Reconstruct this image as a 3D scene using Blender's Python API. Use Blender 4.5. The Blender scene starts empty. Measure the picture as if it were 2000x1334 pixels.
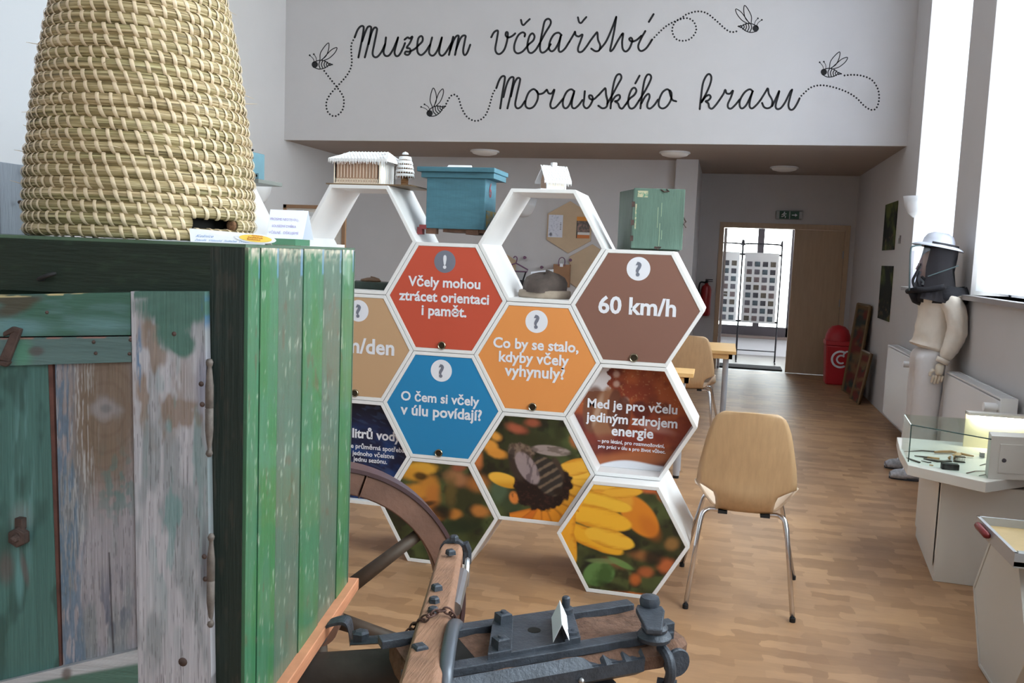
import bpy, math, random
import numpy as np
from mathutils import Matrix, Vector, Euler

# ------------------------------------------------------------------ camera
F_PX, CAM_YAW, CAM_PITCH, CAM_ROLL, CAM_H = 1728.4, -.2325, -.0996, .0394, 1.5
def cam_axes():
    cy, sy = math.cos(CAM_YAW), math.sin(CAM_YAW)
    fw = np.array([sy*math.cos(CAM_PITCH), cy*math.cos(CAM_PITCH), math.sin(CAM_PITCH)])
    r = np.array([cy, -sy, 0.]); u = np.cross(r, fw)
    c, s = math.cos(CAM_ROLL), math.sin(CAM_ROLL)
    return r*c+u*s, -r*s+u*c, fw
CR, CU, CF = cam_axes()
CAM = np.array([0, 0, CAM_H])
scn = bpy.context.scene
cd = bpy.data.cameras.new('camera'); cam = bpy.data.objects.new('camera', cd)
scn.collection.objects.link(cam)
cd.sensor_width = 36; cd.lens = F_PX/2000*36; cd.clip_start = .05; cd.clip_end = 200
cam.matrix_world = Matrix(((CR[0], CU[0], -CF[0], 0), (CR[1], CU[1], -CF[1], 0), (CR[2], CU[2], -CF[2], CAM_H), (0, 0, 0, 1)))
scn.camera = cam
# ------------------------------------------------------------------ light
WIN_X = 1.66
WINS = [(7.35, 8.86), (3.9, 6.71), (1.3, 3.2), (-2.6, -.7)]
SILL_Z, WIN_TOP = 1.335, 4.7
w = bpy.data.worlds.new('overcast_sky'); scn.world = w; w.use_nodes = True
bg = w.node_tree.nodes['Background']; bg.inputs[0].default_value = (.93, .95, 1, 1); bg.inputs[1].default_value = 9.0
def portal(loc, rot, sx, sy):
    l = bpy.data.lights.new('sky_portal', 'AREA'); l.shape = 'RECTANGLE'; l.size = sx; l.size_y = sy
    l.cycles.is_portal = True
    o = bpy.data.objects.new('sky_portal', l); scn.collection.objects.link(o); o.location = loc; o.rotation_euler = rot
for a, b in WINS:
    portal((WIN_X+.36, (a+b)/2, (SILL_Z+WIN_TOP)/2), (0, math.pi/2, 0), WIN_TOP-SILL_Z, b-a)
portal((.6, 14.95, 1.3), (-math.pi/2, 0, 0), 1.6, 2.2)
scn.view_settings.view_transform = 'Standard'; scn.view_settings.look = 'None'
scn.view_settings.exposure = .5; scn.view_settings.gamma = 1; scn.view_settings.use_curve_mapping = False
scn.cycles.max_bounces = 8; scn.cycles.diffuse_bounces = 5; scn.cycles.sample_clamp_indirect = 8
scn.cycles.caustics_reflective = False; scn.cycles.caustics_refractive = False

# ------------------------------------------------------------------ helpers
def ray(px, py): return CF+CR*((px-1000)/F_PX)-CU*((py-667)/F_PX)
def at(px, py, d): return CAM+ray(px, py)*d
def onY(px, py, y): r = ray(px, py); return CAM+r*(y/r[1])
def onX(px, py, x): r = ray(px, py); return CAM+r*(x/r[0])
def onZ(px, py, z): r = ray(px, py); return CAM+r*((z-CAM_H)/r[2])
def onP(px, py, O, n): r = ray(px, py); return CAM+r*(np.dot(O-CAM, n)/np.dot(r, n))
def proj(V):
    P = np.asarray(V, float)-CAM
    d = P@CF
    return np.stack([1000+F_PX*(P@CR)/d, 667-F_PX*(P@CU)/d], -1)
def lin(c):
    c = np.asarray(c, float)/255.
    return np.where(c <= .04045, c/12.92, ((c+.055)/1.055)**2.4)
def nrm(v): v = np.asarray(v, float); return v/np.linalg.norm(v)
def v3(*a): return np.array(a, float)
def hash2(ix, iy, s):
    h = (ix.astype(np.int64)*374761393+iy.astype(np.int64)*668265263+s*974711) & 0xffffffff
    h = ((h ^ (h >> 13))*1274126177) & 0xffffffff
    return ((h ^ (h >> 16)) & 0xffff)/65535.
def vn(x, y, s=0):
    x = np.asarray(x, float); y = np.asarray(y, float)
    ix, iy = np.floor(x), np.floor(y); fx, fy = x-ix, y-iy
    fx = fx*fx*(3-2*fx); fy = fy*fy*(3-2*fy)
    a, b = hash2(ix, iy, s), hash2(ix+1, iy, s); c, d = hash2(ix, iy+1, s), hash2(ix+1, iy+1, s)
    return (a*(1-fx)+b*fx)*(1-fy)+(c*(1-fx)+d*fx)*fy
def fbm(x, y, s=0, o=3):
    t = 0; a = .5; n = 0
    for i in range(o):
        t = t+a*vn(x*2**i, y*2**i, s+i*7); n += a; a *= .5
    return t/n
def ss(a, b, x): t = np.clip((x-a)/(b-a), 0, 1); return t*t*(3-2*t)
def mix(A, B, m): return A*(1-m[..., None])+B*m[..., None]
def blob(x, y, cx, cy, rx, ry, soft=.3, rot=0, jit=0., s=0, js=.05):
    c, sn = math.cos(rot), math.sin(rot)
    dx, dy = x-cx, y-cy
    u, v = (dx*c+dy*sn)/rx, (-dx*sn+dy*c)/ry
    d = np.sqrt(u*u+v*v)
    if jit: d = d+jit*(fbm(x*js, y*js, s)-.5)
    return 1-ss(1-soft, 1+soft, d)

WM = {}
class G:
    def __init__(s): s.v = []; s.f = []; s.n = 0; s.uv = None
    def add(s, V, Fs):
        V = np.asarray(V, float).reshape(-1, 3); s.v.append(V); s.f += [tuple(int(i)+s.n for i in f) for f in Fs]; s.n += len(V); return s
    def V(s): return np.concatenate(s.v)
    def box(s, c, size, R=None):
        h = np.asarray(size)/2; V = np.array([[x, y, z] for z in (-1, 1) for y in (-1, 1) for x in (-1, 1)])*h
        if R is not None: V = V@np.asarray(R).T
        return s.add(V+np.asarray(c), [(0, 2, 3, 1), (4, 5, 7, 6), (0, 1, 5, 4), (2, 6, 7, 3), (0, 4, 6, 2), (1, 3, 7, 5)])
    def b2(s, lo, hi):
        lo, hi = np.asarray(lo, float), np.asarray(hi, float); return s.box((lo+hi)/2, hi-lo)
    def hexa(s, P):  # 8 corners: bottom loop 4, top loop 4
        return s.add(P, [(3, 2, 1, 0), (4, 5, 6, 7), (0, 1, 5, 4), (1, 2, 6, 5), (2, 3, 7, 6), (3, 0, 4, 7)])
    def prism(s, poly, ext):  # planar polygon of 3D points, extruded by the vector
        P = np.asarray(poly, float); n = len(P); V = np.concatenate([P, P+np.asarray(ext)])
        return s.add(V, [tuple(range(n))[::-1], tuple(range(n, 2*n))]+[(i, (i+1) % n, n+(i+1) % n, n+i) for i in range(n)])
    def tube(s, path, r, n=8, caps=True, closed=False, flat=None):
        P = np.asarray(path, float); m = len(P); rr = np.full(m, r, float) if np.isscalar(r) else np.asarray(r, float)
        V = []; up = None
        for i in range(m):
            if closed: t = P[(i+1) % m]-P[i-1]
            else: t = P[min(i+1, m-1)]-P[max(i-1, 0)]
            t = nrm(t)
            if up is None:
                up = np.cross(t, [0, 0, 1.]);
                if np.linalg.norm(up) < .1: up = np.cross(t, [1., 0, 0])
            up = nrm(up-t*np.dot(up, t)); w2 = np.cross(t, up)
            for k in range(n):
                a = 2*math.pi*k/n; V.append(P[i]+rr[i]*(up*math.cos(a)+w2*math.sin(a)*(flat or 1)))
        Fs = []; last = m if closed else m-1
        for i in range(last):
            j = (i+1) % m
            for k in range(n): Fs.append((i*n+k, i*n+(k+1) % n, j*n+(k+1) % n, j*n+k))
        if caps and not closed: Fs += [tuple(range(n))[::-1], tuple((m-1)*n+k for k in range(n))]
        return s.add(V, Fs)
    def lathe(s, prof, c=(0, 0, 0), axis=(0, 0, 1), n=24, a0=0, a1=2*math.pi):
        ax = nrm(axis); e = np.cross(ax, [0, 1., 0] if abs(ax[1]) < .9 else [1., 0, 0]); e = nrm(e); g = np.cross(ax, e)
        full = abs(a1-a0-2*math.pi) < 1e-6; m = n if full else n+1; V = []
        for r, h in prof:
            for k in range(m):
                a = a0+(a1-a0)*k/n; V.append(np.asarray(c)+ax*h+r*(e*math.cos(a)+g*math.sin(a)))
        Fs = []
        for i in range(len(prof)-1):
            for k in range(n if full else n):
                k2 = (k+1) % m; Fs.append((i*m+k, i*m+k2, (i+1)*m+k2, (i+1)*m+k))
        return s.add(V, Fs)
    def cyl(s, a, b, r, n=12, r2=None): return s.tube([a, b], [r, r if r2 is None else r2], n)
    def xf(s, R, t=(0, 0, 0)): s.v = [v@np.asarray(R).T+np.asarray(t) for v in s.v]; return s
def rotz(a): c, s = math.cos(a), math.sin(a); return np.array([[c, -s, 0], [s, c, 0], [0, 0, 1.]])
def rotx(a): c, s = math.cos(a), math.sin(a); return np.array([[1., 0, 0], [0, c, -s], [0, s, c]])
def roty(a): c, s = math.cos(a), math.sin(a); return np.array([[c, 0, s], [0, 1., 0], [-s, 0, c]])

def link(o, parent=None):
    scn.collection.objects.link(o)
    if parent is not None: o.parent = parent
    return o
def mesh(name, V, Fs, m, cols=None, smooth=False, uv=None):
    me = bpy.data.meshes.new(name); me.from_pydata(np.asarray(V, float).tolist(), [], Fs); me.update()
    if m is not None: me.materials.append(m)
    if cols is not None:
        a = me.color_attributes.new('Col', 'FLOAT_COLOR', 'POINT')
        c4 = np.ones((len(V), 4), np.float32); c4[:, :3] = cols; a.data.foreach_set('color', c4.ravel())
    if uv is not None:
        u = me.uv_layers.new(name='UVMap'); li = np.empty(len(me.loops), np.int32); me.loops.foreach_get('vertex_index', li)
        u.data.foreach_set('uv', np.asarray(uv, np.float32)[li].ravel())
    if smooth: me.polygons.foreach_set('use_smooth', np.ones(len(me.polygons), bool))
    return me
def B(name, g, m, parent=None, smooth=False, bev=0, cols=None, kind=None, label=None, sub=0, uv=None, autosm=False):
    V = g.V()
    if parent is not None:
        Mi = np.array(WM[parent.name].inverted()); V = V@Mi[:3, :3].T+Mi[:3, 3]
    if autosm: smooth = True
    o = bpy.data.objects.new(name, mesh(name, V, g.f, m, cols, smooth, uv)); link(o, parent)
    WM[o.name] = WM[parent.name] if parent is not None else Matrix()
    if bev:
        b = o.modifiers.new('bevel', 'BEVEL'); b.width = bev; b.segments = 2; b.limit_method = 'ANGLE'; b.angle_limit = .6
    if sub: b = o.modifiers.new('sub', 'SUBSURF'); b.levels = sub; b.render_levels = sub
    if autosm:
        try: o.data.set_sharp_from_angle(angle=.6)
        except Exception: pass
    if kind: o['kind'] = kind
    if label: o['label'] = label
    return o
def tag(o, label, cat, group=None):
    o['label'] = label; o['category'] = cat
    if group: o['group'] = group
    return o
def thing(name, label, cat, loc, rz=0, group=None):
    o = bpy.data.objects.new(name, None); o.empty_display_size = .05; link(o)
    o.location = [float(x) for x in loc]; o.rotation_euler = (0, 0, rz)
    WM[o.name] = Matrix.Translation(Vector([float(x) for x in loc])) @ Matrix.Rotation(rz, 4, 'Z')
    return tag(o, label, cat, group)
def copy_tree(o, parent=None):
    c = o.copy(); scn.collection.objects.link(c); c.parent = parent
    for ch in list(o.children): copy_tree(ch, c)
    return c
def dup(o, loc, rz, label):
    c = copy_tree(o); c.location = [float(x) for x in loc]; c.rotation_euler = (0, 0, rz); c['label'] = label
    WM[c.name] = Matrix.Translation(Vector([float(x) for x in loc])) @ Matrix.Rotation(rz, 4, 'Z')
    return c
def ST(name, g, m, parent=None, **k):
    return B(name, g, m, parent, kind='structure' if parent is None else None, **k)

# ------------------------------------------------------------------ materials
MATS = {}
def mat(name, col, rough=.6, metal=0, noise=0, scale=5, stretch=(1, 1, 1), bump=0, bscale=None, bstretch=None, col2=None, emit=0, spec=.5, detail=3, trans=0, coat=0, thresh=None, alpha=None):
    if name in MATS: return MATS[name]
    m = bpy.data.materials.new(name); m.use_nodes = True; nt = m.node_tree; N, Lk = nt.nodes, nt.links; p = N['Principled BSDF']
    c = [*lin(col), 1]
    p.inputs['Base Color'].default_value = c; p.inputs['Roughness'].default_value = rough; p.inputs['Metallic'].default_value = metal
    p.inputs['Specular IOR Level'].default_value = spec; p.inputs['Coat Weight'].default_value = coat
    if trans: p.inputs['Transmission Weight'].default_value = trans
    if alpha is not None: p.inputs['Alpha'].default_value = alpha
    if emit: p.inputs['Emission Color'].default_value = c; p.inputs['Emission Strength'].default_value = emit
    if noise or bump:
        tc = N.new('ShaderNodeTexCoord')
    def nz(sc, st):
        mp = N.new('ShaderNodeMapping'); mp.inputs['Scale'].default_value = st; Lk.new(tc.outputs['Object'], mp.inputs[0])
        n = N.new('ShaderNodeTexNoise'); n.inputs['Scale'].default_value = sc; n.inputs['Detail'].default_value = detail; n.inputs['Roughness'].default_value = .6
        Lk.new(mp.outputs[0], n.inputs['Vector']); return n
    if noise:
        n = nz(scale, stretch); r = N.new('ShaderNodeValToRGB')
        c2 = lin(col2) if col2 is not None else np.clip(lin(col)*(1-noise), 0, 1)
        c1 = lin(col) if col2 is not None else np.clip(lin(col)*(1+noise), 0, 1)
        lo, hi = thresh or (.3, .7)
        r.color_ramp.elements[0].position = lo; r.color_ramp.elements[1].position = hi
        r.color_ramp.elements[0].color = [*c2, 1]; r.color_ramp.elements[1].color = [*c1, 1]
        Lk.new(n.outputs['Fac'], r.inputs[0]); Lk.new(r.outputs[0], p.inputs['Base Color'])
    if bump:
        n = nz(bscale or scale, bstretch or stretch); b = N.new('ShaderNodeBump'); b.inputs['Strength'].default_value = min(1, bump); b.inputs['Distance'].default_value = .004
        Lk.new(n.outputs['Fac'], b.inputs['Height']); Lk.new(b.outputs[0], p.inputs['Normal'])
    MATS[name] = m; return m
def colmat(name, rough=.6, bump=0, bscale=60, bstretch=(1, 1, 1), spec=.5, coat=0):
    """colours painted on the surface's own points; grain as relief"""
    if name in MATS: return MATS[name]
    m = mat(name, (128, 128, 128), rough, bump=bump, scale=bscale, stretch=bstretch, spec=spec, coat=coat)
    a = m.node_tree.nodes.new('ShaderNodeAttribute'); a.attribute_name = 'Col'
    m.node_tree.links.new(a.outputs['Color'], m.node_tree.nodes['Principled BSDF'].inputs['Base Color'])
    return m
wall_m = mat('wall_plaster', (200, 197, 198), .9, noise=.015, scale=3, bump=.12, bscale=90)
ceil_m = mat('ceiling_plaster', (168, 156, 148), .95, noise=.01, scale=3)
white_m = mat('white_board', (238, 238, 240), .35, noise=.01, scale=4)
whiteM = mat('white_gloss', (240, 241, 244), .25)
paper_m = mat('paper', (236, 238, 246), .8)
black_m = mat('black_paint', (22, 22, 26), .7)
dark_m = mat('dark_hole', (14, 12, 10), .9)
chrome_m = mat('chrome', (215, 215, 220), .16, 1)
galv_m = mat('brushed_alu', (170, 172, 176), .35, .9)
iron_m = mat('black_iron', (66, 72, 82), .5, .35, noise=.25, scale=30, bump=.5, bscale=120)
rust_m = mat('rusty_iron', (78, 62, 58), .7, .3, noise=.35, scale=40, bump=.6)
beech_m = mat('beech_veneer', (196, 162, 124), .42, noise=.07, scale=4, stretch=(14, 14, 1), bump=.05, coat=.15)
beechl_m = mat('beech_light', (222, 200, 178), .45, noise=.04, scale=6, stretch=(8, 8, 1))
pine_m = mat('pine_slats', (222, 178, 118), .5, noise=.1, scale=5, stretch=(1, 14, 14))
glass_m = mat('glass', (235, 245, 240), .02, trans=1.0, spec=.5)
def thin_glass(name, tint, a):
    m = bpy.data.materials.new(name); m.use_nodes = True; nt = m.node_tree; N, Lk = nt.nodes, nt.links; N.remove(N['Principled BSDF'])
    t = N.new('ShaderNodeBsdfTransparent'); t.inputs[0].default_value = (*tint, 1); g = N.new('ShaderNodeBsdfGlossy'); g.inputs['Roughness'].default_value = .03
    fr = N.new('ShaderNodeFresnel'); fr.inputs[0].default_value = a; mx = N.new('ShaderNodeMixShader')
    ge = N.new('ShaderNodeNewGeometry'); ma = N.new('ShaderNodeMath'); ma.operation = 'SUBTRACT'; ma.inputs[0].default_value = 1; Lk.new(ge.outputs['Backfacing'], ma.inputs[1]); mb = N.new('ShaderNodeMath'); mb.operation = 'MULTIPLY'; Lk.new(ma.outputs[0], mb.inputs[0]); Lk.new(fr.outputs[0], mb.inputs[1]); Lk.new(mb.outputs[0], mx.inputs[0]); Lk.new(t.outputs[0], mx.inputs[1]); Lk.new(g.outputs[0], mx.inputs[2]); Lk.new(mx.outputs[0], N['Material Output'].inputs[0])
    MATS[name] = m; return m
top_glass_m = thin_glass('top_glass', (.93, .97, .95), 1.1)
pane_m = thin_glass('pane_glass', (.93, .97, .95), 1.45)
visor_m = thin_glass('visor_film', (.88, .88, .93), 1.35)

def floor_mat():
    m = bpy.data.materials.new('wood_block_vinyl'); m.use_nodes = True; nt = m.node_tree; N, Lk = nt.nodes, nt.links; p = N['Principled BSDF']
    tc = N.new('ShaderNodeTexCoord'); mp = N.new('ShaderNodeMapping'); mp.inputs['Rotation'].default_value = (0, 0, .0); Lk.new(tc.outputs['Object'], mp.inputs[0])
    wn = N.new('ShaderNodeTexNoise'); wn.inputs['Scale'].default_value = 9; wn.inputs['Detail'].default_value = 2; Lk.new(mp.outputs[0], wn.inputs['Vector'])
    mxv = N.new('ShaderNodeVectorMath'); mxv.operation = 'MULTIPLY_ADD'; mxv.inputs[1].default_value = (.09, .09, 0); Lk.new(wn.outputs['Color'], mxv.inputs[0]); Lk.new(mp.outputs[0], mxv.inputs[2])
    br = N.new('ShaderNodeTexBrick'); br.inputs['Scale'].default_value = 1; br.inputs['Brick Width'].default_value = .17; br.inputs['Row Height'].default_value = .068
    br.inputs['Mortar Size'].default_value = .0; br.offset = .37; br.inputs['Bias'].default_value = 0
    br.inputs['Color1'].default_value = [*lin((184, 146, 110)), 1]; br.inputs['Color2'].default_value = [*lin((154, 118, 86)), 1]
    Lk.new(mxv.outputs[0], br.inputs['Vector'])
    n2 = N.new('ShaderNodeTexNoise'); n2.inputs['Scale'].default_value = 2.2; n2.inputs['Detail'].default_value = 4; Lk.new(mp.outputs[0], n2.inputs['Vector'])
    r2 = N.new('ShaderNodeValToRGB'); r2.color_ramp.elements[0].color = (.82, .8, .84, 1); r2.color_ramp.elements[1].color = (1.12, 1.1, 1.06, 1); r2.color_ramp.elements[0].position = .3; r2.color_ramp.elements[1].position = .7
    Lk.new(n2.outputs['Fac'], r2.inputs[0])
    mu = N.new('ShaderNodeMix'); mu.data_type = 'RGBA'; mu.blend_type = 'MULTIPLY'; mu.inputs[0].default_value = 1
    Lk.new(br.outputs['Color'], mu.inputs[6]); Lk.new(r2.outputs[0], mu.inputs[7])
    n3 = N.new('ShaderNodeTexNoise'); n3.inputs['Scale'].default_value = 26; mp3 = N.new('ShaderNodeMapping'); mp3.inputs['Scale'].default_value = (.3, 2, 1); Lk.new(tc.outputs['Object'], mp3.inputs[0]); Lk.new(mp3.outputs[0], n3.inputs['Vector'])
    r3 = N.new('ShaderNodeValToRGB'); r3.color_ramp.elements[0].color = (.86, .86, .88, 1); r3.color_ramp.elements[1].color = (1.08, 1.08, 1.06, 1)
    Lk.new(n3.outputs['Fac'], r3.inputs[0])
    m2 = N.new('ShaderNodeMix'); m2.data_type = 'RGBA'; m2.blend_type = 'MULTIPLY'; m2.inputs[0].default_value = 1
    Lk.new(mu.outputs[2], m2.inputs[6]); Lk.new(r3.outputs[0], m2.inputs[7])
    Lk.new(m2.outputs[2], p.inputs['Base Color']); p.inputs['Roughness'].default_value = .42; p.inputs['Specular IOR Level'].default_value = .4
    return m
floor_m = floor_mat()

def text(name, body, m, parent, O, xd, yd, width=None, size=.1, bold=0, ext=.0004, align='LEFT', shear=0, label=None, height=None):
    cu = bpy.data.curves.new(name, 'FONT'); cu.body = body; cu.size = 1; cu.offset = bold; cu.extrude = 0; cu.shear = shear; cu.resolution_u = 3
    o = bpy.data.objects.new(name, cu); scn.collection.objects.link(o)
    dg = bpy.context.evaluated_depsgraph_get(); dg.update()
    me = bpy.data.meshes.new_from_object(o.evaluated_get(dg)); bpy.data.objects.remove(o)
    V = np.empty(len(me.vertices)*3); me.vertices.foreach_get('co', V); V = V.reshape(-1, 3)
    Fs = [tuple(p.vertices) for p in me.polygons]; bpy.data.meshes.remove(me)
    x0, x1 = V[:, 0].min(), V[:, 0].max(); s = (width/(x1-x0)) if width else size
    sy = s if height is None else height
    X = (V[:, 0]-x0)*s
    if align == 'CENTER': X = X-(x1-x0)*s/2
    xd, yd = nrm(xd), nrm(yd); nd = np.cross(xd, yd)
    P = np.asarray(O)+X[:, None]*xd+(V[:, 1]*sy)[:, None]*yd+nd*ext
    g = G(); g.add(P, Fs); return B(name, g, m, parent, label=label)
def spline(P, n=8, closed=False):
    P = np.asarray(P, float)
    if closed: Q = np.concatenate([P[-1:], P, P[:2]])
    else: Q = np.concatenate([2*P[:1]-P[1:2], P, 2*P[-1:]-P[-2:-1]])
    out = []
    for i in range(1, len(Q)-2):
        a, b, c, d = Q[i-1:i+3]
        for k in range(n):
            t = k/n; out.append(.5*((2*b)+(c-a)*t+(2*a-5*b+4*c-d)*t*t+(3*b-a-3*c+d)*t**3))
    if not closed: out.append(P[-1])
    return np.array(out)
def ribbon(g, pts, w, to3, ext):
    """flat painted stroke: 2D points mapped to a plane; ext = vector of thickness"""
    pts = np.asarray(pts, float); n = len(pts)
    T = np.gradient(pts, axis=0); T /= (np.linalg.norm(T, axis=1)[:, None]+1e-9); Nn = np.stack([-T[:, 1], T[:, 0]], 1)
    ww = np.full(n, w) if np.isscalar(w) else np.asarray(w)
    L, R = pts+Nn*ww[:, None]/2, pts-Nn*ww[:, None]/2
    V = np.array([to3(*p) for p in L]+[to3(*p) for p in R])+np.asarray(ext)
    g.add(V, [(i, i+1, n+i+1, n+i) for i in range(n-1)])
    for c in (0, n-1): disc(g, pts[c], ww[c]/2, to3, ext, 8)
def disc(g, c, r, to3, ext, n=12, ry=None, rot=0):
    ry = ry or r; V = []
    for k in range(n):
        a = 2*math.pi*k/n; x, y = r*math.cos(a), ry*math.sin(a)
        V.append(to3(c[0]+x*math.cos(rot)-y*math.sin(rot), c[1]+x*math.sin(rot)+y*math.cos(rot)))
    g.add(np.array(V)+np.asarray(ext)*1.0, [tuple(range(n))])
def quadboard(name, c, thick, n1, n2, m, parent, colfn, bumpfn=None, label=None):
    """board with four front corners (c00,c10,c11,c01), painted on its own points, body extruded by thick"""
    c = np.asarray(c, float); s = np.linspace(0, 1, n1+1); t = np.linspace(0, 1, n2+1); S, T = np.meshgrid(s, t)
    P = (c[0]*((1-S)*(1-T))[..., None]+c[1]*(S*(1-T))[..., None]+c[2]*(S*T)[..., None]+c[3]*((1-S)*T)[..., None])
    V = P.reshape(-1, 3); w = n1+1
    pp = proj(V); col = colfn(pp[:, 0], pp[:, 1], S.ravel(), T.ravel())
    if bumpfn is not None: V = V-nrm(thick)*bumpfn(pp[:, 0], pp[:, 1], S.ravel(), T.ravel())[:, None]
    Fs = [(j*w+i, j*w+i+1, (j+1)*w+i+1, (j+1)*w+i) for j in range(n2) for i in range(n1)]
    loop = [i for i in range(w)]+[j*w+n1 for j in range(1, n2+1)]+[n2*w+i for i in range(n1-1, -1, -1)]+[j*w for j in range(n2-1, 0, -1)]
    base = len(V); back = V[loop]+np.asarray(thick); L = len(loop)
    V2 = np.concatenate([V, back]); col2 = np.concatenate([col, col[loop]*.8])
    Fs += [(loop[(k+1) % L], loop[k], base+k, base+(k+1) % L) for k in range(L)]
    Fs.append(tuple(base+k for k in range(L)))
    g = G(); g.add(V2, Fs); return B(name, g, m, parent, cols=col2, label=label)
# ------------------------------------------------------------------ the setting
XL, YB, YL, ZC, ZH, YF = -5.05, 12.66, 9.5, 2.697, 5.3, -3.7
g = G(); g.b2((XL-.3, YF-.2, -.1), (WIN_X+.4, YB, 0)); ST('floor', g, floor_m)
g = G(); g.b2((XL-.3, YF-.2, ZH), (WIN_X+.4, YL+.3, ZH+.1)); ST('ceiling', g, wall_m)
g = G(); g.b2((XL, YL+.02, ZC), (WIN_X, YB+.1, ZC+.12)); ST('ceiling_low', g, ceil_m)
g = G(); g.b2((XL, YL, ZC), (WIN_X, YL+.0199, ZC+.13)); g.b2((XL, YL, ZC+.13), (WIN_X, YL+.3, ZH)); ST('wall_lintel', g, wall_m)
# right wall in pieces around its windows
g = G(); ys = [YF]
for a, b in sorted(WINS): ys += [a, b]
ys.append(YB+.1)
g.b2((WIN_X, YF, 0), (WIN_X+.34, YB+.1, SILL_Z)); g.b2((WIN_X, YF, WIN_TOP), (WIN_X+.34, YB+.1, ZH))
for i in range(0, len(ys), 2): g.b2((WIN_X, ys[i], SILL_Z), (WIN_X+.34, ys[i+1], WIN_TOP))
ST('wall_right', g, wall_m)
g = G(); g.b2((XL-.2, YF, 0), (XL, YB, ZH)); ST('wall_left', g, wall_m)
BW = 11.05
g = G(); g.b2((XL, BW, 0), (-.65, BW+.15, ZC)); ST('wall_back_left', g, wall_m)
g = G(); g.b2((-.65, 10.93, 0), (-.39, 11.2, ZC)); g.b2((-.55, 11.2, 0), (-.39, YB, ZC)); ST('trim_1', g, wall_m)
# back wall with the doorway, left leaf open
DX0, DX1, DXM, DZ = -.06, 1.545, .885, 1.99
g = G(); g.b2((-.39, YB, 0), (DX0, YB+.15, ZC)); g.b2((DX1, YB, 0), (WIN_X, YB+.15, ZC)); g.b2((DX0, YB, DZ), (DX1, YB+.15, ZC)); ST('wall_back', g, wall_m)
g = G(); yf = YF
g.b2((XL, YF-.2, 0), (WIN_X, YF, ZH)); ST('wall_front', g, wall_m)
doorwood = mat('door_veneer', (186, 160, 132), .5, noise=.06, scale=3, stretch=(10, 10, 1))
g = G(); t = .05
g.b2((DX0-t, YB-.02, 0), (DX0+.012, YB+.17, DZ+t)); g.b2((DX1-.012, YB-.02, 0), (DX1+t, YB+.17, DZ+t)); g.b2((DX0, YB-.02, DZ-.02), (DX1, YB+.17, DZ+t))
ST('trim_2', g, doorwood, bev=.003)
g = G(); g.b2((DXM, YB+.02, .008), (DX1-.014, YB+.06, DZ-.022)); d1 = ST('door_1', g, doorwood, bev=.002)
g = G()
for z in (.35, 1.0, 1.65): g.cyl((DX1-.018, YB+.01, z-.05), (DX1-.018, YB+.01, z+.05), .009)
B('hinge', g, galv_m, d1)
leaf_m = mat('grey_door_face', (196, 196, 204), .35)
g = G(); g.b2((DX0+.016, YB+.17, .008), (DX0+.056, YB+.17+.83, DZ-.022)); d2 = ST('door_2', g, leaf_m, bev=.002)
g = G(); g.cyl((DX0+.056, YB+.92, 1.02), (DX0+.1, YB+.92, 1.02), .009); g.cyl((DX0+.095, YB+.92, 1.02), (DX0+.095, YB+.8, 1.02), .009); B('door_handle', g, galv_m, d2)
# lobby behind the doorway
Y2 = 14.9
grey_m = mat('lobby_wall', (200, 202, 206), .8)
g = G(); g.b2((-1.6, YB, -.1), (2.9, Y2+.2, 0)); ST('floor_lobby', g, mat('lobby_tile', (150, 146, 142), .35, noise=.08, scale=8))
g = G(); g.b2((-1.6, YB+.15, 2.7), (2.9, Y2+.2, 2.8)); ST('ceiling_lobby', g, ceil_m)
WZ0, WZ1, WX0, WX1 = .32, 2.35, -.45, float(onY(1557, 560, 14.9)[0])
g = G(); g.b2((-1.6, Y2, 0), (2.9, Y2+.2, WZ0)); g.b2((-1.6, Y2, WZ1), (2.9, Y2+.2, 2.7)); g.b2((-1.6, Y2, WZ0), (WX0, Y2+.2, WZ1)); g.b2((WX1, Y2, WZ0), (2.9, Y2+.2, WZ1)); ST('wall_lobby', g, grey_m)
g = G(); g.b2((-1.7, YB+.15, 0), (-1.6, Y2, 2.7)); g.b2((2.9, YB+.15, 0), (3, Y2, 2.7)); ST('wall_lobby_side', g, grey_m)
frame_m = mat('dark_window_frame', (44, 38, 44), .5)
g = G(); y0, y1 = Y2-.01, Y2+.07
g.b2((WX0, y0, WZ0), (WX0+.07, y1, WZ1)); g.b2((WX1-.13, y0, WZ0), (WX1+.06, y1, WZ1)); g.b2((WX0, y0, WZ0), (WX1, y1, WZ0+.15)); g.b2((WX0, y0, WZ1-.07), (WX1, y1, WZ1))
wn3 = ST('window_3', g, frame_m)
g = G(); mxl = onY(1482, 540, Y2)[0]; g.b2((mxl-.05, y0-.005, WZ0+.15), (mxl+.05, y1, WZ1-.07)); B('mullion', g, frame_m, wn3)
g = G(); g.b2((WX0+.07, Y2+.03, WZ0+.1), (WX1-.07, Y2+.035, WZ1-.07)); B('pane', g, pane_m, wn3)
g = G(); g.b2((WX0-.05, Y2-.14, WZ0-.04), (WX1+.1, Y2, WZ0)); ST('trim_3', g, mat('lobby_sill', (96, 84, 80), .4))
g = G(); g.b2((.0, YB+.18, 0), (.86, YB+.62, .018)); tag(B('door_mat', g, mat('charcoal_mat', (48, 48, 52), .95, bump=.4, scale=200)), 'charcoal doormat on the lobby floor just beyond the doorway', 'doormat')
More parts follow.
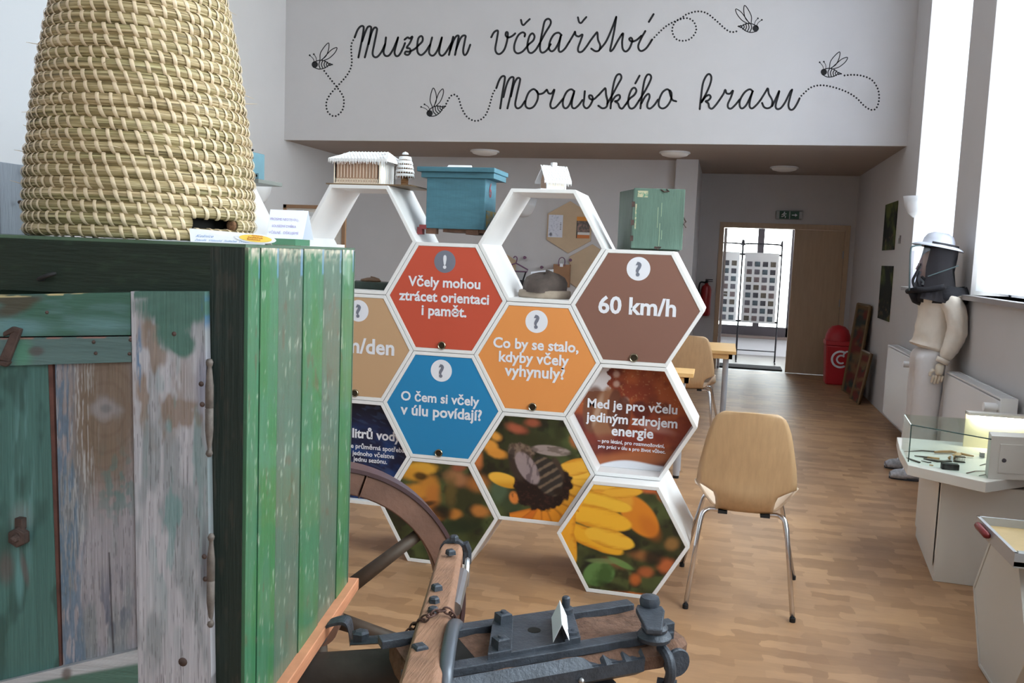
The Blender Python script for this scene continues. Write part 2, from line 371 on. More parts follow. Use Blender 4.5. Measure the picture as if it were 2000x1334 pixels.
# windows of the right wall: frames, sills, open vertical blinds
blind_m = bpy.data.materials.new('blind_fabric'); blind_m.use_nodes = True; _n = blind_m.node_tree; _n.nodes.remove(_n.nodes['Principled BSDF'])
_d = _n.nodes.new('ShaderNodeBsdfDiffuse'); _t = _n.nodes.new('ShaderNodeBsdfTranslucent'); _x = _n.nodes.new('ShaderNodeMixShader'); _x.inputs[0].default_value = .5
_d.inputs[0].default_value = (.93, .94, .98, 1); _t.inputs[0].default_value = (.93, .94, .98, 1); _n.links.new(_d.outputs[0], _x.inputs[1]); _n.links.new(_t.outputs[0], _x.inputs[2]); _n.links.new(_x.outputs[0], _n.nodes['Material Output'].inputs[0])
for i, (a, b) in enumerate(WINS):
    g = G(); x0, x1 = WIN_X+.24, WIN_X+.30
    g.b2((x0, a, SILL_Z), (x1, a+.06, WIN_TOP)); g.b2((x0, b-.06, SILL_Z), (x1, b, WIN_TOP)); g.b2((x0, a, SILL_Z), (x1, b, SILL_Z+.06)); g.b2((x0, a, WIN_TOP-.06), (x1, b, WIN_TOP))
    wo = ST('window_%d' % (i+1 if i < 2 else i+3), g, whiteM)
    g = G(); g.b2((x0, (a+b)/2-.03, SILL_Z), (x1, (a+b)/2+.03, WIN_TOP)); B('mullion', g, whiteM, wo)
    g = G(); g.b2((x0+.02, a+.06, SILL_Z+.06), (x0+.024, b-.06, WIN_TOP-.06)); B('pane', g, pane_m, wo)
    g = G(); g.b2((WIN_X-.06, a-.03, SILL_Z-.035), (WIN_X+.24, b+.03, SILL_Z)); ST('trim_%d' % (4+i), g, mat('sill_stone', (150, 144, 146), .35), bev=.004)
    if i < 2:
        r = thing('vertical_blind', ['white vertical blind at the tall window behind the beekeeper figure', 'white vertical blind at the large window above the glass case'][i], 'blind', (WIN_X+.055, (a+b)/2, WIN_TOP), 0, 'white vertical blinds')
        g = G(); g.b2((WIN_X+.025, a+.02, WIN_TOP-.05), (WIN_X+.085, b-.02, WIN_TOP)); B('head_rail', g, whiteM, r)
        n = int((b-a)/.085); me = None
        for k in range(n):
            y = a+.07+(b-a-.14)*k/(n-1); ang = .22+random.Random(i*99+k).uniform(-.1, .1)
            if me is None:
                g = G(); g.box((WIN_X+.055, y, (SILL_Z+.03+WIN_TOP-.05)/2), (.085, .0015, WIN_TOP-SILL_Z-.08)); first = B('slat', g, blind_m, r); me = first.data; yy0 = y
            else:
                o = bpy.data.objects.new('slat', me); link(o, r); o.location = (0, y-yy0, 0)

# ---------- painted inscription on the wall over the passage
ink_m = mat('wall_paint_black', (34, 34, 38), .8)
def wl(x, y): return onY(x, y, YL)
EXT = (0, -.0015, 0)
def c7(P): return [(580+x/3.0303, y/3.0303) for x, y in P]
def c8(P): return [(1200+x/3.0303, y/3.0303) for x, y in P]
L1 = [('letter', c7, [[(342,222),(358,180),(375,158),(391,155),(395,170),(386,230),(364,340)],[(386,245),(405,190),(420,160),(436,158),(439,175),(425,250),(402,340)],[(424,262),(442,195),(458,165),(472,167),(473,185),(458,260),(448,315),(458,337),(478,335),(502,305),(522,262)]]),
 ('letter', c7, [[(527,222),(522,262),(513,308),(524,330),(545,328),(568,295),(590,245),(599,222)],[(599,222),(588,265),(578,310),(588,332),(606,325),(628,285),(640,255)]]),
 ('letter', c7, [[(637,235),(655,222),(668,228),(684,217),(668,255),(650,282),(668,288),(672,308),(658,325),(640,320),(644,306),(668,305),(700,288),(718,270)]]),
 ('letter', c7, [[(718,270),(742,245),(744,222),(733,214),(718,230),(712,275),(716,312),(736,326),(762,305),(790,262)]]),
 ('letter', c7, [[(800,222),(790,262),(782,308),(794,328),(814,324),(838,285),(858,222)],[(858,222),(848,268),(842,312),(856,330),(876,318),(900,280),(918,248)]]),
 ('letter', c7, [[(900,325),(912,270),(925,218)],[(906,300),(925,245),(943,215),(957,213),(953,240),(936,325)],[(942,295),(962,240),(980,213),(998,213),(995,235),(984,300),(992,326),(1008,312),(1026,265)]]),
 ('letter', c7, [[(1150,221),(1166,192),(1184,181),(1190,190),(1182,240),(1174,290),(1184,316),(1204,318),(1228,292),(1244,240),(1248,196),(1238,192),(1236,210),(1252,222),(1276,212),(1292,198)]]),
 ('letter', c7, [[(1348,216),(1350,200),(1334,192),(1308,212),(1288,262),(1288,300),(1306,316),(1334,306),(1362,276),(1372,262)]]),
 ('caron', c7, [[(1326,118),(1332,142),(1342,148),(1358,132),(1378,113)]]),
 ('letter', c7, [[(1372,262),(1398,240),(1406,215),(1394,198),(1376,215),(1364,265),(1370,304),(1388,314),(1412,296),(1434,262)]]),
 ('letter', c7, [[(1434,262),(1470,195),(1500,145),(1500,120),(1484,112),(1466,128),(1454,180),(1440,255),(1440,298),(1454,312),(1478,298),(1502,262)]]),
 ('letter', c7, [[(1566,208),(1548,194),(1522,204),(1500,240),(1492,284),(1504,303),(1524,295),(1548,255),(1562,212)],[(1562,212),(1552,265),(1550,298),(1562,307),(1586,288),(1612,248)]]),
 ('letter', c7, [[(1612,248),(1640,200),(1646,188),(1650,208),(1668,216),(1690,205),(1680,238),(1664,285),(1668,307),(1688,305),(1712,278),(1736,242)]]),
 ('caron', c7, [[(1663,103),(1670,130),(1682,136),(1698,118),(1713,101)]]),
 ('letter', c7, [[(1736,242),(1768,200),(1778,194),(1782,235),(1795,270),(1788,298),(1766,303),(1742,288)]]),
 ('letter', c7, [[(1788,298),(1830,245),(1868,160),(1890,100)],[(1890,100),(1880,170),(1866,240),(1854,300),(1872,290),(1900,240),(1922,205)]]),
 ('letter', c8, [[(43,205),(52,200),(46,250),(50,290),(68,305),(90,285),(106,240),(98,224),(88,232),(102,246),(130,238),(160,212)]]),
 ('letter', c8, [[(183,184),(160,225),(142,268),(146,294),(162,302),(186,288),(206,262),(222,236)]]),
 ('accent', c8, [[(232,84),(204,130)]])]
L2 = [('letter', c7, [[(1180,522),(1196,478),(1212,454),(1228,452),(1230,472),(1216,555),(1203,642)],[(1222,575),(1240,505),(1258,466),(1276,456),(1282,472),(1266,555),(1246,642)],[(1266,572),(1284,500),(1304,464),(1320,466),(1318,490),(1300,570),(1292,620),(1304,641),(1326,632),(1350,598)]]),
 ('letter', c7, [[(1416,536),(1398,528),(1372,548),(1354,594),(1354,628),(1374,642),(1402,630),(1424,590),(1426,552),(1416,536),(1430,556),(1456,552),(1478,532)]]),
 ('letter', c7, [[(1480,532),(1490,552),(1508,552),(1524,530),(1512,575),(1500,618),(1508,640),(1530,636),(1556,608),(1576,584)]]),
 ('letter', c7, [[(1642,540),(1622,529),(1596,545),(1576,590),(1576,628),(1592,641),(1614,618),(1640,548)],[(1640,548),(1628,598),(1628,632),(1644,641),(1668,622),(1690,592)]]),
 ('letter', c7, [[(1704,540),(1700,585),(1696,622),(1712,641),(1732,628),(1750,592),(1746,568),(1730,566),(1734,584),(1756,588),(1786,562)]]),
 ('letter', c7, [[(1786,562),(1814,532),(1826,524),(1830,562),(1838,600),(1832,632),(1808,641),(1784,626)]]),
 ('letter', c7, [[(1836,615),(1862,570),(1900,500),(1920,462),(1912,440),(1892,448),(1876,490),(1864,560),(1856,642)],[(1862,605),(1884,572),(1906,562),(1912,578),(1898,596),(1882,600),(1900,612),(1910,636),(1926,642),(1946,618)]]),
 ('letter', c8, [[(68,618),(90,585),(118,562),(130,538),(120,520),(102,530),(86,570),(82,615),(94,641),(118,636),(146,596)]]),
 ('accent', c8, [[(149,448),(124,494)]]),
 ('letter', c8, [[(146,596),(186,530),(216,468),(212,444),(194,444),(178,478),(166,545),(154,642)],[(160,612),(182,572),(202,556),(208,575),(196,612),(196,636),(212,642),(236,622),(258,590)]]),
 ('letter', c8, [[(326,536),(310,529),(284,548),(264,594),(264,628),(284,642),(310,630),(334,592),(338,552),(326,536),(334,570),(344,592),(366,600)]]),
 ('letter', c8, [[(505,646),(512,580),(524,495),(544,450),(562,439),(574,458),(566,500),(540,560),(514,606)],[(516,606),(538,574),(560,562),(570,576),(556,594),(540,600),(556,612),(562,636),(578,643),(600,622),(622,592)]]),
 ('letter', c8, [[(622,592),(646,555),(656,532),(664,552),(684,554),(702,536),(690,575),(672,615),(674,638),(692,642),(718,618),(742,588)]]),
 ('letter', c8, [[(820,541),(800,529),(770,548),(744,592),(742,628),(756,642),(780,622),(806,570),(818,541)],[(818,541),(804,590),(800,628),(814,642),(840,622),(866,590)]]),
 ('letter', c8, [[(866,590),(894,545),(908,524),(914,556),(934,595),(930,628),(908,641),(886,634),(874,610)]]),
 ('letter', c8, [[(934,628),(958,578),(976,538),(966,578),(954,625),(962,645),(984,640),(1010,606),(1040,545),(1052,531)],[(1052,531),(1040,575),(1030,622),(1040,648),(1060,645),(1082,612),(1096,582)]])]
for nm, lab, LL in (('wall_lettering', 'upper line of black handwritten wall lettering, Muzeum včelařství', L1), ('wall_lettering', 'lower line of black handwritten wall lettering, Moravského krasu', L2)):
    t = thing(nm, lab, 'lettering', onY(1000 if LL is L1 else 1260, 100 if LL is L1 else 215, YL), 0, 'painted lines of the museum name')
    for part, f, strokes in LL:
        g = G()
        for s_ in strokes:
            P = spline(f(s_), 7) if len(s_) > 2 else np.array(f(s_)); ribbon(g, P, 4.0 if part != 'caron' else 3.8, wl, EXT)
        B(part, g, ink_m, t)
def bee(lab, x, y, flip, rot, trail, closed=False):
    """bee drawing: body about 34 px long, head left; flip mirrors"""
    t = thing('bee_drawing', lab, 'drawing', onY(x, y, YL), 0, 'black bee drawings around the wall lettering')
    c, s = math.cos(rot), math.sin(rot)
    def f(P): return [(x+flip*(u*c-v*s), y+(u*s+v*c)) for u, v in P]
    g = G(); disc(g, (x+flip*(-13*c), y-13*s), 6.2, wl, EXT, 16); B('head', g, ink_m, t)
    g = G(); body = spline(f([(-16,-4),(-5,-8),(6,-7),(14,-2),(22,0),(14,2),(6,7),(-5,9),(-16,5)]), 5); ribbon(g, body, 1.9, wl, EXT); B('outline', g, ink_m, t)
    g = G()
    for k, (u, h) in enumerate(((-4, 8), (1, 7.6), (6, 6.6), (10.5, 4.6), (15, 2.2))): ribbon(g, spline(f([(u+1.5,-h),(u-1,0),(u+1.5,h)]), 4), 2.0, wl, EXT)
    B('stripes', g, ink_m, t)
    for w_ in ([(-3,-9),(-2,-22),(6,-35),(14,-42),(14,-30),(9,-17),(0,-9)], [(1,-9),(10,-19),(20,-29),(30,-33),(27,-24),(16,-13),(5,-8)]):
        g = G(); ribbon(g, spline(f(w_), 6), 1.7, wl, EXT); B('wing', g, ink_m, t)
    for (a, b) in (((-10,-6),(-15,-20)), ((-14,-5),(-23,-18))):
        g = G(); ribbon(g, spline(f([a, ((a[0]+b[0])/2+2, (a[1]+b[1])/2), b]), 4), 1.2, wl, EXT); disc(g, f([b])[0], 1.8, wl, EXT, 10); B('antenna', g, ink_m, t)
    P = spline(trail, 24); d = np.concatenate([[0], np.cumsum(np.linalg.norm(np.diff(P, axis=0), axis=1))]); g = G()
    for k in range(int(d[-1]/6.3)+1):
        q = k*6.3; disc(g, (np.interp(q, d, P[:, 0]), np.interp(q, d, P[:, 1])), 1.95, wl, EXT, 8)
    B('dotted_trail', g, ink_m, t, kind='stuff')
bee('bee drawing with a looped dotted trail left of Muzeum', 628, 126, 1, 0, c7([(162,420),(200,470),(240,520),(276,580),(270,650),(226,688),(184,665),(174,610),(196,560),(240,510),(300,440),(324,380),(322,310),(322,265),(340,225)]))
bee('bee drawing left of Moravského', 851, 216, 1, -.42, c7([(884,614),(905,575),(930,560),(956,580),(975,640),(1010,695),(1062,716),(1108,692),(1135,640),(1158,560),(1178,522)]))
bee('bee drawing facing right above the inscription, beside a round dotted loop', 1463, 54, -1, -.12, c8([(722,186),(690,190),(655,170),(600,120),(545,78),(490,68),(430,84),(400,105)]+[(360,130),(342,180),(362,228),(404,242),(452,228),(484,180),(470,130),(430,108),(370,122),(300,160),(222,236)]))
bee('bee drawing at the right end above krasu', 1622, 142, 1, .1, c8([(1362,447),(1410,443),(1470,450),(1525,475),(1560,530),(1566,590),(1550,640),(1520,650),(1480,628),(1430,578),(1370,542),(1290,515),(1220,505),(1160,520),(1098,575)]))

# ---------- high white boxed-in beam on the left wall, seen left of the skep
zb = onX(40, 323.5, -3.4)[2]
g = G(); g.b2((XL, 1.2, zb), (-3.4, 5.2, ZH)); ST('trim_8', g, mat('bright_plaster', (172, 174, 180), .9))
# ---------- ceiling lights
for i, (px, py) in enumerate(((1318, 297), (1532, 326), (947, 294))):
    P = onZ(px, py, ZC)
    t = thing('ceiling_light', ['flat round ceiling light above the white pillar', 'flat round ceiling light above the exit sign', 'flat round ceiling light above the blue beehive'][i], 'ceiling light', P, 0, 'round ceiling lights')
    g = G(); g.lathe([(0, 0), (.17, 0), (.175, -.012), (.17, -.02), (0, -.02)], P, n=32); B('ring', g, whiteM, t, autosm=True)
    g = G(); g.lathe([(.155, -.02), (.14, -.04), (.08, -.055), (0, -.06)], P, n=32); B('diffuser', g, mat('opal_glass', (240, 238, 236), .3), t, smooth=True)
# ---------- wall lamps (plaster half bowls)
def bowl(lab, P, nx, ny, s=1.):
    ang = math.atan2(ny, nx); t = thing('wall_lamp', lab, 'wall lamp', P, ang)
    g = G(); r = .14*s; prof = [(.02, -.19*s), (.05*s, -.185*s), (.09*s, -.15*s), (.12*s, -.09*s), (r, 0), (r-.008, 0), (.11*s, -.085*s), (.04*s, -.17*s)]
    g.lathe(prof, (0, 0, 0), n=20, a0=-math.pi/2+math.pi/2, a1=math.pi/2+math.pi/2)
    V = g.V(); g = G()
    m = 21; V = []
    for rr, h in prof:
        for k in range(m): a = -math.pi/2+math.pi*k/20; V.append((rr*math.cos(a)+.0, rr*math.sin(a), h))
    Fs = [(i*m+k, i*m+k+1, (i+1)*m+k+1, (i+1)*m+k) for i in range(len(prof)-1) for k in range(20)]
    g.add(np.array(V)@rotz(ang).T+np.asarray(P), Fs); B('bowl', g, mat('plaster_lamp', (226, 226, 228), .7), t, smooth=True)
    g = G(); g.box(np.asarray(P)+v3(nx, ny, 0)*.015+v3(0, 0, -.07), (.03 if abs(nx) > .5 else .1, .1 if abs(nx) > .5 else .03, .1)); B('bracket', g, whiteM, t)
bowl('white half-bowl uplighter high on the right wall beside the tall window', onX(1797, 384, WIN_X), -1, 0)
bowl('white half-bowl uplighter on the left wall behind the straw skep', v3(XL, onX(500, 358, XL)[1], onX(500, 358, XL)[2]), 1, 0, 1.25)
bowl('white half-bowl uplighter on the back wall seen through the open hexagon', onY(1024, 388, BW), 0, -1, 1.2)
# ---------- posters on the right wall
def forest(px, py, s, t, seed):
    n = fbm(px*.12, py*.035, seed, 4); m = fbm(px*.3, py*.2, seed+3)
    c = mix(np.tile(lin((34, 36, 30)), (len(px), 1)), np.tile(lin((96, 104, 56)), (len(px), 1)), ss(.45, .75, n)*.8)
    return mix(c, np.tile(lin((120, 92, 74)), (len(px), 1)), ss(.6, .8, m)*(t < .35)*.7)
print_m = colmat('photo_print', .45); matt_m = colmat('matt_print', .9, spec=.15)
for i, (ya, yb, z0, z1) in enumerate(((9.71, 10.42, 1.685, 2.18), (9.67, 10.36, .95, 1.52))):
    r = thing('forest_poster', ['dark green forest poster under the wall lamp, upper of two', 'dark green forest poster lower on the right wall'][i], 'poster', (WIN_X-.006, (ya+yb)/2, z0), 0, 'forest posters on the right wall')
    quadboard('print', [(WIN_X-.008, yb, z0), (WIN_X-.008, ya, z0), (WIN_X-.008, ya, z1), (WIN_X-.008, yb, z1)], v3(.006, 0, 0), 24, 30, matt_m, r, lambda px, py, s, t, k=i: forest(px, py, s, t, 5+k*9))
g = G(); P = onX(1758, 468, WIN_X); g.box(P-v3(.006, 0, 0), (.012, .08, .08)); g.box(P-v3(.014, 0, .01), (.006, .03, .05)); tag(B('light_switch', g, mat('switch_grey', (120, 112, 112), .5), bev=.002), 'small grey switch on the right wall beside the upper forest poster', 'switch')
# ---------- radiators
def radiator(lab, y0, y1, z0, z1):
    r = thing('radiator', lab, 'radiator', (WIN_X-.07, (y0+y1)/2, z0), 0, 'white radiators under the windows')
    x1, x0 = WIN_X-.03, WIN_X-.12
    g = G(); g.b2((x0, y0+.01, z0), (x0+.02, y1-.01, z1-.02)); g.b2((x1-.02, y0+.01, z0), (x1, y1-.01, z1-.02)); B('panel', g, whiteM, r, bev=.004)
    for ya_, yb_ in ((y0, y0+.012), (y1-.012, y1)): g = G(); g.b2((x0, ya_, z0+.01), (x1, yb_, z1)); B('side_cover', g, whiteM, r, bev=.003)
    g = G(); n = int((y1-y0)/.03)
    for k in range(n): y = y0+.02+k*(y1-y0-.04)/n; g.b2((x0+.008, y, z1-.012), (x1-.008, y+.016, z1-.004))
    g.b2((x0, y0+.012, z1-.01), (x0+.01, y1-.012, z1)); g.b2((x1-.01, y0+.012, z1-.01), (x1, y1-.012, z1)); B('top_grille', g, whiteM, r)
    g = G(); g.cyl((x0+.03, y0+.04, z1-.06), (x0-.06, y0+.04, z1-.06), .018); g.cyl((x0-.01, y0+.04, z1-.06), (x0-.075, y0+.04, z1-.06), .026); B('valve', g, white_m, r, autosm=True)
    g = G(); g.cyl((x1-.02, y0+.2, z0+.1), (WIN_X-.002, y0+.2, z0+.1), .015); g.cyl((x1-.02, y1-.2, z0+.1), (WIN_X-.002, y1-.2, z0+.1), .015); g.cyl((x1-.045, y0+.12, 0), (x1-.045, y0+.12, z0+.03), .01); B('pipe', g, whiteM, r)
radiator('white panel radiator under the tall window, partly behind the beekeeper figure', 7.72, 8.95, .12, .78)
radiator('white panel radiator below the large window, behind the glass case', 5.4, 6.68, .12, .8)
# ---------- exit sign
a = onY(1515, 412, YB); b_ = onY(1567, 429, YB); cz = (a[2]+b_[2])/2
r = thing('exit_sign', 'green and white running-man exit sign above the open doorway', 'sign', (a[0]/2+b_[0]/2, YB-.03, cz), 0)
g = G(); g.b2((a[0], YB-.06, cz-.06), (b_[0], YB, cz+.06)); B('housing', g, mat('sign_case', (150, 152, 150), .3), r, bev=.015)
g = G(); g.b2((a[0]+.05, YB-.064, cz-.052), (a[0]+.175, YB-.06, cz+.052)); g.b2((a[0]+.19, YB-.064, cz-.052), (a[0]+.305, YB-.06, cz+.052)); B('pictogram_panel', g, mat('sign_green', (26, 74, 54), .5), r)
g = G(); sx, sy = a[0]+.11, YB-.0655
def sp(x, z): return v3(sx+x, sy, cz+z)
for q in ([(-.005, .02), (.0, -.008)], [(0, -.008), (.02, -.02), (.014, -.042)], [(0, -.008), (-.016, -.022), (-.036, -.024)], [(-.005, .018), (.018, .012), (.028, .022)], [(-.005, .018), (-.022, .008), (-.03, -.006)]):
    g.tube([sp(*p) for p in q], .006, 6)
g.lathe([(.009, 0), (.0, -.002)], sp(.002, .034), axis=(0, 1, 0), n=12)
ax = a[0]+.245
g.b2((ax-.035, sy, cz-.006), (ax+.015, sy+.001, cz+.006)); g.prism([(ax+.008, sy, cz-.022), (ax+.038, sy, cz), (ax+.008, sy, cz+.022)], (0, .001, 0)); B('pictogram', g, paper_m, r)
# ---------- fire extinguisher left of the doorway
P = onY(1381, 590, YB-.09)
r = thing('fire_extinguisher', 'red fire extinguisher hung left of the open doorway', 'extinguisher', (P[0], YB-.09, .8), 0)
red_m = mat('red_enamel', (150, 26, 30), .35); P = v3(P[0]-.02, YB-.09, 0)
g = G(); g.lathe([(0, .74), (.06, .74), (.07, .76), (.07, 1.1), (.055, 1.15), (.025, 1.17), (.02, 1.19)], P, n=20); B('cylinder', g, red_m, r, autosm=True)
g = G(); g.cyl(P+v3(0, 0, 1.19), P+v3(0, 0, 1.23), .018); g.box(P+v3(.03, 0, 1.24), (.1, .02, .012)); g.box(P+v3(.03, 0, 1.215), (.1, .02, .01)); B('valve', g, black_m, r)
g = G(); g.tube(spline([P+v3(-.02, 0, 1.2), P+v3(-.09, -.02, 1.19), P+v3(-.1, -.02, 1.05), P+v3(-.085, -.02, .86)], 6), .011, 8); B('hose', g, black_m, r, smooth=True)
g = G(); g.box(P+v3(0, .08, .95), (.05, .02, .3)); B('bracket', g, black_m, r)
# ---------- lobby display racks with photo boards
tube_m = mat('dark_tube', (50, 50, 56), .4, .5)
def rack(lab, corners, yy, rows, cols, xclip=None):
    x0 = onY(corners[0], 500, yy)[0]; x1 = onY(corners[1], 500, yy)[0]
    z1 = onY(1490, 494, yy)[2]; z0 = onY(1480, 631, yy)[2]; zt = onY(1490, 477, yy)[2]
    r = thing('display_rack', lab, 'display rack', ((x0+x1)/2, yy, 0), 0, 'wire racks in the lobby')
    g = G(); e = .035; xa, xb = x0-e, x1+e
    g.tube(spline([(xa, yy, .02), (xa, yy, zt-.08), (xa+.02, yy, zt-.02), (xa+.08, yy, zt), (xb-.08, yy, zt), (xb-.02, yy, zt-.02), (xb, yy, zt-.08), (xb, yy, .02)], 5), .013, 6)
    g.tube([(xa, yy-.12, .012), (xa, yy+.12, .012)], .01, 6); g.tube([(xb, yy-.12, .012), (xb, yy+.12, .012)], .01, 6); g.tube([(xa, yy, .18), (xb, yy, .18)], .009, 6); B('tube_frame', g, tube_m, r, smooth=True)
    g = G(); g.b2((x0, yy-.012, z0), (x1, yy-.004, z1)); B('board', g, mat('photo_board', (196, 200, 202), .7), r)
    w_ = (x1-x0)/(cols+.35); h_ = (z1-z0-.12)/rows; me = {}
    for i in range(rows):
        for j in range(cols):
            c = v3(x0+w_*(j+.68), yy-.014, z1-.1-h_*(i+.6)); k = (i*7+j*3) % 5
            if k not in me:
                g = G(); g.box(c, (w_*.66, .003, h_*.64)); o = B('photo', g, mat('photo_tone_%d' % k, [(84, 84, 92), (60, 62, 70), (98, 88, 90), (70, 84, 92), (78, 74, 66)][k], .5, noise=.4, scale=40), r); me[k] = (o.data, c)
            else:
                o = bpy.data.objects.new('photo', me[k][0]); link(o, r); o.location = [float(q) for q in c-me[k][1]]
    g = G()
    for x in (x0, x1):
        for z in (z1-.03, z0+.02): g.box((x, yy, z), (.06, .02, .03))
    B('clip', g, black_m, r)
rack('wire rack with a full board of small photos, right of two in the lobby', (1455, 1522), 13.75, 8, 4)
rack('wire rack with photo board half hidden by the open door leaf', (1381, 1445), 14.15, 8, 4)
# ---------- red bin with white swirl
P = (Z_ := onZ(1632, 752, 0)); P = v3(P[0], P[1]+.13, 0)
r = thing('waste_bin', 'red dome-topped waste bin with a white swirl logo near the closed door leaf', 'bin', P, 0)
sq = lambda h, z: [(P[0]-h, P[1]-h, z), (P[0]+h, P[1]-h, z), (P[0]+h, P[1]+h, z), (P[0]-h, P[1]+h, z)]
bin_m = mat('bin_red', (186, 34, 44), .4)
g = G(); g.hexa(sq(.125, 0)+sq(.15, .5)); B('body', g, bin_m, r, bev=.02)
g = G(); g.hexa(sq(.158, .5)+sq(.155, .56)); g.lathe([(.155, .555), (.15, .62), (.125, .69), (.08, .735), (0, .755)], P, n=24); B('dome_lid', g, bin_m, r, autosm=True, bev=.008)
g = G(); L3 = lambda x, z: v3(x, P[1]-.147+.0*z, z)
def arc(cx, cz, rr, a0, a1, n=18): return [(cx+rr*math.cos(math.radians(a0+(a1-a0)*k/n)), cz+rr*math.sin(math.radians(a0+(a1-a0)*k/n))) for k in range(n+1)]
cx, cz = P[0]+.03, .33
for q, w_ in ((arc(cx, cz, .1, 60, 300), .026), (arc(cx+.01, cz, .05, 60, 300), .022), (arc(cx+.085, cz+.055, .05, 200, 20, 12), .02)):
    ribbon(g, q, w_, lambda x, z: v3(x, P[1]-.128-.025*z/.5-.004, z), (0, -.002, 0))
B('swirl_logo', g, paper_m, r)
# ---------- boards leaning in the far right corner
def leaning(lab, pa, pb, ha, lean, k):
    A = onZ(*pa, 0); Bq = onZ(*pb, 0)
    r = thing('leaning_board', lab, 'board', (A+Bq)/2, 0, 'framed boards leaning in the far corner')
    d = v3(lean, 0, 0); up = v3(0, 0, ha)+d
    c = [A, Bq, Bq+up, A+up]
    def cf(px, py, s, t):
        edge = ((s < .1) | (s > .9) | (t < .03) | (t > .96)).astype(float); n = fbm(px*.1, py*.06, k, 3)
        base = mix(np.tile(lin((104, 46, 38)), (len(px), 1)), np.tile(lin((52, 56, 50)), (len(px), 1)), ss(.4, .6, n)); base = mix(base, np.tile(lin((128, 100, 68)), (len(px), 1)), ss(.5, .7, fbm(px*.07+9, py*.1, k+3))*.7)
        return mix(base, np.tile(lin((108, 84, 54)), (len(px), 1)), edge)
    quadboard('panel', c, v3(.025, .01, 0), 14, 30, matt_m, r, cf)
    g = G()
    for q0, q1 in ((c[0], c[3]), (c[1], c[2]), (c[3], c[2])): g.tube([q0, q1], .014, 4)
    B('frame', g, mat('oak_frame', (112, 86, 54), .5), r)
leaning('tall framed board leaning on the wall beside the red bin', (1645, 763), (1667, 777), 1.06, .10, 3)
leaning('shorter red framed board leaning nearest the right wall', (1661, 779), (1676, 790), .56, .09, 8)
# ------------------------------------------------------------------ honeycomb display wall
HS, HD, HX0, HZ0 = .2955, 3.927, -1.2574, 1.2794
S3 = math.sqrt(3)
def hexpts(cx, cz, side, y): return [v3(cx+side*math.cos(math.radians(60*k)), y, cz+side*math.sin(math.radians(60*k))) for k in range(6)]
txt_m = mat('print_white', (232, 234, 244), .6); slate_m = mat('print_slate', (120, 124, 140), .6)
ring_m = mat('knob_metal', (150, 140, 120), .25, .9)
def icon(r, px, py, y, glyph, inv=False):
    c = onY(px, py, y); R = .052
    g = G(); disc(g, (0, 0), R, lambda a, b: c+v3(a, -.0006, b), (0, 0, 0), 36); B('icon_disc', g, slate_m if inv else txt_m, r)
    text('icon_mark', glyph, txt_m if inv else slate_m, r, c+v3(0, -.0014, -.0295), (1, 0, 0), (0, 0, 1), size=.082, bold=.04, align='CENTER')
def line(r, body, x0, x1, base, y, bold=.027):
    xm = (x0+x1)/2; A = onY(x0, base-(xm-x0)*.036, y-.0008); E_ = onY(x1, base+(x1-xm)*.036, y-.0008); z = onY(xm, base, y)[2]
    text('lettering', body, txt_m, r, v3(A[0], y-.0008, z), (1, 0, 0), (0, 0, 1), width=E_[0]-A[0], bold=bold)
def hexbox(label, c, row, depth=.36, front=None, fcol=None, cells=None, yoff=0., recess=.002, knob=None, paint=None, group='white hexagon boxes of the honeycomb wall', cat='hexagon box'):
    cx, cz = HX0+1.5*c*HS, HZ0-S3*row*HS; y0 = HD+yoff; y1 = y0+depth; so = HS-.0014; si = so-.0165/math.cos(math.pi/6)
    r = thing('hexagon_box', label, cat, (cx, (y0+y1)/2, cz-S3/2*HS), 0, group)
    O, I = hexpts(cx, cz, so, y0), hexpts(cx, cz, si, y0)
    for k in range(6):
        j = (k+1) % 6; g = G(); g.prism([O[k], O[j], I[j], I[k]], (0, depth, 0)); B('side_board', g, white_m, r, bev=.0012)
    if front:
        sp_ = si-.0012; yp = y0+recess
        if paint is None:
            g = G(); g.prism(hexpts(cx, cz, sp_, yp), (0, .012, 0)); B(front, g, mat('hex_'+front+str(c)+str(row), fcol, .5), r)
        else:
            n = 64; V = []; Fs = []; idx = {}
            # hexagonal triangle grid
            for i in range(-n, n+1):
                for j in range(max(-n, -i-n), min(n, n-i)+1):
                    idx[(i, j)] = len(V); V.append((cx+sp_*(i+j*.5)/n, yp, cz+sp_*(S3/2*j)/n))
            for (i, j), a in idx.items():
                if (i+1, j) in idx and (i, j+1) in idx: Fs.append((a, idx[(i+1, j)], idx[(i, j+1)]))
                if (i+1, j) in idx and (i+1, j-1) in idx: Fs.append((a, idx[(i+1, j-1)], idx[(i+1, j)]))
            V = np.array(V); pp = proj(V); col = paint(pp[:, 0], pp[:, 1])
            base = len(V); hp = hexpts(cx, cz, sp_, yp+.0005); hb = hexpts(cx, cz, sp_, yp+.012)
            V = np.concatenate([V, hp, hb]); col = np.concatenate([col, np.full((12, 3), .7)])
            Fs += [(base+k, base+(k+1) % 6, base+6+(k+1) % 6, base+6+k) for k in range(6)]+[tuple(base+6+k for k in range(6))]
            g = G(); g.add(V, Fs); B(front, g, print_m, r, cols=col)
    if knob:
        K = onY(*knob, y0); g = G(); g.lathe([(.0, -.001), (.014, -.001), (.0145, -.004), (.017, -.006), (.019, -.004), (.0195, .004)], K, axis=(0, 1, 0), n=24); B('knob', g, ring_m, r, autosm=True)
        g = G(); g.lathe([(0, -.0015), (.0138, -.0015), (.0138, .001)], K, axis=(0, 1, 0), n=20); B('finger_hole', g, mat('knob_dark', (70, 62, 50), .3, .6), r)
    return r, y0+recess

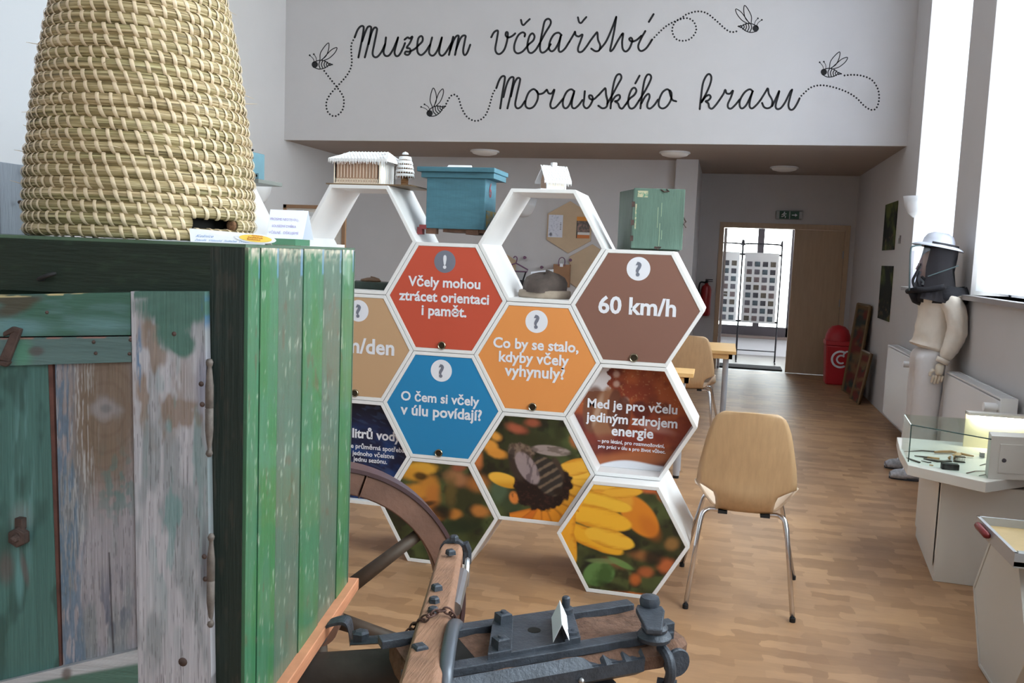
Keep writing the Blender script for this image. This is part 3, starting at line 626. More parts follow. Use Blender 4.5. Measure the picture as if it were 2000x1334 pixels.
# --- printed photographs, painted over the boards
def cfill(px, c): return np.tile(lin(c), (len(px), 1))
def flower(px, py):
    n1 = fbm(px*.022, py*.022, 3, 3); n2 = fbm(px*.05, py*.05, 11, 3)
    c = mix(cfill(px, (52, 54, 30)), cfill(px, (78, 88, 50)), ss(.35, .7, n1)); c = mix(c, cfill(px, (34, 30, 22)), ss(.5, .72, n2)*.8)
    for (x, y, rx, ry, rot, col, s) in (
        (822,915,32,12,0,(226,168,60),.35),(805,925,26,12,.2,(214,150,50),.5),(812,960,30,14,-.1,(212,142,52),.5),(838,948,18,18,.3,(200,132,52),.5),(800,968,26,10,0,(206,140,60),.5),(845,972,14,22,.1,(190,118,52),.5),(822,985,22,12,.3,(196,118,50),.5),(838,1005,26,10,.2,(200,124,52),.5),(888,1004,14,10,0,(198,128,56),.5),
        (893,935,22,14,.3,(170,116,78),.6),(935,945,20,16,.2,(180,112,56),.6),(880,962,12,26,.1,(100,84,44),.6),(938,998,18,10,.2,(196,126,60),.6),(897,912,14,8,0,(150,84,60),.6),
        (955,868,18,10,.5,(236,160,66),.4),(968,884,22,9,.3,(226,150,60),.4),(932,895,10,20,-.2,(206,122,66),.5),(968,852,12,8,.6,(230,160,70),.5),(1010,838,20,9,.3,(176,92,66),.6),(1040,826,14,8,0,(160,84,60),.6),(1130,860,16,14,.2,(204,124,72),.5),(1142,838,9,12,0,(150,110,60),.6),
        (1265,956,22,8,.1,(202,104,60),.5),(1300,970,14,10,.4,(196,100,60),.5),(1255,1085,26,9,.2,(150,98,56),.7),(1300,1105,18,14,.2,(196,104,58),.5),(1312,1062,12,12,0,(150,110,62),.6),(1262,1118,14,10,0,(180,96,54),.6),(1240,1132,10,10,0,(196,104,50),.6),(1200,1100,22,8,.3,(120,84,54),.7),(1225,1165,46,9,.08,(226,122,60),.3),(1250,1172,30,8,.05,(222,118,56),.3)):
        c = mix(c, cfill(px, col), blob(px, py, x, y, rx, ry, s, rot, .5, int(x), .06)*.92)
    for (x, y, rx, ry, rot, col) in ((822,930,13,7,.1,(24,14,10)),(862,1000,22,14,.2,(28,20,16)),(830,985,22,5,-.2,(30,22,16)),(880,1030,60,14,-.1,(30,44,28)),(870,1075,50,12,.1,(36,54,32)),(1276,1088,20,16,0,(24,22,22)),(1230,1060,24,18,.3,(26,28,22)),(1150,1098,12,16,.4,(30,34,28))):
        c = mix(c, cfill(px, col), blob(px, py, x, y, rx, ry, .5, rot, .4, int(y), .06)*.85)
    # grey-green soft stalk leaf, left of the flower
    c = mix(c, cfill(px, (84, 104, 80)), blob(px, py, 975, 958, 17, 24, .5, .2)*.8); c = mix(c, cfill(px, (58, 74, 50)), blob(px, py, 1000, 990, 22, 14, .5, .4)*.7)
    # far orange petal
    c = mix(c, cfill(px, (222, 134, 40)), blob(px, py, 1248, 1008, 50, 27, .10, .85)); c = mix(c, cfill(px, (196, 104, 34)), blob(px, py, 1268, 1030, 26, 14, .6, .9)*.6)
    c = mix(c, cfill(px, (232, 162, 56)), blob(px, py, 1196, 972, 42, 24, .15, .3))
    # big petals: centre, radii, rotation, tint
    P = [(1180,945,72,15,.05,(242,184,66)),(1215,962,40,11,-.05,(238,176,58)),(1160,925,52,13,-.05,(246,190,72)),(1128,912,42,16,-.2,(240,180,64)),(1166,978,70,16,.24,(244,190,60)),(1170,1012,66,22,.26,(246,184,52)),(1150,1050,74,17,.42,(240,176,44)),(1190,1052,50,18,.3,(246,190,60)),(1108,1055,16,48,-.25,(236,170,52)),(1106,1020,18,44,.1,(242,168,46))]
    for x, y, rx, ry, rot, col in P:
        m = blob(px, py, x, y, rx, ry, .07, rot, .12, int(x), .05); d = abs(-(px-x)*math.sin(rot)+(py-y)*math.cos(rot))/ry if rx > ry else abs((px-x)*math.cos(rot)+(py-y)*math.sin(rot))/rx
        c = mix(c, mix(cfill(px, col), cfill(px, (206, 124, 24)), ss(.45, 1.05, d+.5*(fbm(px*.05, py*.3, 4)-.5))*.75), m)
    for x0, y0, x1, y1, w_, col in ((1008,1012,1062,1000,13,(226,134,44)),(1024,1018,1058,992,9,(212,112,36)),(1046,1020,1062,990,10,(232,140,44)),(1068,1022,1066,988,11,(236,146,42)),(1090,1022,1074,984,12,(240,156,44)),(1112,1004,1082,978,13,(240,164,48)),(1128,985,1090,968,13,(242,170,52)),(1136,962,1094,950,12,(244,180,58))):
        dx, dy = x1-x0, y1-y0; L = math.hypot(dx, dy); t = ((px-x0)*dx+(py-y0)*dy)/L/L; d = abs((px-x0)*dy-(py-y0)*dx)/L
        c = mix(c, mix(cfill(px, col), cfill(px, (176, 90, 24)), ss(.5, 1., d/w_)*.7), (1-ss(.85, 1.1, d/w_))*(t > -.2)*(t < 1.2))
    m = blob(px, py, 985, 938, 32, 13, .1, .32); c = mix(c, mix(cfill(px, (244, 186, 70)), cfill(px, (214, 150, 40)), ss(.2, 1, (py-930)/20)), m)
    c = mix(c, cfill(px, (218, 130, 60)), blob(px, py, 1004, 972, 9, 12, .3, -.3))
    # dark cone of the flower
    m = blob(px, py, 1060, 950, 57, 46, .06, -.1, .3, 5, .12); c = mix(c, mix(cfill(px, (30, 18, 16)), cfill(px, (62, 34, 30)), ss(.5, .8, fbm(px*.25, py*.25, 8))), m)
    # bee
    c = mix(c, cfill(px, (60, 46, 40)), blob(px, py, 1010, 915, 13, 26, .25, -.4)); c = mix(c, cfill(px, (70, 54, 46)), blob(px, py, 1090, 915, 8, 24, .3, -.4))
    d_ = ((px-1048)*math.cos(1.05)+(py-905)*math.sin(1.05))
    ab = blob(px, py, 1068, 930, 42, 26, .08, 1.05); st = .5+.5*np.sin((px*math.cos(1.05)+py*math.sin(1.05))*.42)
    c = mix(c, mix(cfill(px, (50, 44, 42)), cfill(px, (132, 112, 92)), ss(.5, 1., st+.5*(fbm(px*.2, py*.2, 17)-.5))*.75), ab); c = mix(c, cfill(px, (40, 28, 22)), blob(px, py, 1090, 960, 10, 8, .4)*.9)
    m = blob(px, py, 1018, 884, 26, 18, .14, .35, .3, 2, .2); c = mix(c, mix(cfill(px, (126, 106, 92)), cfill(px, (88, 70, 58)), ss(.4, .7, fbm(px*.2, py*.2, 31))), m); c = mix(c, cfill(px, (50, 38, 34)), blob(px, py, 1026, 892, 13, 8, .4, .3)*.8)
    c = mix(c, cfill(px, (48, 40, 40)), blob(px, py, 999, 888, 6, 13, .3, .2)*.8)
    m = blob(px, py, 1030, 914, 36, 17, .08, 1.0); c = mix(c, mix(cfill(px, (164, 146, 148)), cfill(px, (120, 104, 108)), ss(.45, .6, fbm(px*.16, py*.05, 41))), m*.85)
    m = blob(px, py, 1076, 880, 38, 10, .12, .12); c = mix(c, mix(cfill(px, (176, 158, 154)), cfill(px, (130, 112, 108)), ss(.45, .6, fbm(px*.05, py*.2, 43))), m*.8)
    # green leaf in the right hexagon
    m = blob(px, py, 1170, 1121, 31, 24, .1, -.15); c = mix(c, mix(cfill(px, (96, 132, 74)), cfill(px, (66, 96, 48)), ss(.3, .7, fbm(px*.05, py*.05, 51))), m)
    c = mix(c, cfill(px, (104, 138, 76)), blob(px, py, 1212, 1100, 26, 6, .25, .45)); c = mix(c, cfill(px, (120, 138, 88)), blob(px, py, 1180, 1096, 34, 5, .3, .05)*.7)
    c = mix(c, cfill(px, (26, 20, 16)), blob(px, py, 1200, 1148, 30, 8, .5, .3)*.7)
    return c
def honey(px, py):
    n = fbm(px*.03, py*.03, 61, 4); c = mix(cfill(px, (134, 52, 28)), cfill(px, (168, 84, 44)), ss(.35, .7, n)); c = mix(c, cfill(px, (96, 32, 24)), ss(.5, .75, fbm(px*.02+5, py*.02, 66)))
    c = mix(c, cfill(px, (206, 160, 110)), ss(.8, .9, vn(px*.35, py*.35, 71))*.35*(py < 800))
    w1 = ((px < 1189+4*np.sin(py*.3))&(py < 764)).astype(float)*ss(1250, 1180, px+ (py-700)*.25); c = mix(c, cfill(px, (222, 218, 222)), ss(0, 1, w1*1.5))
    for x, y, s_ in ((1204,731,6),(1204,750,6),(1188,760,5),(1222,782,6)): c = mix(c, cfill(px, (196, 160, 146)), blob(px, py, x, y, s_, s_, .5)*.9)
    for x, y, rx, ry, cc in ((1160,800,22,46,(112,70,50)),(1186,812,29,54,(150,104,76)),(1200,800,14,40,(104,58,42)),(1216,812,16,38,(92,46,36))): c = mix(c, cfill(px, cc), blob(px, py, x, y, rx, ry, .12, .08)*.9)
    c = mix(c, cfill(px, (196, 166, 146)), blob(px, py, 1168, 800, 5, 30, .5, .3)*.6); c = mix(c, cfill(px, (190, 140, 130)), blob(px, py, 1280, 836, 36, 8, .6, .3)*.5)
    c = mix(c, cfill(px, (120, 40, 32)), blob(px, py, 1240, 858, 90, 12, .5)*.7); c = mix(c, cfill(px, (170, 98, 56)), blob(px, py, 1240, 896, 90, 14, .5, -.06)*.8)
    bot = ss(905, 909, py+9*np.sin((px-1160)*.03)+(px-1240)*.05); c = mix(c, cfill(px, (222, 224, 232)), bot)
    return c
def water(px, py):
    n = fbm((px+py*.5)*.03, (py-px*.4)*.05, 81, 4); c = mix(cfill(px, (18, 26, 60)), cfill(px, (26, 66, 130)), ss(.35, .7, n)*ss(780, 920, py)); c = mix(c, cfill(px, (14, 16, 30)), ss(840, 790, py)*.8)
    c = mix(c, cfill(px, (60, 80, 120)), ss(.72, .82, vn((px*.9+py)*.05, (py-px*.5)*.25, 88))*.35)
    return c
WHT = 'white open'
# column -3 .. 2
hexbox('white open hexagon box mostly hidden behind the straw skep', -3, -.5, front='back_board', fcol=(236, 236, 240), recess=.3)
hexbox('white hexagon box behind the green cabinet, second column', -2, 0, front='door', fcol=(196, 160, 110))
hexbox('white hexagon box low behind the green cabinet', -3, .5, front='door', fcol=(90, 150, 90))
hexbox('white hexagon box at knee height behind the green cabinet', -2, 1, front='door', fcol=(60, 130, 180))
hexbox('white hexagon box on the floor behind the green cabinet, outer column', -3, 1.5, front='door', fcol=(200, 120, 70))
hexbox('white hexagon box on the floor behind the green cabinet, inner column', -2, 2, front='door', fcol=(150, 100, 80))
hexbox('open white hexagon box carrying the long gingerbread house', -1, -.5, depth=.34)
r, y = hexbox('hexagon box with tan door lettered km/den', -1, .5, front='door', fcol=(198, 162, 126), knob=(693, 768))
icon(r, 700, 607, y, '?'); line(r, 'km/den', 657, 770, 690, y)
r, y = hexbox('hexagon box with recessed dark blue water print, litrů vody', -1, 1.5, front='print', recess=.03, paint=water)
line(r, 'litrů vody', 688, 783, 858, y, .03); line(r, 'je průměrná spotřeba', 682, 790, 879, y, .02); line(r, 'jednoho včelstva', 688, 770, 892, y, .02); line(r, 'jednu sezónu.', 690, 756, 903, y, .02)
r, y = hexbox('hexagon box with red door, Včely mohou ztrácet orientaci i paměť', 0, 0, front='door', fcol=(200, 84, 62), knob=(863, 675))
icon(r, 869, 511, y, '!', True); line(r, 'Včely mohou', 797, 938, 561, y); line(r, 'ztrácet orientaci', 779, 955, 590, y); line(r, 'i pamět.', 823, 911, 617, y)
r, y = hexbox('hexagon box with blue door, O čem si včely v úlu povídají?', 0, 1, front='door', fcol=(36, 134, 190), knob=(857, 885))
icon(r, 862, 724, y, '?'); line(r, 'O čem si včely', 783, 936, 787, y); line(r, 'v úlu povídají?', 782, 941, 815, y)
hexbox('floor-level hexagon box with blurred yellow flower print behind the wheel', 0, 2, front='print', paint=flower)
hexbox('open white hexagon box with the felt hat inside, small house on top', 1, -.5, depth=.37)
r, y = hexbox('hexagon box with orange door, Co by se stalo, kdyby včely vyhynuly?', 1, .5, front='door', fcol=(232, 152, 84), knob=(1040, 795))
icon(r, 1048, 628, y, '?'); line(r, 'Co by se stalo,', 963, 1130, 683, y); line(r, 'kdyby včely', 974, 1111, 710, y); line(r, 'vyhynuly?', 985, 1103, 737, y)
hexbox('hexagon box with a print of a bee on a yellow flower', 1, 1.5, front='print', paint=flower)
r, y = hexbox('hexagon box with brown door, 60 km/h', 2, 0, front='door', fcol=(134, 96, 84), knob=(1238, 699))
icon(r, 1247, 525, y, '?'); line(r, '60 km/h', 1168, 1320, 614, y)
r, y = hexbox('open hexagon box with recessed honey print, Med je pro včelu', 2, 1, depth=.3, front='print', recess=.11, paint=honey)
line(r, 'Med je pro včelu', 1147, 1323, 802, y); line(r, 'jediným zdrojem', 1144, 1323, 829, y); line(r, 'energie', 1194, 1276, 853, y); line(r, '– pro létání, pro rozmnožování,', 1167, 1298, 869, y, .02); line(r, 'pro práci v úlu a pro život vůbec.', 1168, 1300, 880, y, .02)
hexbox('nearest hexagon box with yellow petal and green leaf print, on the floor', 2, 2, depth=.46, front='print', yoff=-.1, paint=flower)

# ---------- on top: long gingerbread house with tree
ZT = HZ0+S3*HS*.5+S3/2*HS   # top of the open boxes
ZB = HZ0+S3/2*HS
ginger_m = mat('gingerbread', (176, 144, 122), .8, noise=.08, scale=30); icing_m = mat('royal_icing', (240, 240, 242), .55, bump=.6, bscale=260)
board_m = mat('brown_board', (120, 98, 74), .6); pipe_m = mat('icing_piping', (238, 224, 206), .6)
cy = HD+.13; x0 = onY(653, 363, cy-.09)[0]; x1 = onY(741, 363, cy-.09)[0]
r = thing('gingerbread_house', 'long gingerbread house with white iced roof on a brown board', 'gingerbread house', ((x0+x1)/2, cy, ZT), 0)
g = G(); g.b2((x0-.03, HD+.01, ZT), (x1+.17, HD+.3, ZT+.006)); B('base_board', g, board_m, r)
zb_ = ZT+.006; hw = .105; y0, y1 = cy-.09, cy+.11
for yy in (y0, y1-.012): g = G(); g.b2((x0, yy, zb_), (x1, yy+.012, zb_+hw)); B('long_wall', g, ginger_m, r)
xm = (y0+y1)/2
for xx in (x0, x1-.01): g = G(); g.prism([(xx, y0, zb_), (xx, y1, zb_), (xx, y1, zb_+hw), (xx, xm, zb_+hw+.05), (xx, y0, zb_+hw)], (.01, 0, 0)); B('gable', g, icing_m, r)
g = G(); e = .02; yr0, yr1 = y0-.025, y1+.025
def roof(g, x0, x1, yr0, yr1, ze, zr, hip, th=.012):
    ym = (yr0+yr1)/2
    a = [v3(x0, yr0, ze), v3(x1, yr0, ze), v3(x1-hip, ym, zr), v3(x0+hip, ym, zr)]; b_ = [v3(x0, yr1, ze), v3(x1, yr1, ze), v3(x1-hip, ym, zr), v3(x0+hip, ym, zr)]
    g.prism(a, (0, 0, th)); g.prism(b_, (0, 0, th))
    if hip: g.prism([a[0], a[3], b_[0]], (0, 0, th)); g.prism([a[1], a[2], b_[1]], (0, 0, th))
roof(g, x0-e, x1+.05, yr0, yr1, zb_+hw-.002, zb_+hw+.045, .045); B('roof', g, icing_m, r, bev=.003)
g = G(); rnd = random.Random(4)
for k in range(46):   # crossed icing bands on the roof and icicles at the eaves
    t = k/46; xa = x0-e+t*(x1-x0+.07)
    g.tube([(xa, yr0, zb_+hw+.012), (xa+rnd.uniform(-.003, .003), yr0-.001, zb_+hw-rnd.uniform(.006, .018))], [.0028, .001], 5)
for k in range(-4, 17):
    for sgn in (1, -1):
        p0 = x0-e+k*.0165+(.07 if sgn < 0 else 0); q = [(p0+sgn*.07*u, yr0+u*(yr1-yr0)/2, zb_+hw+.012+.045*u) for u in (0, .5, 1)]
        q = [p for p in q if x0-e+.045*(p[2]-zb_-hw-.012)/.045 <= p[0] <= x1+.05-.045*(p[2]-zb_-hw-.012)/.045]
        if len(q) > 1: g.tube(q, .0022, 5)
B('icing_lattice', g, icing_m, r, kind='stuff')
g = G()
for k in range(13):
    xx = x0+.018+k*(x1-x0-.036)/12; g.tube([(xx, y0-.002, zb_+hw-.004), (xx+.001, y0-.003, zb_+hw*.5), (xx, y0-.002, zb_+.03)], .0014, 5)
for k in range(26):
    xx = x0+.006+k*(x1-x0-.012)/26; g.tube([(xx, y0-.002, zb_+.003), (xx+.008, y0-.003, zb_+.026)], .0012, 4); g.tube([(xx+.008, y0-.002, zb_+.003), (xx, y0-.003, zb_+.026)], .0012, 4)
g.tube([(x0, y0-.002, zb_), (x0, y0-.002, zb_+hw)], .003, 5); g.tube([(x1, y0-.002, zb_), (x1, y0-.002, zb_+hw)], .004, 5); g.tube([(x0, y0-.002, zb_+.002), (x1, y0-.002, zb_+.002)], .003, 5)
for k in range(7): yy = y0+.02+k*(y1-y0-.04)/6; g.tube([(x1+.0008, yy, zb_+.005), (x1+.0008, yy, zb_+hw-.004)], .0012, 4)
B('icing_piping', g, pipe_m, r)
P = onY(790, 366, HD+.17); P = v3(P[0], HD+.17, ZT+.007)
r = thing('gingerbread_tree', 'little tiered gingerbread tree with iced rims beside the long house', 'gingerbread tree', P, 0)
g = G()
for k in range(5): g.lathe([(.0, k*.009), (.017, k*.009), (.0185, k*.009+.0045), (.017, k*.009+.0085), (0, k*.009+.0085)], P, n=16)
B('trunk', g, mat('gingerbread_dark', (152, 112, 76), .8), r, smooth=True)
g = G(); gi = G()
for k, rr in enumerate((.046, .044, .040, .036, .030)):
    z = .046+k*.0205; g.lathe([(0, z), (rr*.92, z), (rr*.9, z+.012), (0, z+.014)], P, n=24)
    gi.lathe([(rr*.86, z+.016), (rr*.98, z+.012), (rr*1.02, z+.005), (rr*.97, z+.001), (rr*.9, z+.004)], P, n=24); gi.lathe([(0, z+.018), (rr*.9, z+.015)], P, n=24)
    for q in range(22): a = q*2*math.pi/22; gi.tube([P+v3(rr*math.cos(a), rr*math.sin(a), z+.005), P+v3(rr*math.cos(a), rr*math.sin(a), z-.005-.004*(q % 3))], [.0022, .0008], 4)
gi.lathe([(.017, .155), (.012, .163), (0, .168)], P, n=14)
B('tier', g, mat('gingerbread_dark', (0, 0, 0)), r, smooth=True); B('icing_rim', gi, icing_m, r, smooth=True)
# ---------- small white gingerbread house
cy = HD+.12; c = onY(1080, 364, cy); P = v3(c[0], cy, ZT)
r = thing('gingerbread_house', 'tiny white iced gingerbread house with chimney on the middle open hexagon', 'gingerbread house', P, .6); 
g = G(); R = rotz(.6)
def Q(x, y, z): return P+R@v3(x, y, z)
g.hexa([Q(-.085, -.06, 0), Q(.07, -.06, 0), Q(.07, .06, 0), Q(-.085, .06, 0), Q(-.085, -.06, .004), Q(.07, -.06, .004), Q(.07, .06, .004), Q(-.085, .06, .004)]); B('base_board', g, paper_m, r)
w_, d_ = .047, .036
for s_ in (-1, 1): g = G(); g.prism([Q(-w_, s_*d_, .004), Q(w_, s_*d_, .004), Q(w_, s_*d_, .045), Q(-w_, s_*d_, .045)], R@v3(0, -s_*.006, 0)); B('long_wall', g, mat('gingerbread_pale', (226, 216, 202), .7), r)
for s_ in (-1, 1): g = G(); g.prism([Q(s_*w_, -d_, .004), Q(s_*w_, d_, .004), Q(s_*w_, d_, .045), Q(s_*w_, 0, .095), Q(s_*w_, -d_, .045)], R@v3(-s_*.006, 0, 0)); B('gable', g, ginger_m, r)
g = G()
for s_ in (-1, 1): g.prism([Q(-w_-.02, s_*(d_+.022), .032), Q(w_+.02, s_*(d_+.022), .032), Q(w_+.008, 0, .104), Q(-w_-.008, 0, .104)], (0, 0, .010))
for k in range(-3, 9):
    for sg in (1, -1):
        a = -w_-.015+k*.014+(.05 if sg < 0 else 0); q = [Q(min(max(a+sg*.04*u, -w_-.018), w_+.018), -(d_+.022)*(1-u)-.001, .043+.07*u) for u in (0, .5, 1)]; g.tube(q, .0022, 5)
for k in range(20): xx = -w_-.018+k*(2*w_+.036)/19; g.tube([Q(xx, -d_-.022, .036), Q(xx, -d_-.022, .028-.005*(k % 3))], [.002, .0008], 4)
for xx in (-w_+.002, w_-.002): g.tube([Q(xx, -d_-.002, .002), Q(xx, -d_-.002, .034)], .0045, 6)
B('roof', g, icing_m, r, smooth=False)
g = G(); g.hexa([Q(-.012, -.012, .09), Q(.012, -.012, .09), Q(.012, .012, .09), Q(-.012, .012, .09), Q(-.012, -.012, .128), Q(.012, -.012, .128), Q(.012, .012, .128), Q(-.012, .012, .128)]); B('chimney', g, icing_m, r, bev=.002)

# ---------- blue hive in the valley between the two open boxes
blue_m = mat('blue_hive_paint', (70, 116, 132), .6, noise=.16, scale=7, stretch=(1, 1, 5), bump=.3, bscale=90, bstretch=(1, 1, .1))
y0 = HD+.06; a = onY(834, 345, y0); b_ = onY(945, 449, y0); x0, x1, z1, z0 = a[0], b_[0], a[2], b_[2]; yd = y0+.2
r = thing('beehive_box', 'small blue wooden beehive with number 6 and flat roof above the red door', 'beehive', ((x0+x1)/2, y0+.1, z0-.03), 0)
g = G(); g.b2((x0, y0, z0), (x1, yd, z1+.01)); B('body', g, blue_m, r, bev=.003)
g = G(); zl = onY(820, 345, y0)[2]; a = onY(823, 338, y0-.01); b_ = onY(965, 345, y0-.01)
g.b2((a[0], y0-.012, z1-.004), (b_[0], yd+.02, z1+.022)); B('roof_moulding', g, blue_m, r, bev=.002)
a = onY(814, 330, y0-.03); b_ = onY(966, 330, y0-.03)
g = G(); g.b2((a[0], y0-.03, z1+.022), (b_[0], yd+.035, z1+.044)); B('roof', g, blue_m, r, bev=.003)
g = G(); g.b2((x1, y0+.03, z0), (x1+.004, yd-.005, z0+.09)); B('stain_patch', g, mat('ochre_worn', (150, 124, 62), .7, noise=.3, scale=25, col2=(60, 124, 150), thresh=(.35, .6)), r)
text('number', '6', mat('number_red', (120, 52, 62), .6), r, v3(x1+.0015, y0+.065, z0+.155), (0, 1, 0), (0, 0, 1), size=.095, bold=.02)
g = G(); g.b2((x0+.08, y0+.02, z0-.016), (x1+.0, yd, z0)); g.b2((x1-.09, y0+.01, z0-.024), (x1-.03, y0+.16, z0)); B('floor_board', g, mat('worn_brown', (104, 74, 58), .7, noise=.3, scale=20), r)
g = G(); g.b2((x0-.032, y0+.0, z0-.005), (x0+.004, y0+.05, z0+.015)); g.b2((x0-.045, y0+.01, z0-.03), (x0-.02, y0+.045, z0+.004)); B('entrance_block', g, mat('brick_red_paint', (130, 56, 58), .6), r)
g = G(); g.b2((x0+.0, y0+.005, z0-.026), (x0+.048, y0+.05, z0)); B('foot', g, mat('worn_brown', (0, 0, 0)), r)
g = G(); a = onY(875, 327, y0+.02); b_ = onY(920, 322, y0+.02); zr = z1+.044; R_ = .02
g.hexa([(a[0], y0, zr), (b_[0], y0, zr), (b_[0], y0+.05, zr), (a[0], y0+.05, zr), (a[0], y0+.028, zr+.014), (b_[0], y0+.028, zr+.014), (b_[0], y0+.03, zr+.014), (a[0], y0+.03, zr+.014)])
tag(B('folded_card', g, paper_m), 'little white folded card on the roof of the blue hive', 'card')
# ---------- green box on the brown hexagon
gr_m = mat('green_box_paint', (88, 114, 102), .55, noise=.14, scale=8, stretch=(3, 3, .6), bump=.3, bscale=60, bstretch=(4, 4, .3)); grd_m = mat('green_box_dark', (46, 60, 46), .6, noise=.25, scale=9, stretch=(3, 3, .6), bump=.3)
r = thing('green_hive_box', 'small worn green wooden box with hooks on the brown hexagon', 'beehive', (0, 0, 0), 0); bpy.context.view_layer.update()
yf_ = HD+.07; A = onY(1231, 486, yf_); Bq = onY(1328, 489, yf_); C0 = onY(1231, 365, yf_)
L = math.hypot(*(Bq-A)[:2]); th = .17; dx = v3(math.cos(th), -math.sin(th)*.0, 0); ux = rotz(.12)@v3(1, 0, 0); uy = rotz(.50)@v3(0, 1, 0)*1.0
W_ = L; H_ = C0[2]-A[2]; zb0 = ZB+.001
A = v3(A[0], yf_, zb0); ux = v3(math.cos(.10), math.sin(.10), 0); uy = v3(-math.sin(.42), math.cos(.42), 0); Dp = .2
def GB(a, b, c): return A+ux*a+uy*b+v3(0, 0, c)
H_ = .272
def hx8(a0, a1, b0, b1, c0, c1): return [GB(a0, b0, c0), GB(a1, b0, c0), GB(a1, b1, c0), GB(a0, b1, c0), GB(a0, b0, c1), GB(a1, b0, c1), GB(a1, b1, c1), GB(a0, b1, c1)]
g = G(); g.hexa(hx8(0, W_, 0, Dp, 0, H_-.004)); B('case', g, grd_m, r, bev=.003)
g = G(); g.hexa(hx8(.0, W_+.004, -.016, -.001, .006, H_)); B('door', g, gr_m, r, bev=.003)
g = G(); g.hexa(hx8(.015, .06, -.0175, -.0158, H_-.04, H_-.012)); g.hexa(hx8(.008, .014, -.0175, -.0158, .09, H_-.07)); B('worn_patch', g, mat('bare_wood_patch', (186, 180, 150), .8, noise=.4, scale=50, col2=(90, 140, 118), thresh=(.4, .55)), r)
g = G()
for k, (a0, c0, c1) in enumerate(((.118, .02, .12), (.107, .1, .19), (.122, .15, .21), (.128, .05, .09))): g.hexa(hx8(a0, a0+.0015, -.0172, -.0158, c0, c1))
B('scratch', g, mat('scratch_pale', (170, 190, 160), .8), r)
for q_ in ([GB(.115, -.018, H_-.004), GB(.13, -.022, H_-.014), GB(.15, -.022, H_-.012), GB(.14, -.018, H_-.002)], [GB(W_+.004, -.01, .15), GB(W_+.012, -.02, .13), GB(W_+.002, -.022, .12), GB(W_+.014, -.02, .105)], [GB(.1, -.018, .012), GB(.115, -.024, .006), GB(.13, -.018, .014), GB(.1, -.018, .015)]):
    g = G(); g.tube(q_, .003, 6); B('hook', g, rust_m, r)
for a0, c0 in ((-.002, .2), (-.002, .12), (-.002, .05)): g = G(); g.hexa(hx8(a0-.006, a0+.007, -.0175, -.014, c0-.012, c0+.012)); B('hinge', g, rust_m, r)
# ---------- felt hat in the middle open hexagon
zi = HZ0-S3*(-.5)*HS-S3/2*HS+.017
yh = HD+.16; c = onY(1064, 572, yh); P = v3(c[0], yh, zi)
r = thing('bee_hat', 'grey-brown soft hat with veil band lying in the open hexagon', 'hat', P, 0)
felt_m = mat('brown_felt', (84, 74, 70), .95, noise=.2, scale=25, bump=.4, bscale=150); canvas_m = mat('pale_canvas', (160, 146, 132), .95, noise=.1, scale=30, bump=.3, bscale=200)
def softlathe(prof, P, sx, sy, wob, n=32, seed=0):
    g = G(); V = []
    for i, (rr, h) in enumerate(prof):
        for k in range(n):
            a = 2*math.pi*k/n; f = 1+wob*(vn(3+2*math.cos(a), 3+2*math.sin(a)+i*.3, seed)-.5)
            hh = h*(1+wob*1.2*(vn(5+1.5*math.cos(a), 5+1.5*math.sin(a), seed+2)-.5)); V.append(P+v3(rr*sx*f*math.cos(a), rr*sy*f*math.sin(a), hh))
    Fs = [(i*n+k, i*n+(k+1) % n, (i+1)*n+(k+1) % n, (i+1)*n+k) for i in range(len(prof)-1) for k in range(n)]; return g.add(V, Fs)
B('brim', softlathe([(.0, .001), (.120, .001), (.124, .01), (.122, .034), (.113, .038), (.09, .036)], P, 1, .95, .08), canvas_m, r, smooth=True)
B('crown', softlathe([(.117, .03), (.119, .045), (.112, .068), (.095, .092), (.065, .108), (.03, .116), (0, .118)], P, .98, .92, .3, seed=4), felt_m, r, smooth=True)
# paper card behind the hat
g = G(); a = onY(1036, 541, HD+.33); b_ = onY(1080, 538, HD+.33); c_ = onY(1081, 526, HD+.345); d_ = onY(1037, 531, HD+.345)
g.prism([v3(a[0], HD+.32, zi+.002), v3(b_[0], HD+.32, zi+.002), c_, d_], (0, .002, 0)); tag(B('white_card', g, paper_m), 'white paper card leaning behind the felt hat', 'card')
# dark green box and brown lump in the left open hexagon
zi2 = zi; a = onY(640, 560, HD+.12)
g = G(); xb_ = onY(727, 562, HD+.1)[0]; x9 = HX0-1.5*HS-HS*.36
g.b2((x9, HD+.1, zi2), (HX0-1.5*HS+HS*.42, HD+.24, zi2+.036)); t = tag(B('dark_tray', g, mat('dark_green_case', (38, 52, 46), .5, noise=.2, scale=20), bev=.004), 'dark green flat case inside the left open hexagon', 'case')
P = onY(722, 553, HD+.16); P = v3(P[0], HD+.17, zi2+.0355)
tag(B('smoker_bellows', softlathe([(0, 0), (.045, 0), (.05, .006), (.042, .014), (.02, .02), (0, .022)], P, 1, .7, .5, seed=9), mat('brown_leather', (104, 78, 56), .6, noise=.2, scale=30), smooth=True), 'small brown leather bellows lying on the dark green case', 'bellows')
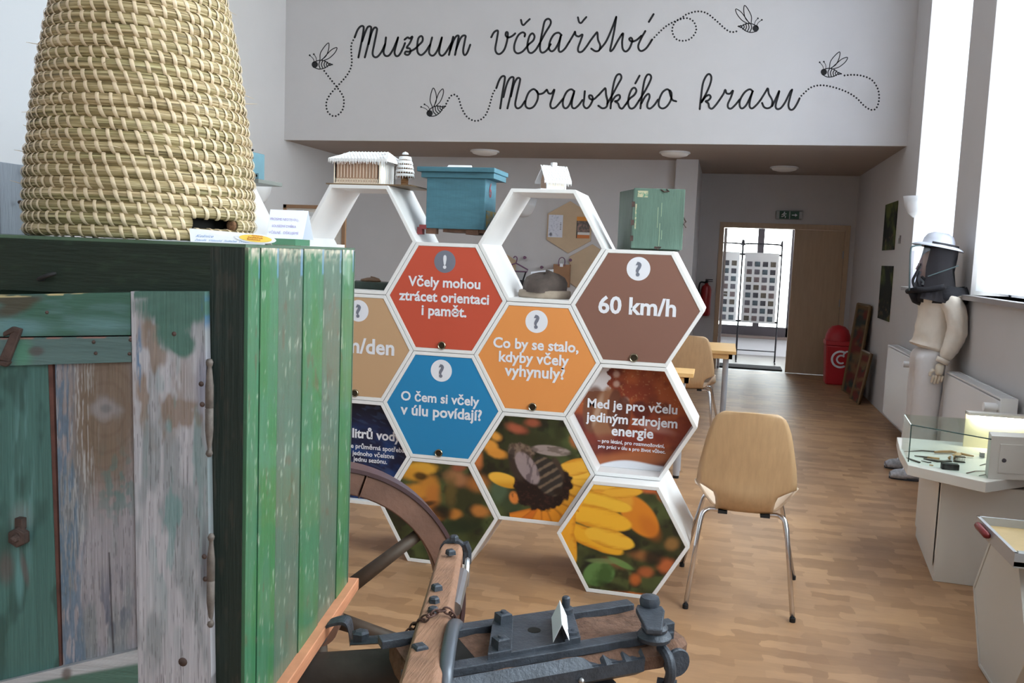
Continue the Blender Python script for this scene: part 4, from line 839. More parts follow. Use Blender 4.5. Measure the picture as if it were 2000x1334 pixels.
# grey-blue thing on the leftmost hexagon (half hidden by the skep)
gb_m = mat('greyblue_paint', (96, 134, 148), .6, noise=.1, scale=12); cx3 = HX0-4.5*HS
xr_ = onY(491, 340, HD+.12)[0]; zt_ = onY(490, 296, HD+.12)[2]
r = thing('blue_hive_model', 'grey-blue hive model standing behind the straw skep', 'beehive', (xr_-.1, HD+.15, ZT), 0)
g = G(); g.b2((xr_-.2, HD+.05, ZT+.02), (xr_, HD+.25, zt_)); B('body', g, gb_m, r, bev=.003)
g = G(); xe = onY(511, 369, HD+.06)[0]; g.b2((xr_-.22, HD+.03, ZT), (xe, HD+.27, ZT+.02)); B('base', g, mat('grey_base', (128, 132, 128), .6), r, bev=.003)
g = G(); pb = onY(501, 358, HD+.06); g.box((pb[0]-.005, pb[1]+.01, ZT+.035), (.04, .03, .03)); B('block', g, gb_m, r, bev=.004)
g = G(); g.lathe([(0, -.001), (.007, -.001), (.007, .003)], (pb[0], HD+.055, ZT+.037), axis=(0, 1, 0), n=12); B('hole', g, dark_m, r)
for h0_, h1_ in ((-.01, .008), (-.05, -.03)): g = G(); g.tube([v3(xr_, HD+.1, zt_+h0_), v3(xr_+.02, HD+.1, zt_+h1_)], .005, 6); B('hook', g, black_m, r)

# ---------- things on the back wall behind the honeycomb
ply_m = mat('pin_hexagon_ply', (196, 172, 144), .7, noise=.05, scale=6)
def pin(lab, px, py, rad):
    c = onY(px, py, BW); g = G(); g.prism([c+v3(rad*math.sin(math.radians(60*k)), -.02, rad*math.cos(math.radians(60*k))) for k in range(6)], (0, .018, 0))
    return tag(B('hexagon_pinboard', g, ply_m, bev=.002), lab, 'pinboard', 'plywood hexagons on the back wall'), c
RR = .325
pin('upper plywood hexagon pinboard with two posters', 1112, 444, RR)
pin('plywood hexagon pinboard low right behind the paper bag', 1155, 528, RR)
pin('plywood hexagon pinboard at left behind the coat hanger', 966, 532, RR)
def pr1(px, py, s, t):
    c = cfill(px, (214, 216, 228)); c = mix(c, cfill(px, (150, 154, 176)), ss(.55, .75, fbm(px*.5, py*.5, 9))*.5*(s < .75)); c = mix(c, cfill(px, (40, 40, 56)), ((abs(s-.86) < .05)&(t < .65)&(t > .3)&(np.sin(t*90) > 0)).astype(float)*.7)
    return mix(c, cfill(px, (40, 40, 60)), blob(s*10, t*10, 1.9, 1.3, 1, .8, .3)*.8)
def pr2(px, py, s, t):
    c = mix(cfill(px, (92, 88, 84)), cfill(px, (150, 120, 112)), ss(.4, .7, fbm(px*.35, py*.35, 19))); c = mix(c, cfill(px, (222, 146, 60)), (t > .8).astype(float)); c = mix(c, cfill(px, (206, 122, 66)), (t < .16).astype(float)); c = mix(c, cfill(px, (216, 214, 212)), ((t > .17)&(t < .29)&(s > .1)).astype(float)); return mix(c, cfill(px, (60, 66, 60)), ((s < .08)&(t < .8)).astype(float))
for nm, lab, (x0, y0_, x1, y1_), fn in (('paper_notice', 'white bilingual paper notice on the upper hexagon pinboard', (1070, 463, 1100, 420), pr1), ('orange_poster', 'orange and grey poster on the upper hexagon pinboard', (1125, 465, 1153, 424), pr2)):
    a = onY(x0, y0_, BW-.025); b_ = onY(x1, y1_, BW-.025)
    o = quadboard(nm, [(a[0], BW-.025, a[2]), (b_[0], BW-.025, a[2]), (b_[0], BW-.025, b_[2]), (a[0], BW-.025, b_[2])], v3(0, .003, 0), 24, 34, print_m, None, fn); tag(o, lab, 'poster')
hang_m = mat('mauve_plastic', (120, 84, 112), .4)
for k, (px, py) in enumerate(((1026, 503), (1059, 522), (1115, 508))):
    c = onY(px, py, BW-.03); g = G(); g.cyl(c+v3(0, .03, 0), c-v3(0, .03, 0), .012); g.lathe([(0, 0), (.02, 0), (.02, .014), (0, .014)], c-v3(0, .044, 0), axis=(0, 1, 0), n=14)
    tag(B('coat_peg', g, hang_m, autosm=True), ['mauve coat peg to the upper right of the hanger', 'mauve coat peg above the white card', 'mauve coat peg right of the bag handles'][k], 'peg', 'coat pegs on the back wall')
Yh = BW-.12
def hp(px, py): return onY(px, py, Yh)
r = thing('coat_hanger', 'mauve plastic coat hanger on the back wall', 'hanger', hp(1008, 513), 0)
g = G(); g.tube(spline([hp(1003, 504), hp(1006, 500.5), hp(1010, 504), hp(1009, 510), hp(1008, 514)], 5), .008, 6); g.tube([hp(1008, 514), hp(996, 518)], .010, 6); g.tube([hp(1008, 514), hp(1031, 527), hp(1029, 531), hp(994, 529)], .010, 6); B('hanger', g, hang_m, r, smooth=True)
g = G(); g.tube([hp(1027, 531), hp(1021, 549)], .01, 6); B('strap', g, black_m, r)
bag = mat('kraft_paper', (150, 112, 84), .8, noise=.08, scale=10)
a = onY(1080, 560, BW-.1); b_ = onY(1114, 517, BW-.1)
r = thing('paper_bag', 'brown kraft paper bag with twisted handles hanging on the back wall', 'bag', (a[0]/2+b_[0]/2, BW-.1, a[2]), 0)
g = G(); g.b2((a[0], BW-.14, a[2]), (b_[0], BW-.05, b_[2])); B('body', g, bag, r, bev=.004)
g = G(); xm = (a[0]+b_[0])/2; g.tube(spline([(xm-.04, BW-.14, b_[2]-.02), (xm-.035, BW-.13, b_[2]+.06), (xm, BW-.12, b_[2]+.085), (xm+.035, BW-.13, b_[2]+.06), (xm+.04, BW-.14, b_[2]-.02)], 5), .006, 6); B('handle', g, hang_m, r, smooth=True)
g = G(); g.b2((xm-.02, BW-.143, b_[2]-.03), (xm+.02, BW-.14, b_[2]+.01)); B('tag', g, paper_m, r)
g = G(); a = onY(1014, 552, BW-.16); b_ = onY(1030, 545, BW-.16); g.b2((a[0]-.5, BW-.3, .8), (b_[0]+.1, BW-.02, a[2]+.03)); tag(B('dark_coat', g, black_m, bev=.03), 'black bag or coat hanging below the coat hanger', 'coat')
# brown framed board and clear bag behind, left
yb2 = 7.2; a = onY(553, 399, yb2); b_ = onY(673, 478, yb2); z1b = a[2]; z0b = 1.25
r = thing('framed_board', 'brown wooden framed board standing behind the paper sign', 'board', ((a[0]+b_[0])/2, yb2, 0), 0)
br_m = mat('brown_wood_frame', (134, 102, 76), .6, noise=.1, scale=10)
g = G(); g.b2((a[0], yb2, z1b-.03), (b_[0], yb2+.03, z1b)); g.b2((a[0], yb2, 0), (a[0]+.03, yb2+.03, z1b)); g.b2((b_[0]-.03, yb2, 0), (b_[0], yb2+.03, z1b)); g.b2((a[0], yb2, z0b), (b_[0], yb2+.03, z0b+.03)); B('frame', g, br_m, r)
g = G(); g.b2((a[0]+.03, yb2+.012, z0b), (b_[0]-.03, yb2+.02, z1b-.03)); B('panel', g, mat('pale_panel', (196, 188, 180), .7), r)
g = G(); g.b2((b_[0]-.12, yb2-.01, z0b+.1), (b_[0]-.1, yb2, z1b-.22)); g.cyl((b_[0]-.14, yb2-.02, z1b-.24), (b_[0]-.08, yb2-.02, z1b-.24), .008); B('latch', g, galv_m, r)
P = onY(592, 470, 6.6)
tag(B('clear_bag', softlathe([(.0, 0), (.17, .02), (.18, .12), (.17, .2), (.12, .245), (.0, .255)], v3(P[0], 6.6, P[2]-.02), 1, .5, .25, seed=21), mat('frosted_plastic', (176, 174, 174), .4), smooth=True), 'pale frosted plastic bag standing behind the paper sign', 'bag')
zz = P[2]-.02
g = G(); g.b2((P[0]-.3, 6.4, zz-.03), (P[0]+.25, 6.85, zz)); 
for sx in (-.28, .22):
    for sy in (6.42, 6.82): g.b2((P[0]+sx, sy, 0), (P[0]+sx+.03, sy+.03, zz-.03))
tag(B('side_stand', g, white_m), 'white stand behind the honeycomb wall under the plastic bag', 'table')
# ------------------------------------------------------------------ green bee-house cabinet
sd = ray(1126, 499); sd[2] = 0; sd = nrm(sd); nn = v3(sd[1], -sd[0], 0)   # sd: into the picture along its side; nn: outward, right
P0 = at(478, 475, 1.45); P0[2] = 0
CT, CB = 1.497, .652
def FW(u, z, off=0): return P0-nn*u-sd*off+v3(0, 0, z)
def SW(v, z, off=0): return P0+sd*v+nn*off+v3(0, 0, z)
def seg(px, py, ax, ay, bx, by):
    dx, dy = bx-ax, by-ay; L2 = dx*dx+dy*dy; t = np.clip(((px-ax)*dx+(py-ay)*dy)/L2, 0, 1); return np.hypot(px-ax-t*dx, py-ay-t*dy)
RW = Matrix(((-nn[0], sd[0], 0), (-nn[1], sd[1], 0), (0, 0, 1)))
cab = thing('bee_cabinet', 'large weathered green wooden bee cabinet in the left foreground, straw skep on top', 'cabinet', FW(.45, CB)+sd*.35, 0)
W = .9
teal, tealD, grey, brn, blu = lin((68, 106, 102)), lin((46, 76, 72)), lin((168, 166, 174)), lin((128, 110, 92)), lin((78, 112, 146))
def K(px, c): return np.tile(np.asarray(c, float), (len(px), 1))
def grainv(px, py, s): return fbm(px*.55, py*.012, s, 3)*.6+fbm(px*.16, py*.006, s+9, 3)*.4
def grainh(px, py, s): return fbm(px*.012, py*.5, s, 3)*.6+fbm(px*.006, py*.15, s+9, 3)*.4
def woodv(px, py, s, base=grey, dark=None):
    gr = grainv(px, py, s); c = K(px, base)*(.62+.76*gr)[:, None]
    c = mix(c, K(px, lin((106, 116, 120))), ss(.45, .65, fbm(px*.03, py*.008, s+20))*.6)
    c = mix(c, K(px, lin((172, 172, 178))), ss(.62, .72, fbm(px*.7, py*.02, s+25))*.3)
    c = mix(c, K(px, lin((60, 56, 58))), ss(.68, .76, fbm(px*.8, py*.015, s+31))*.55); return c
def c_stile(px, py, s, t):
    c = woodv(px, py, 3)
    b = ss(.4, .7, fbm(px*.05, py*.02, 7))*np.clip(blob(px, py, 305, 800, 40, 60, .6)+blob(px, py, 370, 810, 50, 22, .6)+blob(px, py, 300, 650, 26, 60, .7)*.8+blob(px, py, 320, 745, 60, 60, .8)*.4, 0, 1)
    c = mix(c, K(px, lin((118, 94, 72)))*(.7+.6*grainv(px, py, 41))[:, None], np.clip(b*1.1, 0, .7))
    c = mix(c, K(px, lin((86, 134, 134))), np.clip(blob(px, py, 345, 960, 50, 220, .8)*ss(.5, .62, fbm(px*.06, py*.012, 77))*.55, 0, 1))
    e = .55; jx = (fbm(px*.35, py*.03, 15)-.5)*34; m = np.clip(blob(px+jx, py, 345, 598, 78, 34, .3, 0, .3, 2)+blob(px+jx*.5, py, 338, 640, 34, 44, .3, 0, .3, 3)+blob(px, py, 358, 676, 22, 22, .3, 0, .3, 4), 0, 1)
    m = np.maximum(m, ss(590, 578, py)*(px > 262)); c = mix(c, K(px, lin((66, 104, 94)))*(.85+.3*fbm(px*.03, py*.08, 51))[:, None], m*.96)
    c = mix(c, K(px, lin((64, 108, 146))), (blob(px, py, 402, 610, 9, 28, .5)+blob(px, py, 272, 700, 5, 60, .6))*ss(.4, .6, fbm(px*.3, py*.04, 61))*.8)
    c = mix(c, K(px, lin((92, 96, 122))), blob(px, py, 396, 750, 12, 55, .8)*.6)
    c = mix(c, K(px, lin((70, 62, 74))), blob(px, py, 400, 1100, 7, 60, .8)*.7); return c
def c_panA(px, py, s, t):
    c = woodv(px, py, 23, base=lin((142, 138, 146)))
    d = np.hypot((px-205)/1., (py-800)/1.25); wv = .5+.5*np.sin(d*.28+4*fbm(px*.02, py*.02, 5)); zone = blob(px, py, 205, 800, 70, 170, .5)
    c = mix(c, K(px, lin((112, 92, 74)))*(.7+.5*grainv(px, py, 28))[:, None], np.clip(zone*.9, 0, .85)); c = mix(c, K(px, lin((84, 62, 50))), zone*ss(.7, 1, wv)*.18)
    c = mix(c, K(px, lin((142, 140, 146))), blob(px, py, 205, 800, 28, 22, .5, .2, .9, 3)*.6); c = mix(c, K(px, lin((92, 92, 98))), blob(px, py, 207, 798, 10, 8, .5)*.6)
    c = mix(c, K(px, lin((78, 104, 128)))*(.7+.6*fbm(px*.2, py*.1, 2))[:, None], ss(150+6*np.sin(py*.02), 126, px-(py-720)*.055)*ss(.4, .6, fbm(px*.25, py*.03, 35))*.75)
    c = mix(c, K(px, lin((182, 184, 188))), ss(.58, .7, fbm(px*.5, py*.02, 44))*blob(px, py, 160, 860, 24, 240, .7)*.6)
    c = mix(c, K(px, lin((52, 74, 72))), ss(256, 276, px-(py-720)*.022)*.8); c = mix(c, K(px, lin((70, 80, 102))), blob(px, py, 215, 1190, 40, 60, .8)*ss(.45, .6, fbm(px*.1, py*.03, 73))*.6)
    c = mix(c, K(px, lin((44, 40, 46))), ss(2.6, 1, seg(px, py, 213, 1080, 222, 1290))*.8)
    c = mix(c, K(px, lin((60, 112, 112))), blob(px, py, 230, 950, 40, 60, .8)*ss(.5, .6, fbm(px*.08, py*.04, 93))*.5); return c
def c_panB(px, py, s, t):
    c = K(px, teal)*(.72+.45*grainv(px, py, 53))[:, None]; c = mix(c, K(px, tealD), ss(.45, .62, fbm(px*.025, py*.012, 57))*.8)
    c = mix(c, K(px, lin((104, 148, 150))), blob(px, py, 44, 960, 18, 170, .7)*ss(.4, .6, fbm(px*.12, py*.01, 63))*.8)
    c = mix(c, K(px, lin((130, 134, 136))), blob(px, py, 42, 1012, 18, 26, .8)*.5); c = mix(c, K(px, lin((92, 136, 138))), blob(px, py, 38, 1130, 8, 44, .5)*.8); c = mix(c, K(px, lin((92, 82, 82))), (blob(px, py, 48, 1112, 6, 32, .5, -.2)+blob(px, py, 12, 1110, 14, 30, .6))*.7)
    return c
def c_rail(px, py, s, t):
    c = K(px, lin((74, 108, 104)))*(.74+.5*grainh(px, py, 63))[:, None]; c = mix(c, K(px, lin((52, 92, 74))), ss(.45, .65, fbm(px*.015, py*.05, 67))*.7)
    c = mix(c, K(px, lin((112, 150, 160))), blob(px, py, 30, 640, 60, 16, .7)*.6+blob(px, py, 190, 632, 60, 14, .7)*.4); c = mix(c, K(px, lin((70, 60, 48))), np.clip(blob(px, py, 30, 600, 46, 14, .5, -.35, .4, 2)+blob(px, py, 5, 585, 60, 8, .5), 0, 1)*.85)
    c = mix(c, K(px, lin((196, 182, 140))), (py < 582-.05*px)*ss(.4, .6, fbm(px*.03, py*.2, 69))*1.); return c
def c_rail2(px, py, s, t):
    c = K(px, lin((84, 108, 108)))*(.74+.5*grainh(px, py, 73))[:, None]; c = mix(c, K(px, lin((80, 134, 112))), blob(px, py, 44, 690, 18, 30, .7)*.8); c = mix(c, K(px, lin((80, 72, 72))), blob(px, py, 70, 686, 15, 9, .4)*.8)
    c = mix(c, K(px, lin((170, 110, 100))), (t > .93)*ss(.5, .6, fbm(px*.05, py*.1, 5))*.6); return c
def c_bot(px, py, s, t):
    c = K(px, lin((74, 106, 96)))*(.74+.5*grainh(px, py, 83))[:, None]; c = mix(c, K(px, lin((170, 172, 178)))*(.7+.5*grainh(px, py, 85))[:, None], ss(.8, .86, t)*1.); c = mix(c, K(px, lin((84, 70, 66))), blob(px, py, 130, 1316, 9, 12, .5, .3)*.8); return c
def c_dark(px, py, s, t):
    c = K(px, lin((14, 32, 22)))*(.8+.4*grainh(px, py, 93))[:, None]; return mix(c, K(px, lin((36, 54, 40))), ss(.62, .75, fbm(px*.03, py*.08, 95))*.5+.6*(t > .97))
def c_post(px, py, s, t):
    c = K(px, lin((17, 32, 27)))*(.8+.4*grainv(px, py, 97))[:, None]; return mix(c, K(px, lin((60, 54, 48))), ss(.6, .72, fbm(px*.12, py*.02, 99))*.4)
old_m = colmat('weathered_paint', .62, bump=.55, bscale=40, bstretch=(3, 3, .12)); oldh_m = colmat('weathered_paint_rail', .6, bump=.5, bscale=40, bstretch=(.3, .3, 3))
def fb(name, pts, off, th, n1, n2, fn, m=old_m, label=None):   # pts (u,z): lower-left, lower-right, upper-right, upper-left as seen
    return quadboard(name, [FW(u, z, off) for u, z in pts], sd*th, n1, n2, m, cab, fn, label=label)
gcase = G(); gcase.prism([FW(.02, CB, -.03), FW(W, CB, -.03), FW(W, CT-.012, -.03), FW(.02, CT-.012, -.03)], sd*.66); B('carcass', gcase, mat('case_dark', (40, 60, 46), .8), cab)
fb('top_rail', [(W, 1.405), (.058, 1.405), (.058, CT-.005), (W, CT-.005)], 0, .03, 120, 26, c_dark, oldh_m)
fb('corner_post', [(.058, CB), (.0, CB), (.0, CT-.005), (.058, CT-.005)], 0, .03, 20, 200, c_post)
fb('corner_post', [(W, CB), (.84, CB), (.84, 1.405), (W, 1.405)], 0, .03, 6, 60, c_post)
g = G(); g.prism([FW(-.002, CT-.005, .001), FW(W+.0, CT-.005, .001), FW(W, CT, .001), FW(-.002, CT, .001)], sd*.72)
B('top_board', g, mat('top_green', (74, 98, 80), .55, noise=.15, scale=12), cab)
O = .022
fb('door_stile', [(.170, CB+.01), (.041, CB+.01), (.058, 1.418), (.182, 1.413)], O, .02, 110, 360, c_stile)
fb('door_rail', [(.62, 1.316), (.1835, 1.341), (.1835, 1.411), (.62, 1.385)], O-.001, .02, 190, 40, c_rail, oldh_m)
fb('door_rail', [(.62, 1.262), (.1832, 1.296), (.1832, 1.3385), (.62, 1.3135)], O-.003, .018, 190, 26, c_rail2, oldh_m)
fb('door_board', [(.311, CB+.01), (.166, CB+.01), (.183, 1.31), (.321, 1.31)], O-.013, .012, 110, 330, c_panA)
fb('door_board', [(.475, CB+.01), (.317, CB+.01), (.333, 1.31), (.475, 1.31)], O-.011, .012, 100, 300, c_panB)
g = G(); g.prism([FW(.317, CB+.01, O-.0125), FW(.313, CB+.01, O-.0125), FW(.325, 1.31, O-.0125), FW(.333, 1.31, O-.0125)], sd*.01); B('red_joint_strip', g, mat('red_brown_edge', (88, 56, 50), .7, noise=.3, scale=30), cab, label='narrow reddish brown strip in the joint')
fb('door_board', [(.66, CB+.01), (.478, CB+.01), (.478, 1.31), (.66, 1.31)], O-.012, .012, 10, 40, c_panB)
fb('door_stile', [(.80, CB+.01), (.66, CB+.01), (.66, 1.39), (.80, 1.38)], O, .02, 20, 60, c_stile)
fb('bottom_rail', [(.60, CB+.004), (.1665, CB+.004), (.1695, .803), (.60, .668)], O-.001, .016, 150, 60, c_bot, oldh_m)
# hinges, nails, numeral, bolt
hing_m = mat('old_hinge', (104, 96, 92), .6, .3, noise=.25, scale=60, bump=.3)
for zt, zb in ((1.308, 1.143), (1.013, .849)):
    c = FW(.0505 if zt > 1.1 else .0465, 0, .018)
    g = G(); L = zt-zb; r0 = .0068
    g.lathe([(0, 0), (.004, .001), (.0062, .006), (.005, .011), (.0035, .014), (.0045, .02), (r0*.8, .03), (r0, .045), (r0, L/2-.001), (r0*.86, L/2), (r0, L/2+.001), (r0, L-.045), (r0*.8, L-.03), (.0045, L-.02), (.0035, L-.014), (.005, L-.011), (.0062, L-.006), (.004, L-.001), (0, L)], c+v3(0, 0, zb), n=16)
    B('hinge', g, hing_m, cab, smooth=True)
def stud(name, px, py, r, off, h=.003, m=None):
    q = onP(px, py, FW(0, 1, off), sd); g = G(); g.lathe([(0, -h), (r*.7, -h*.8), (r, 0)], q, axis=sd, n=12); B(name, g, m or rust_m, cab, smooth=True)
for px, py in ((393, 750), (395, 790), (399, 1087), (401, 1131)): stud('nail_head', px, py, .0045, O)
stud('nail_head', 357, 1293, .008, O); 
for px, py in ((183, 668), (255, 664), (187, 690), (253, 691)): stud('nail_head', px, py, .0032, O-.002)
stud('nail_head', 340, 652, .004, O); stud('nail_head', 92, 610, .003, O)
g = G(); q = lambda px, py, o=.0: onP(px, py, FW(0, 1, O+o), sd)
g.prism([q(30, 640), q(46, 646), q(22, 707), q(2, 702)], -sd*.008); g.prism([q(12, 648), q(30, 637), q(47, 642), q(44, 650), q(34, 648), q(12, 657)], -sd*.0095); g.prism([q(-4, 703), q(26, 706), q(18, 716), q(-2, 710)], -sd*.0095)
B('iron_numeral', g, rust_m, cab, bev=.002, label='forged rusty iron numeral 1')
bq = q(45, 1040, -.011); g = G(); g.cyl(bq, bq-sd*.02, .0085, 8); g.lathe([(.0, -.03), (.006, -.028), (.007, -.02), (.0165, -.019), (.018, -.012), (.018, -.006), (.016, -.004), (0, -.004)], bq+v3(0, 0, -.004), axis=sd, n=6); g.box(bq+v3(0, 0, .018)-sd*.006, (.014, .012, .02)); B('bolt', g, rust_m, cab, bev=.001)
hk = onP(85, 545, FW(0, 1, 0), sd); hk2 = onP(118, 533, FW(0, 1, 0), sd); g = G(); g.tube(spline([hk, hk-sd*.014, (hk+hk2)/2-sd*.018, hk2-sd*.012], 4), [.0035]*12+[.002], 6); B('bent_nail', g, black_m, cab, smooth=True)
# side planks
def c_side(k):
    greys = k in (3, 5)
    def f(px, py, s, t):
        a = lin((78, 106, 92)) if greys else lin((62, 114, 86)); b_ = lin((86, 102, 92)) if greys else lin((50, 112, 66))
        c = K(px, a)*(.82+.36*fbm(px*.3, py*.008, 110+k))[:, None]; c = mix(c, K(px, b_), ss(.42, .65, fbm(px*.06+k, py*.006, 120+k))*.7)
        c = mix(c, K(px, lin((196, 206, 190))), ss(.72, .8, fbm(px*.5, py*.04, 130+k))*.4); c = mix(c, K(px, lin((180, 176, 158))), ss(.02, 0, 1-t)*ss(.35, .5, fbm(px*.2, py*.1, 140))*.9+ss(.045, .0, 1-t)*ss(.5, .55, fbm(px*.25, py*.15, 144))*.8)
        c = mix(c, K(px, lin((110, 150, 190))), ((s > .88)&(t > .94)).astype(float)*.6*ss(.4, .5, fbm(px*.3, py*.05, 150))); c = mix(c, K(px, lin((92, 70, 56))), ss(.74, .8, fbm(px*.15, py*.02, 160+k))*.5); c = mix(c, K(px, lin((44, 84, 60))), ((s < .03)|(s > .97)).astype(float)*.6)
        return c
    return f
gloss_green = colmat('side_green_paint', .34, bump=.35, bscale=30, bstretch=(3, 3, .15), coat=.15)
vs = [.0, .016, .072, .166, .315, .458, .608, .714]
for k in range(7):
    v0, v1 = vs[k]+.0008, vs[k+1]-.0012; off = .006 if k == 0 else (.0 if k % 2 else .0015)
    quadboard('side_trim' if k == 0 else 'side_plank', [SW(v0, CB, off), SW(v1, CB, off), SW(v1, CT-.005, off), SW(v0, CT-.005, off)], -nn*.018, 6 if k == 0 else 24, 150, gloss_green, cab, c_side(k))
g = G(); g.prism([SW(.716, CB, .002), SW(.722, CB, .002), SW(.722, CT-.008, .002), SW(.716, CT-.008, .002)], -nn*.03); B('back_edge_trim', g, mat('top_green', (0, 0, 0)), cab)
# trestle carrying the cabinet
st = thing('trestle_table', 'low wooden trestle with raw orange board edge under the green cabinet', 'trestle', FW(.45, 0)+sd*.35, 0)
pl_m = mat('raw_larch', (206, 142, 108), .6, noise=.12, scale=14, stretch=(1, 1, 8))
g = G(); g.prism([SW(-.06, CB-.0305, .022), SW(.755, CB-.0305, .022), SW(.755, CB-.0305, -W-.03), SW(-.06, CB-.0305, -W-.03)], (0, 0, .03)); B('top_board', g, pl_m, st, bev=.002)
for v_ in (.1, .6):
    for o_ in (-.2, -.8):
        g = G(); c = SW(v_, 0, o_); g.b2(c+v3(-.03, -.03, 0), c+v3(.03, .03, CB-.03)); B('leg', g, pl_m, st)
# ---------- things on the cabinet
g = G(); 
gx = thing('grey_hive_front', 'grey-blue weathered wooden hive behind the skep at the left edge', 'beehive', SW(.60, CT, -.75), 0)
def ghp(px, py, d=2.05): return at(px, py, d)
gw_m = mat('grey_blue_wood', (146, 154, 168), .8, noise=.12, scale=9, stretch=(1, 1, .2), bump=.4, bscale=50, bstretch=(3, 3, .2))
a = at(2, 460, 2.02); b_ = at(70, 460, 2.06); zt = at(40, 323, 2.04)[2]; zl, zr_ = at(2, 317, 2.02)[2], at(70, 327, 2.06)[2]
g.prism([v3(a[0], a[1], CT), v3(b_[0], b_[1], CT), v3(b_[0], b_[1], zr_), v3(a[0], a[1], zl)], sd*.02); B('board', g, gw_m, gx, bev=.001)
a2 = at(-60, 460, 2.02); g = G(); g.prism([v3(a2[0], a2[1], CT)+sd*.012, v3(a[0], a[1], CT)+sd*.012, v3(a[0], a[1], zl-.004)+sd*.012, v3(a2[0], a2[1], zl-.004)+sd*.012], sd*.02); B('board', g, gw_m, gx)
g = G(); g.prism([v3(b_[0], b_[1], CT)+sd*.01, v3(b_[0], b_[1], CT)+sd*.01+nn*.006, v3(b_[0], b_[1], zr_-.005)+sd*.01+nn*.006, v3(b_[0], b_[1], zr_-.005)+sd*.01], sd*.02); B('dark_gap', g, dark_m, gx)
for k_, (px, py) in enumerate(((15, 329), (55, 334), (38, 395))):
    c = at(px, py, 2.025); g = G(); g.lathe([(0, -.002), (.004, -.001), (.005, .004)], c, axis=sd, n=10); B('nail_head', g, rust_m, gx)
# ---------- straw skep
SC = at(281, 470, 1.80); SC[2] = CT
sk = thing('straw_skep', 'tall domed straw skep woven in coils with cane binding, on the green cabinet', 'skep', SC, 0)
def prof_r(z):   # radius against height above the cabinet
    zz = np.array([0, .03, .07, .12, .17, .23, .29, .35, .41, .47, .52, .57, .61, .64]); rr = np.array([.2085, .2125, .2115, .2095, .2055, .1985, .190, .1805, .1695, .1565, .141, .118, .085, .045])
    return np.interp(z, zz, rr)
def straw_mat():
    m = bpy.data.materials.new('straw'); m.use_nodes = True; nt = m.node_tree; N, Lk = nt.nodes, nt.links; p = N['Principled BSDF']
    uv = N.new('ShaderNodeUVMap'); uv.uv_map = 'UVMap'; mp = N.new('ShaderNodeMapping'); mp.inputs['Scale'].default_value = (9, 220, 1); Lk.new(uv.outputs[0], mp.inputs[0])
    n = N.new('ShaderNodeTexNoise'); n.inputs['Scale'].default_value = 1; n.inputs['Detail'].default_value = 3; Lk.new(mp.outputs[0], n.inputs['Vector'])
    r = N.new('ShaderNodeValToRGB'); e = r.color_ramp.elements; e[0].position = .32; e[0].color = [*lin((98, 84, 56)), 1]; e[1].position = .66; e[1].color = [*lin((200, 184, 150)), 1]; x = e.new(.5); x.color = [*lin((156, 138, 102)), 1]
    Lk.new(n.outputs['Fac'], r.inputs[0])
    mp2 = N.new('ShaderNodeMapping'); mp2.inputs['Scale'].default_value = (4, 14, 1); Lk.new(uv.outputs[0], mp2.inputs[0]); n2 = N.new('ShaderNodeTexNoise'); Lk.new(mp2.outputs[0], n2.inputs['Vector']); n2.inputs['Scale'].default_value = 1
    r2 = N.new('ShaderNodeValToRGB'); r2.color_ramp.elements[0].position = .35; r2.color_ramp.elements[1].position = .65; r2.color_ramp.elements[0].color = (.8, .84, .72, 1); r2.color_ramp.elements[1].color = (1.1, 1.05, 1.04, 1); Lk.new(n2.outputs['Fac'], r2.inputs[0])
    mu = N.new('ShaderNodeMix'); mu.data_type = 'RGBA'; mu.blend_type = 'MULTIPLY'; mu.inputs[0].default_value = 1; Lk.new(r.outputs[0], mu.inputs[6]); Lk.new(r2.outputs[0], mu.inputs[7]); Lk.new(mu.outputs[2], p.inputs['Base Color'])
    b = N.new('ShaderNodeBump'); b.inputs['Strength'].default_value = .9; b.inputs['Distance'].default_value = .003; Lk.new(n.outputs['Fac'], b.inputs['Height']); Lk.new(b.outputs[0], p.inputs['Normal']); p.inputs['Roughness'].default_value = .5
    return m
straw_m = straw_mat(); cane_m = mat('split_cane', (204, 184, 156), .42, noise=.07, scale=60)
PT = .0212; rt = .0118
rings = []; z = .0138
while z < .635: rings.append(z); z += PT*(1 if z < .5 else .92)
a_ent0, a_ent1 = None, None
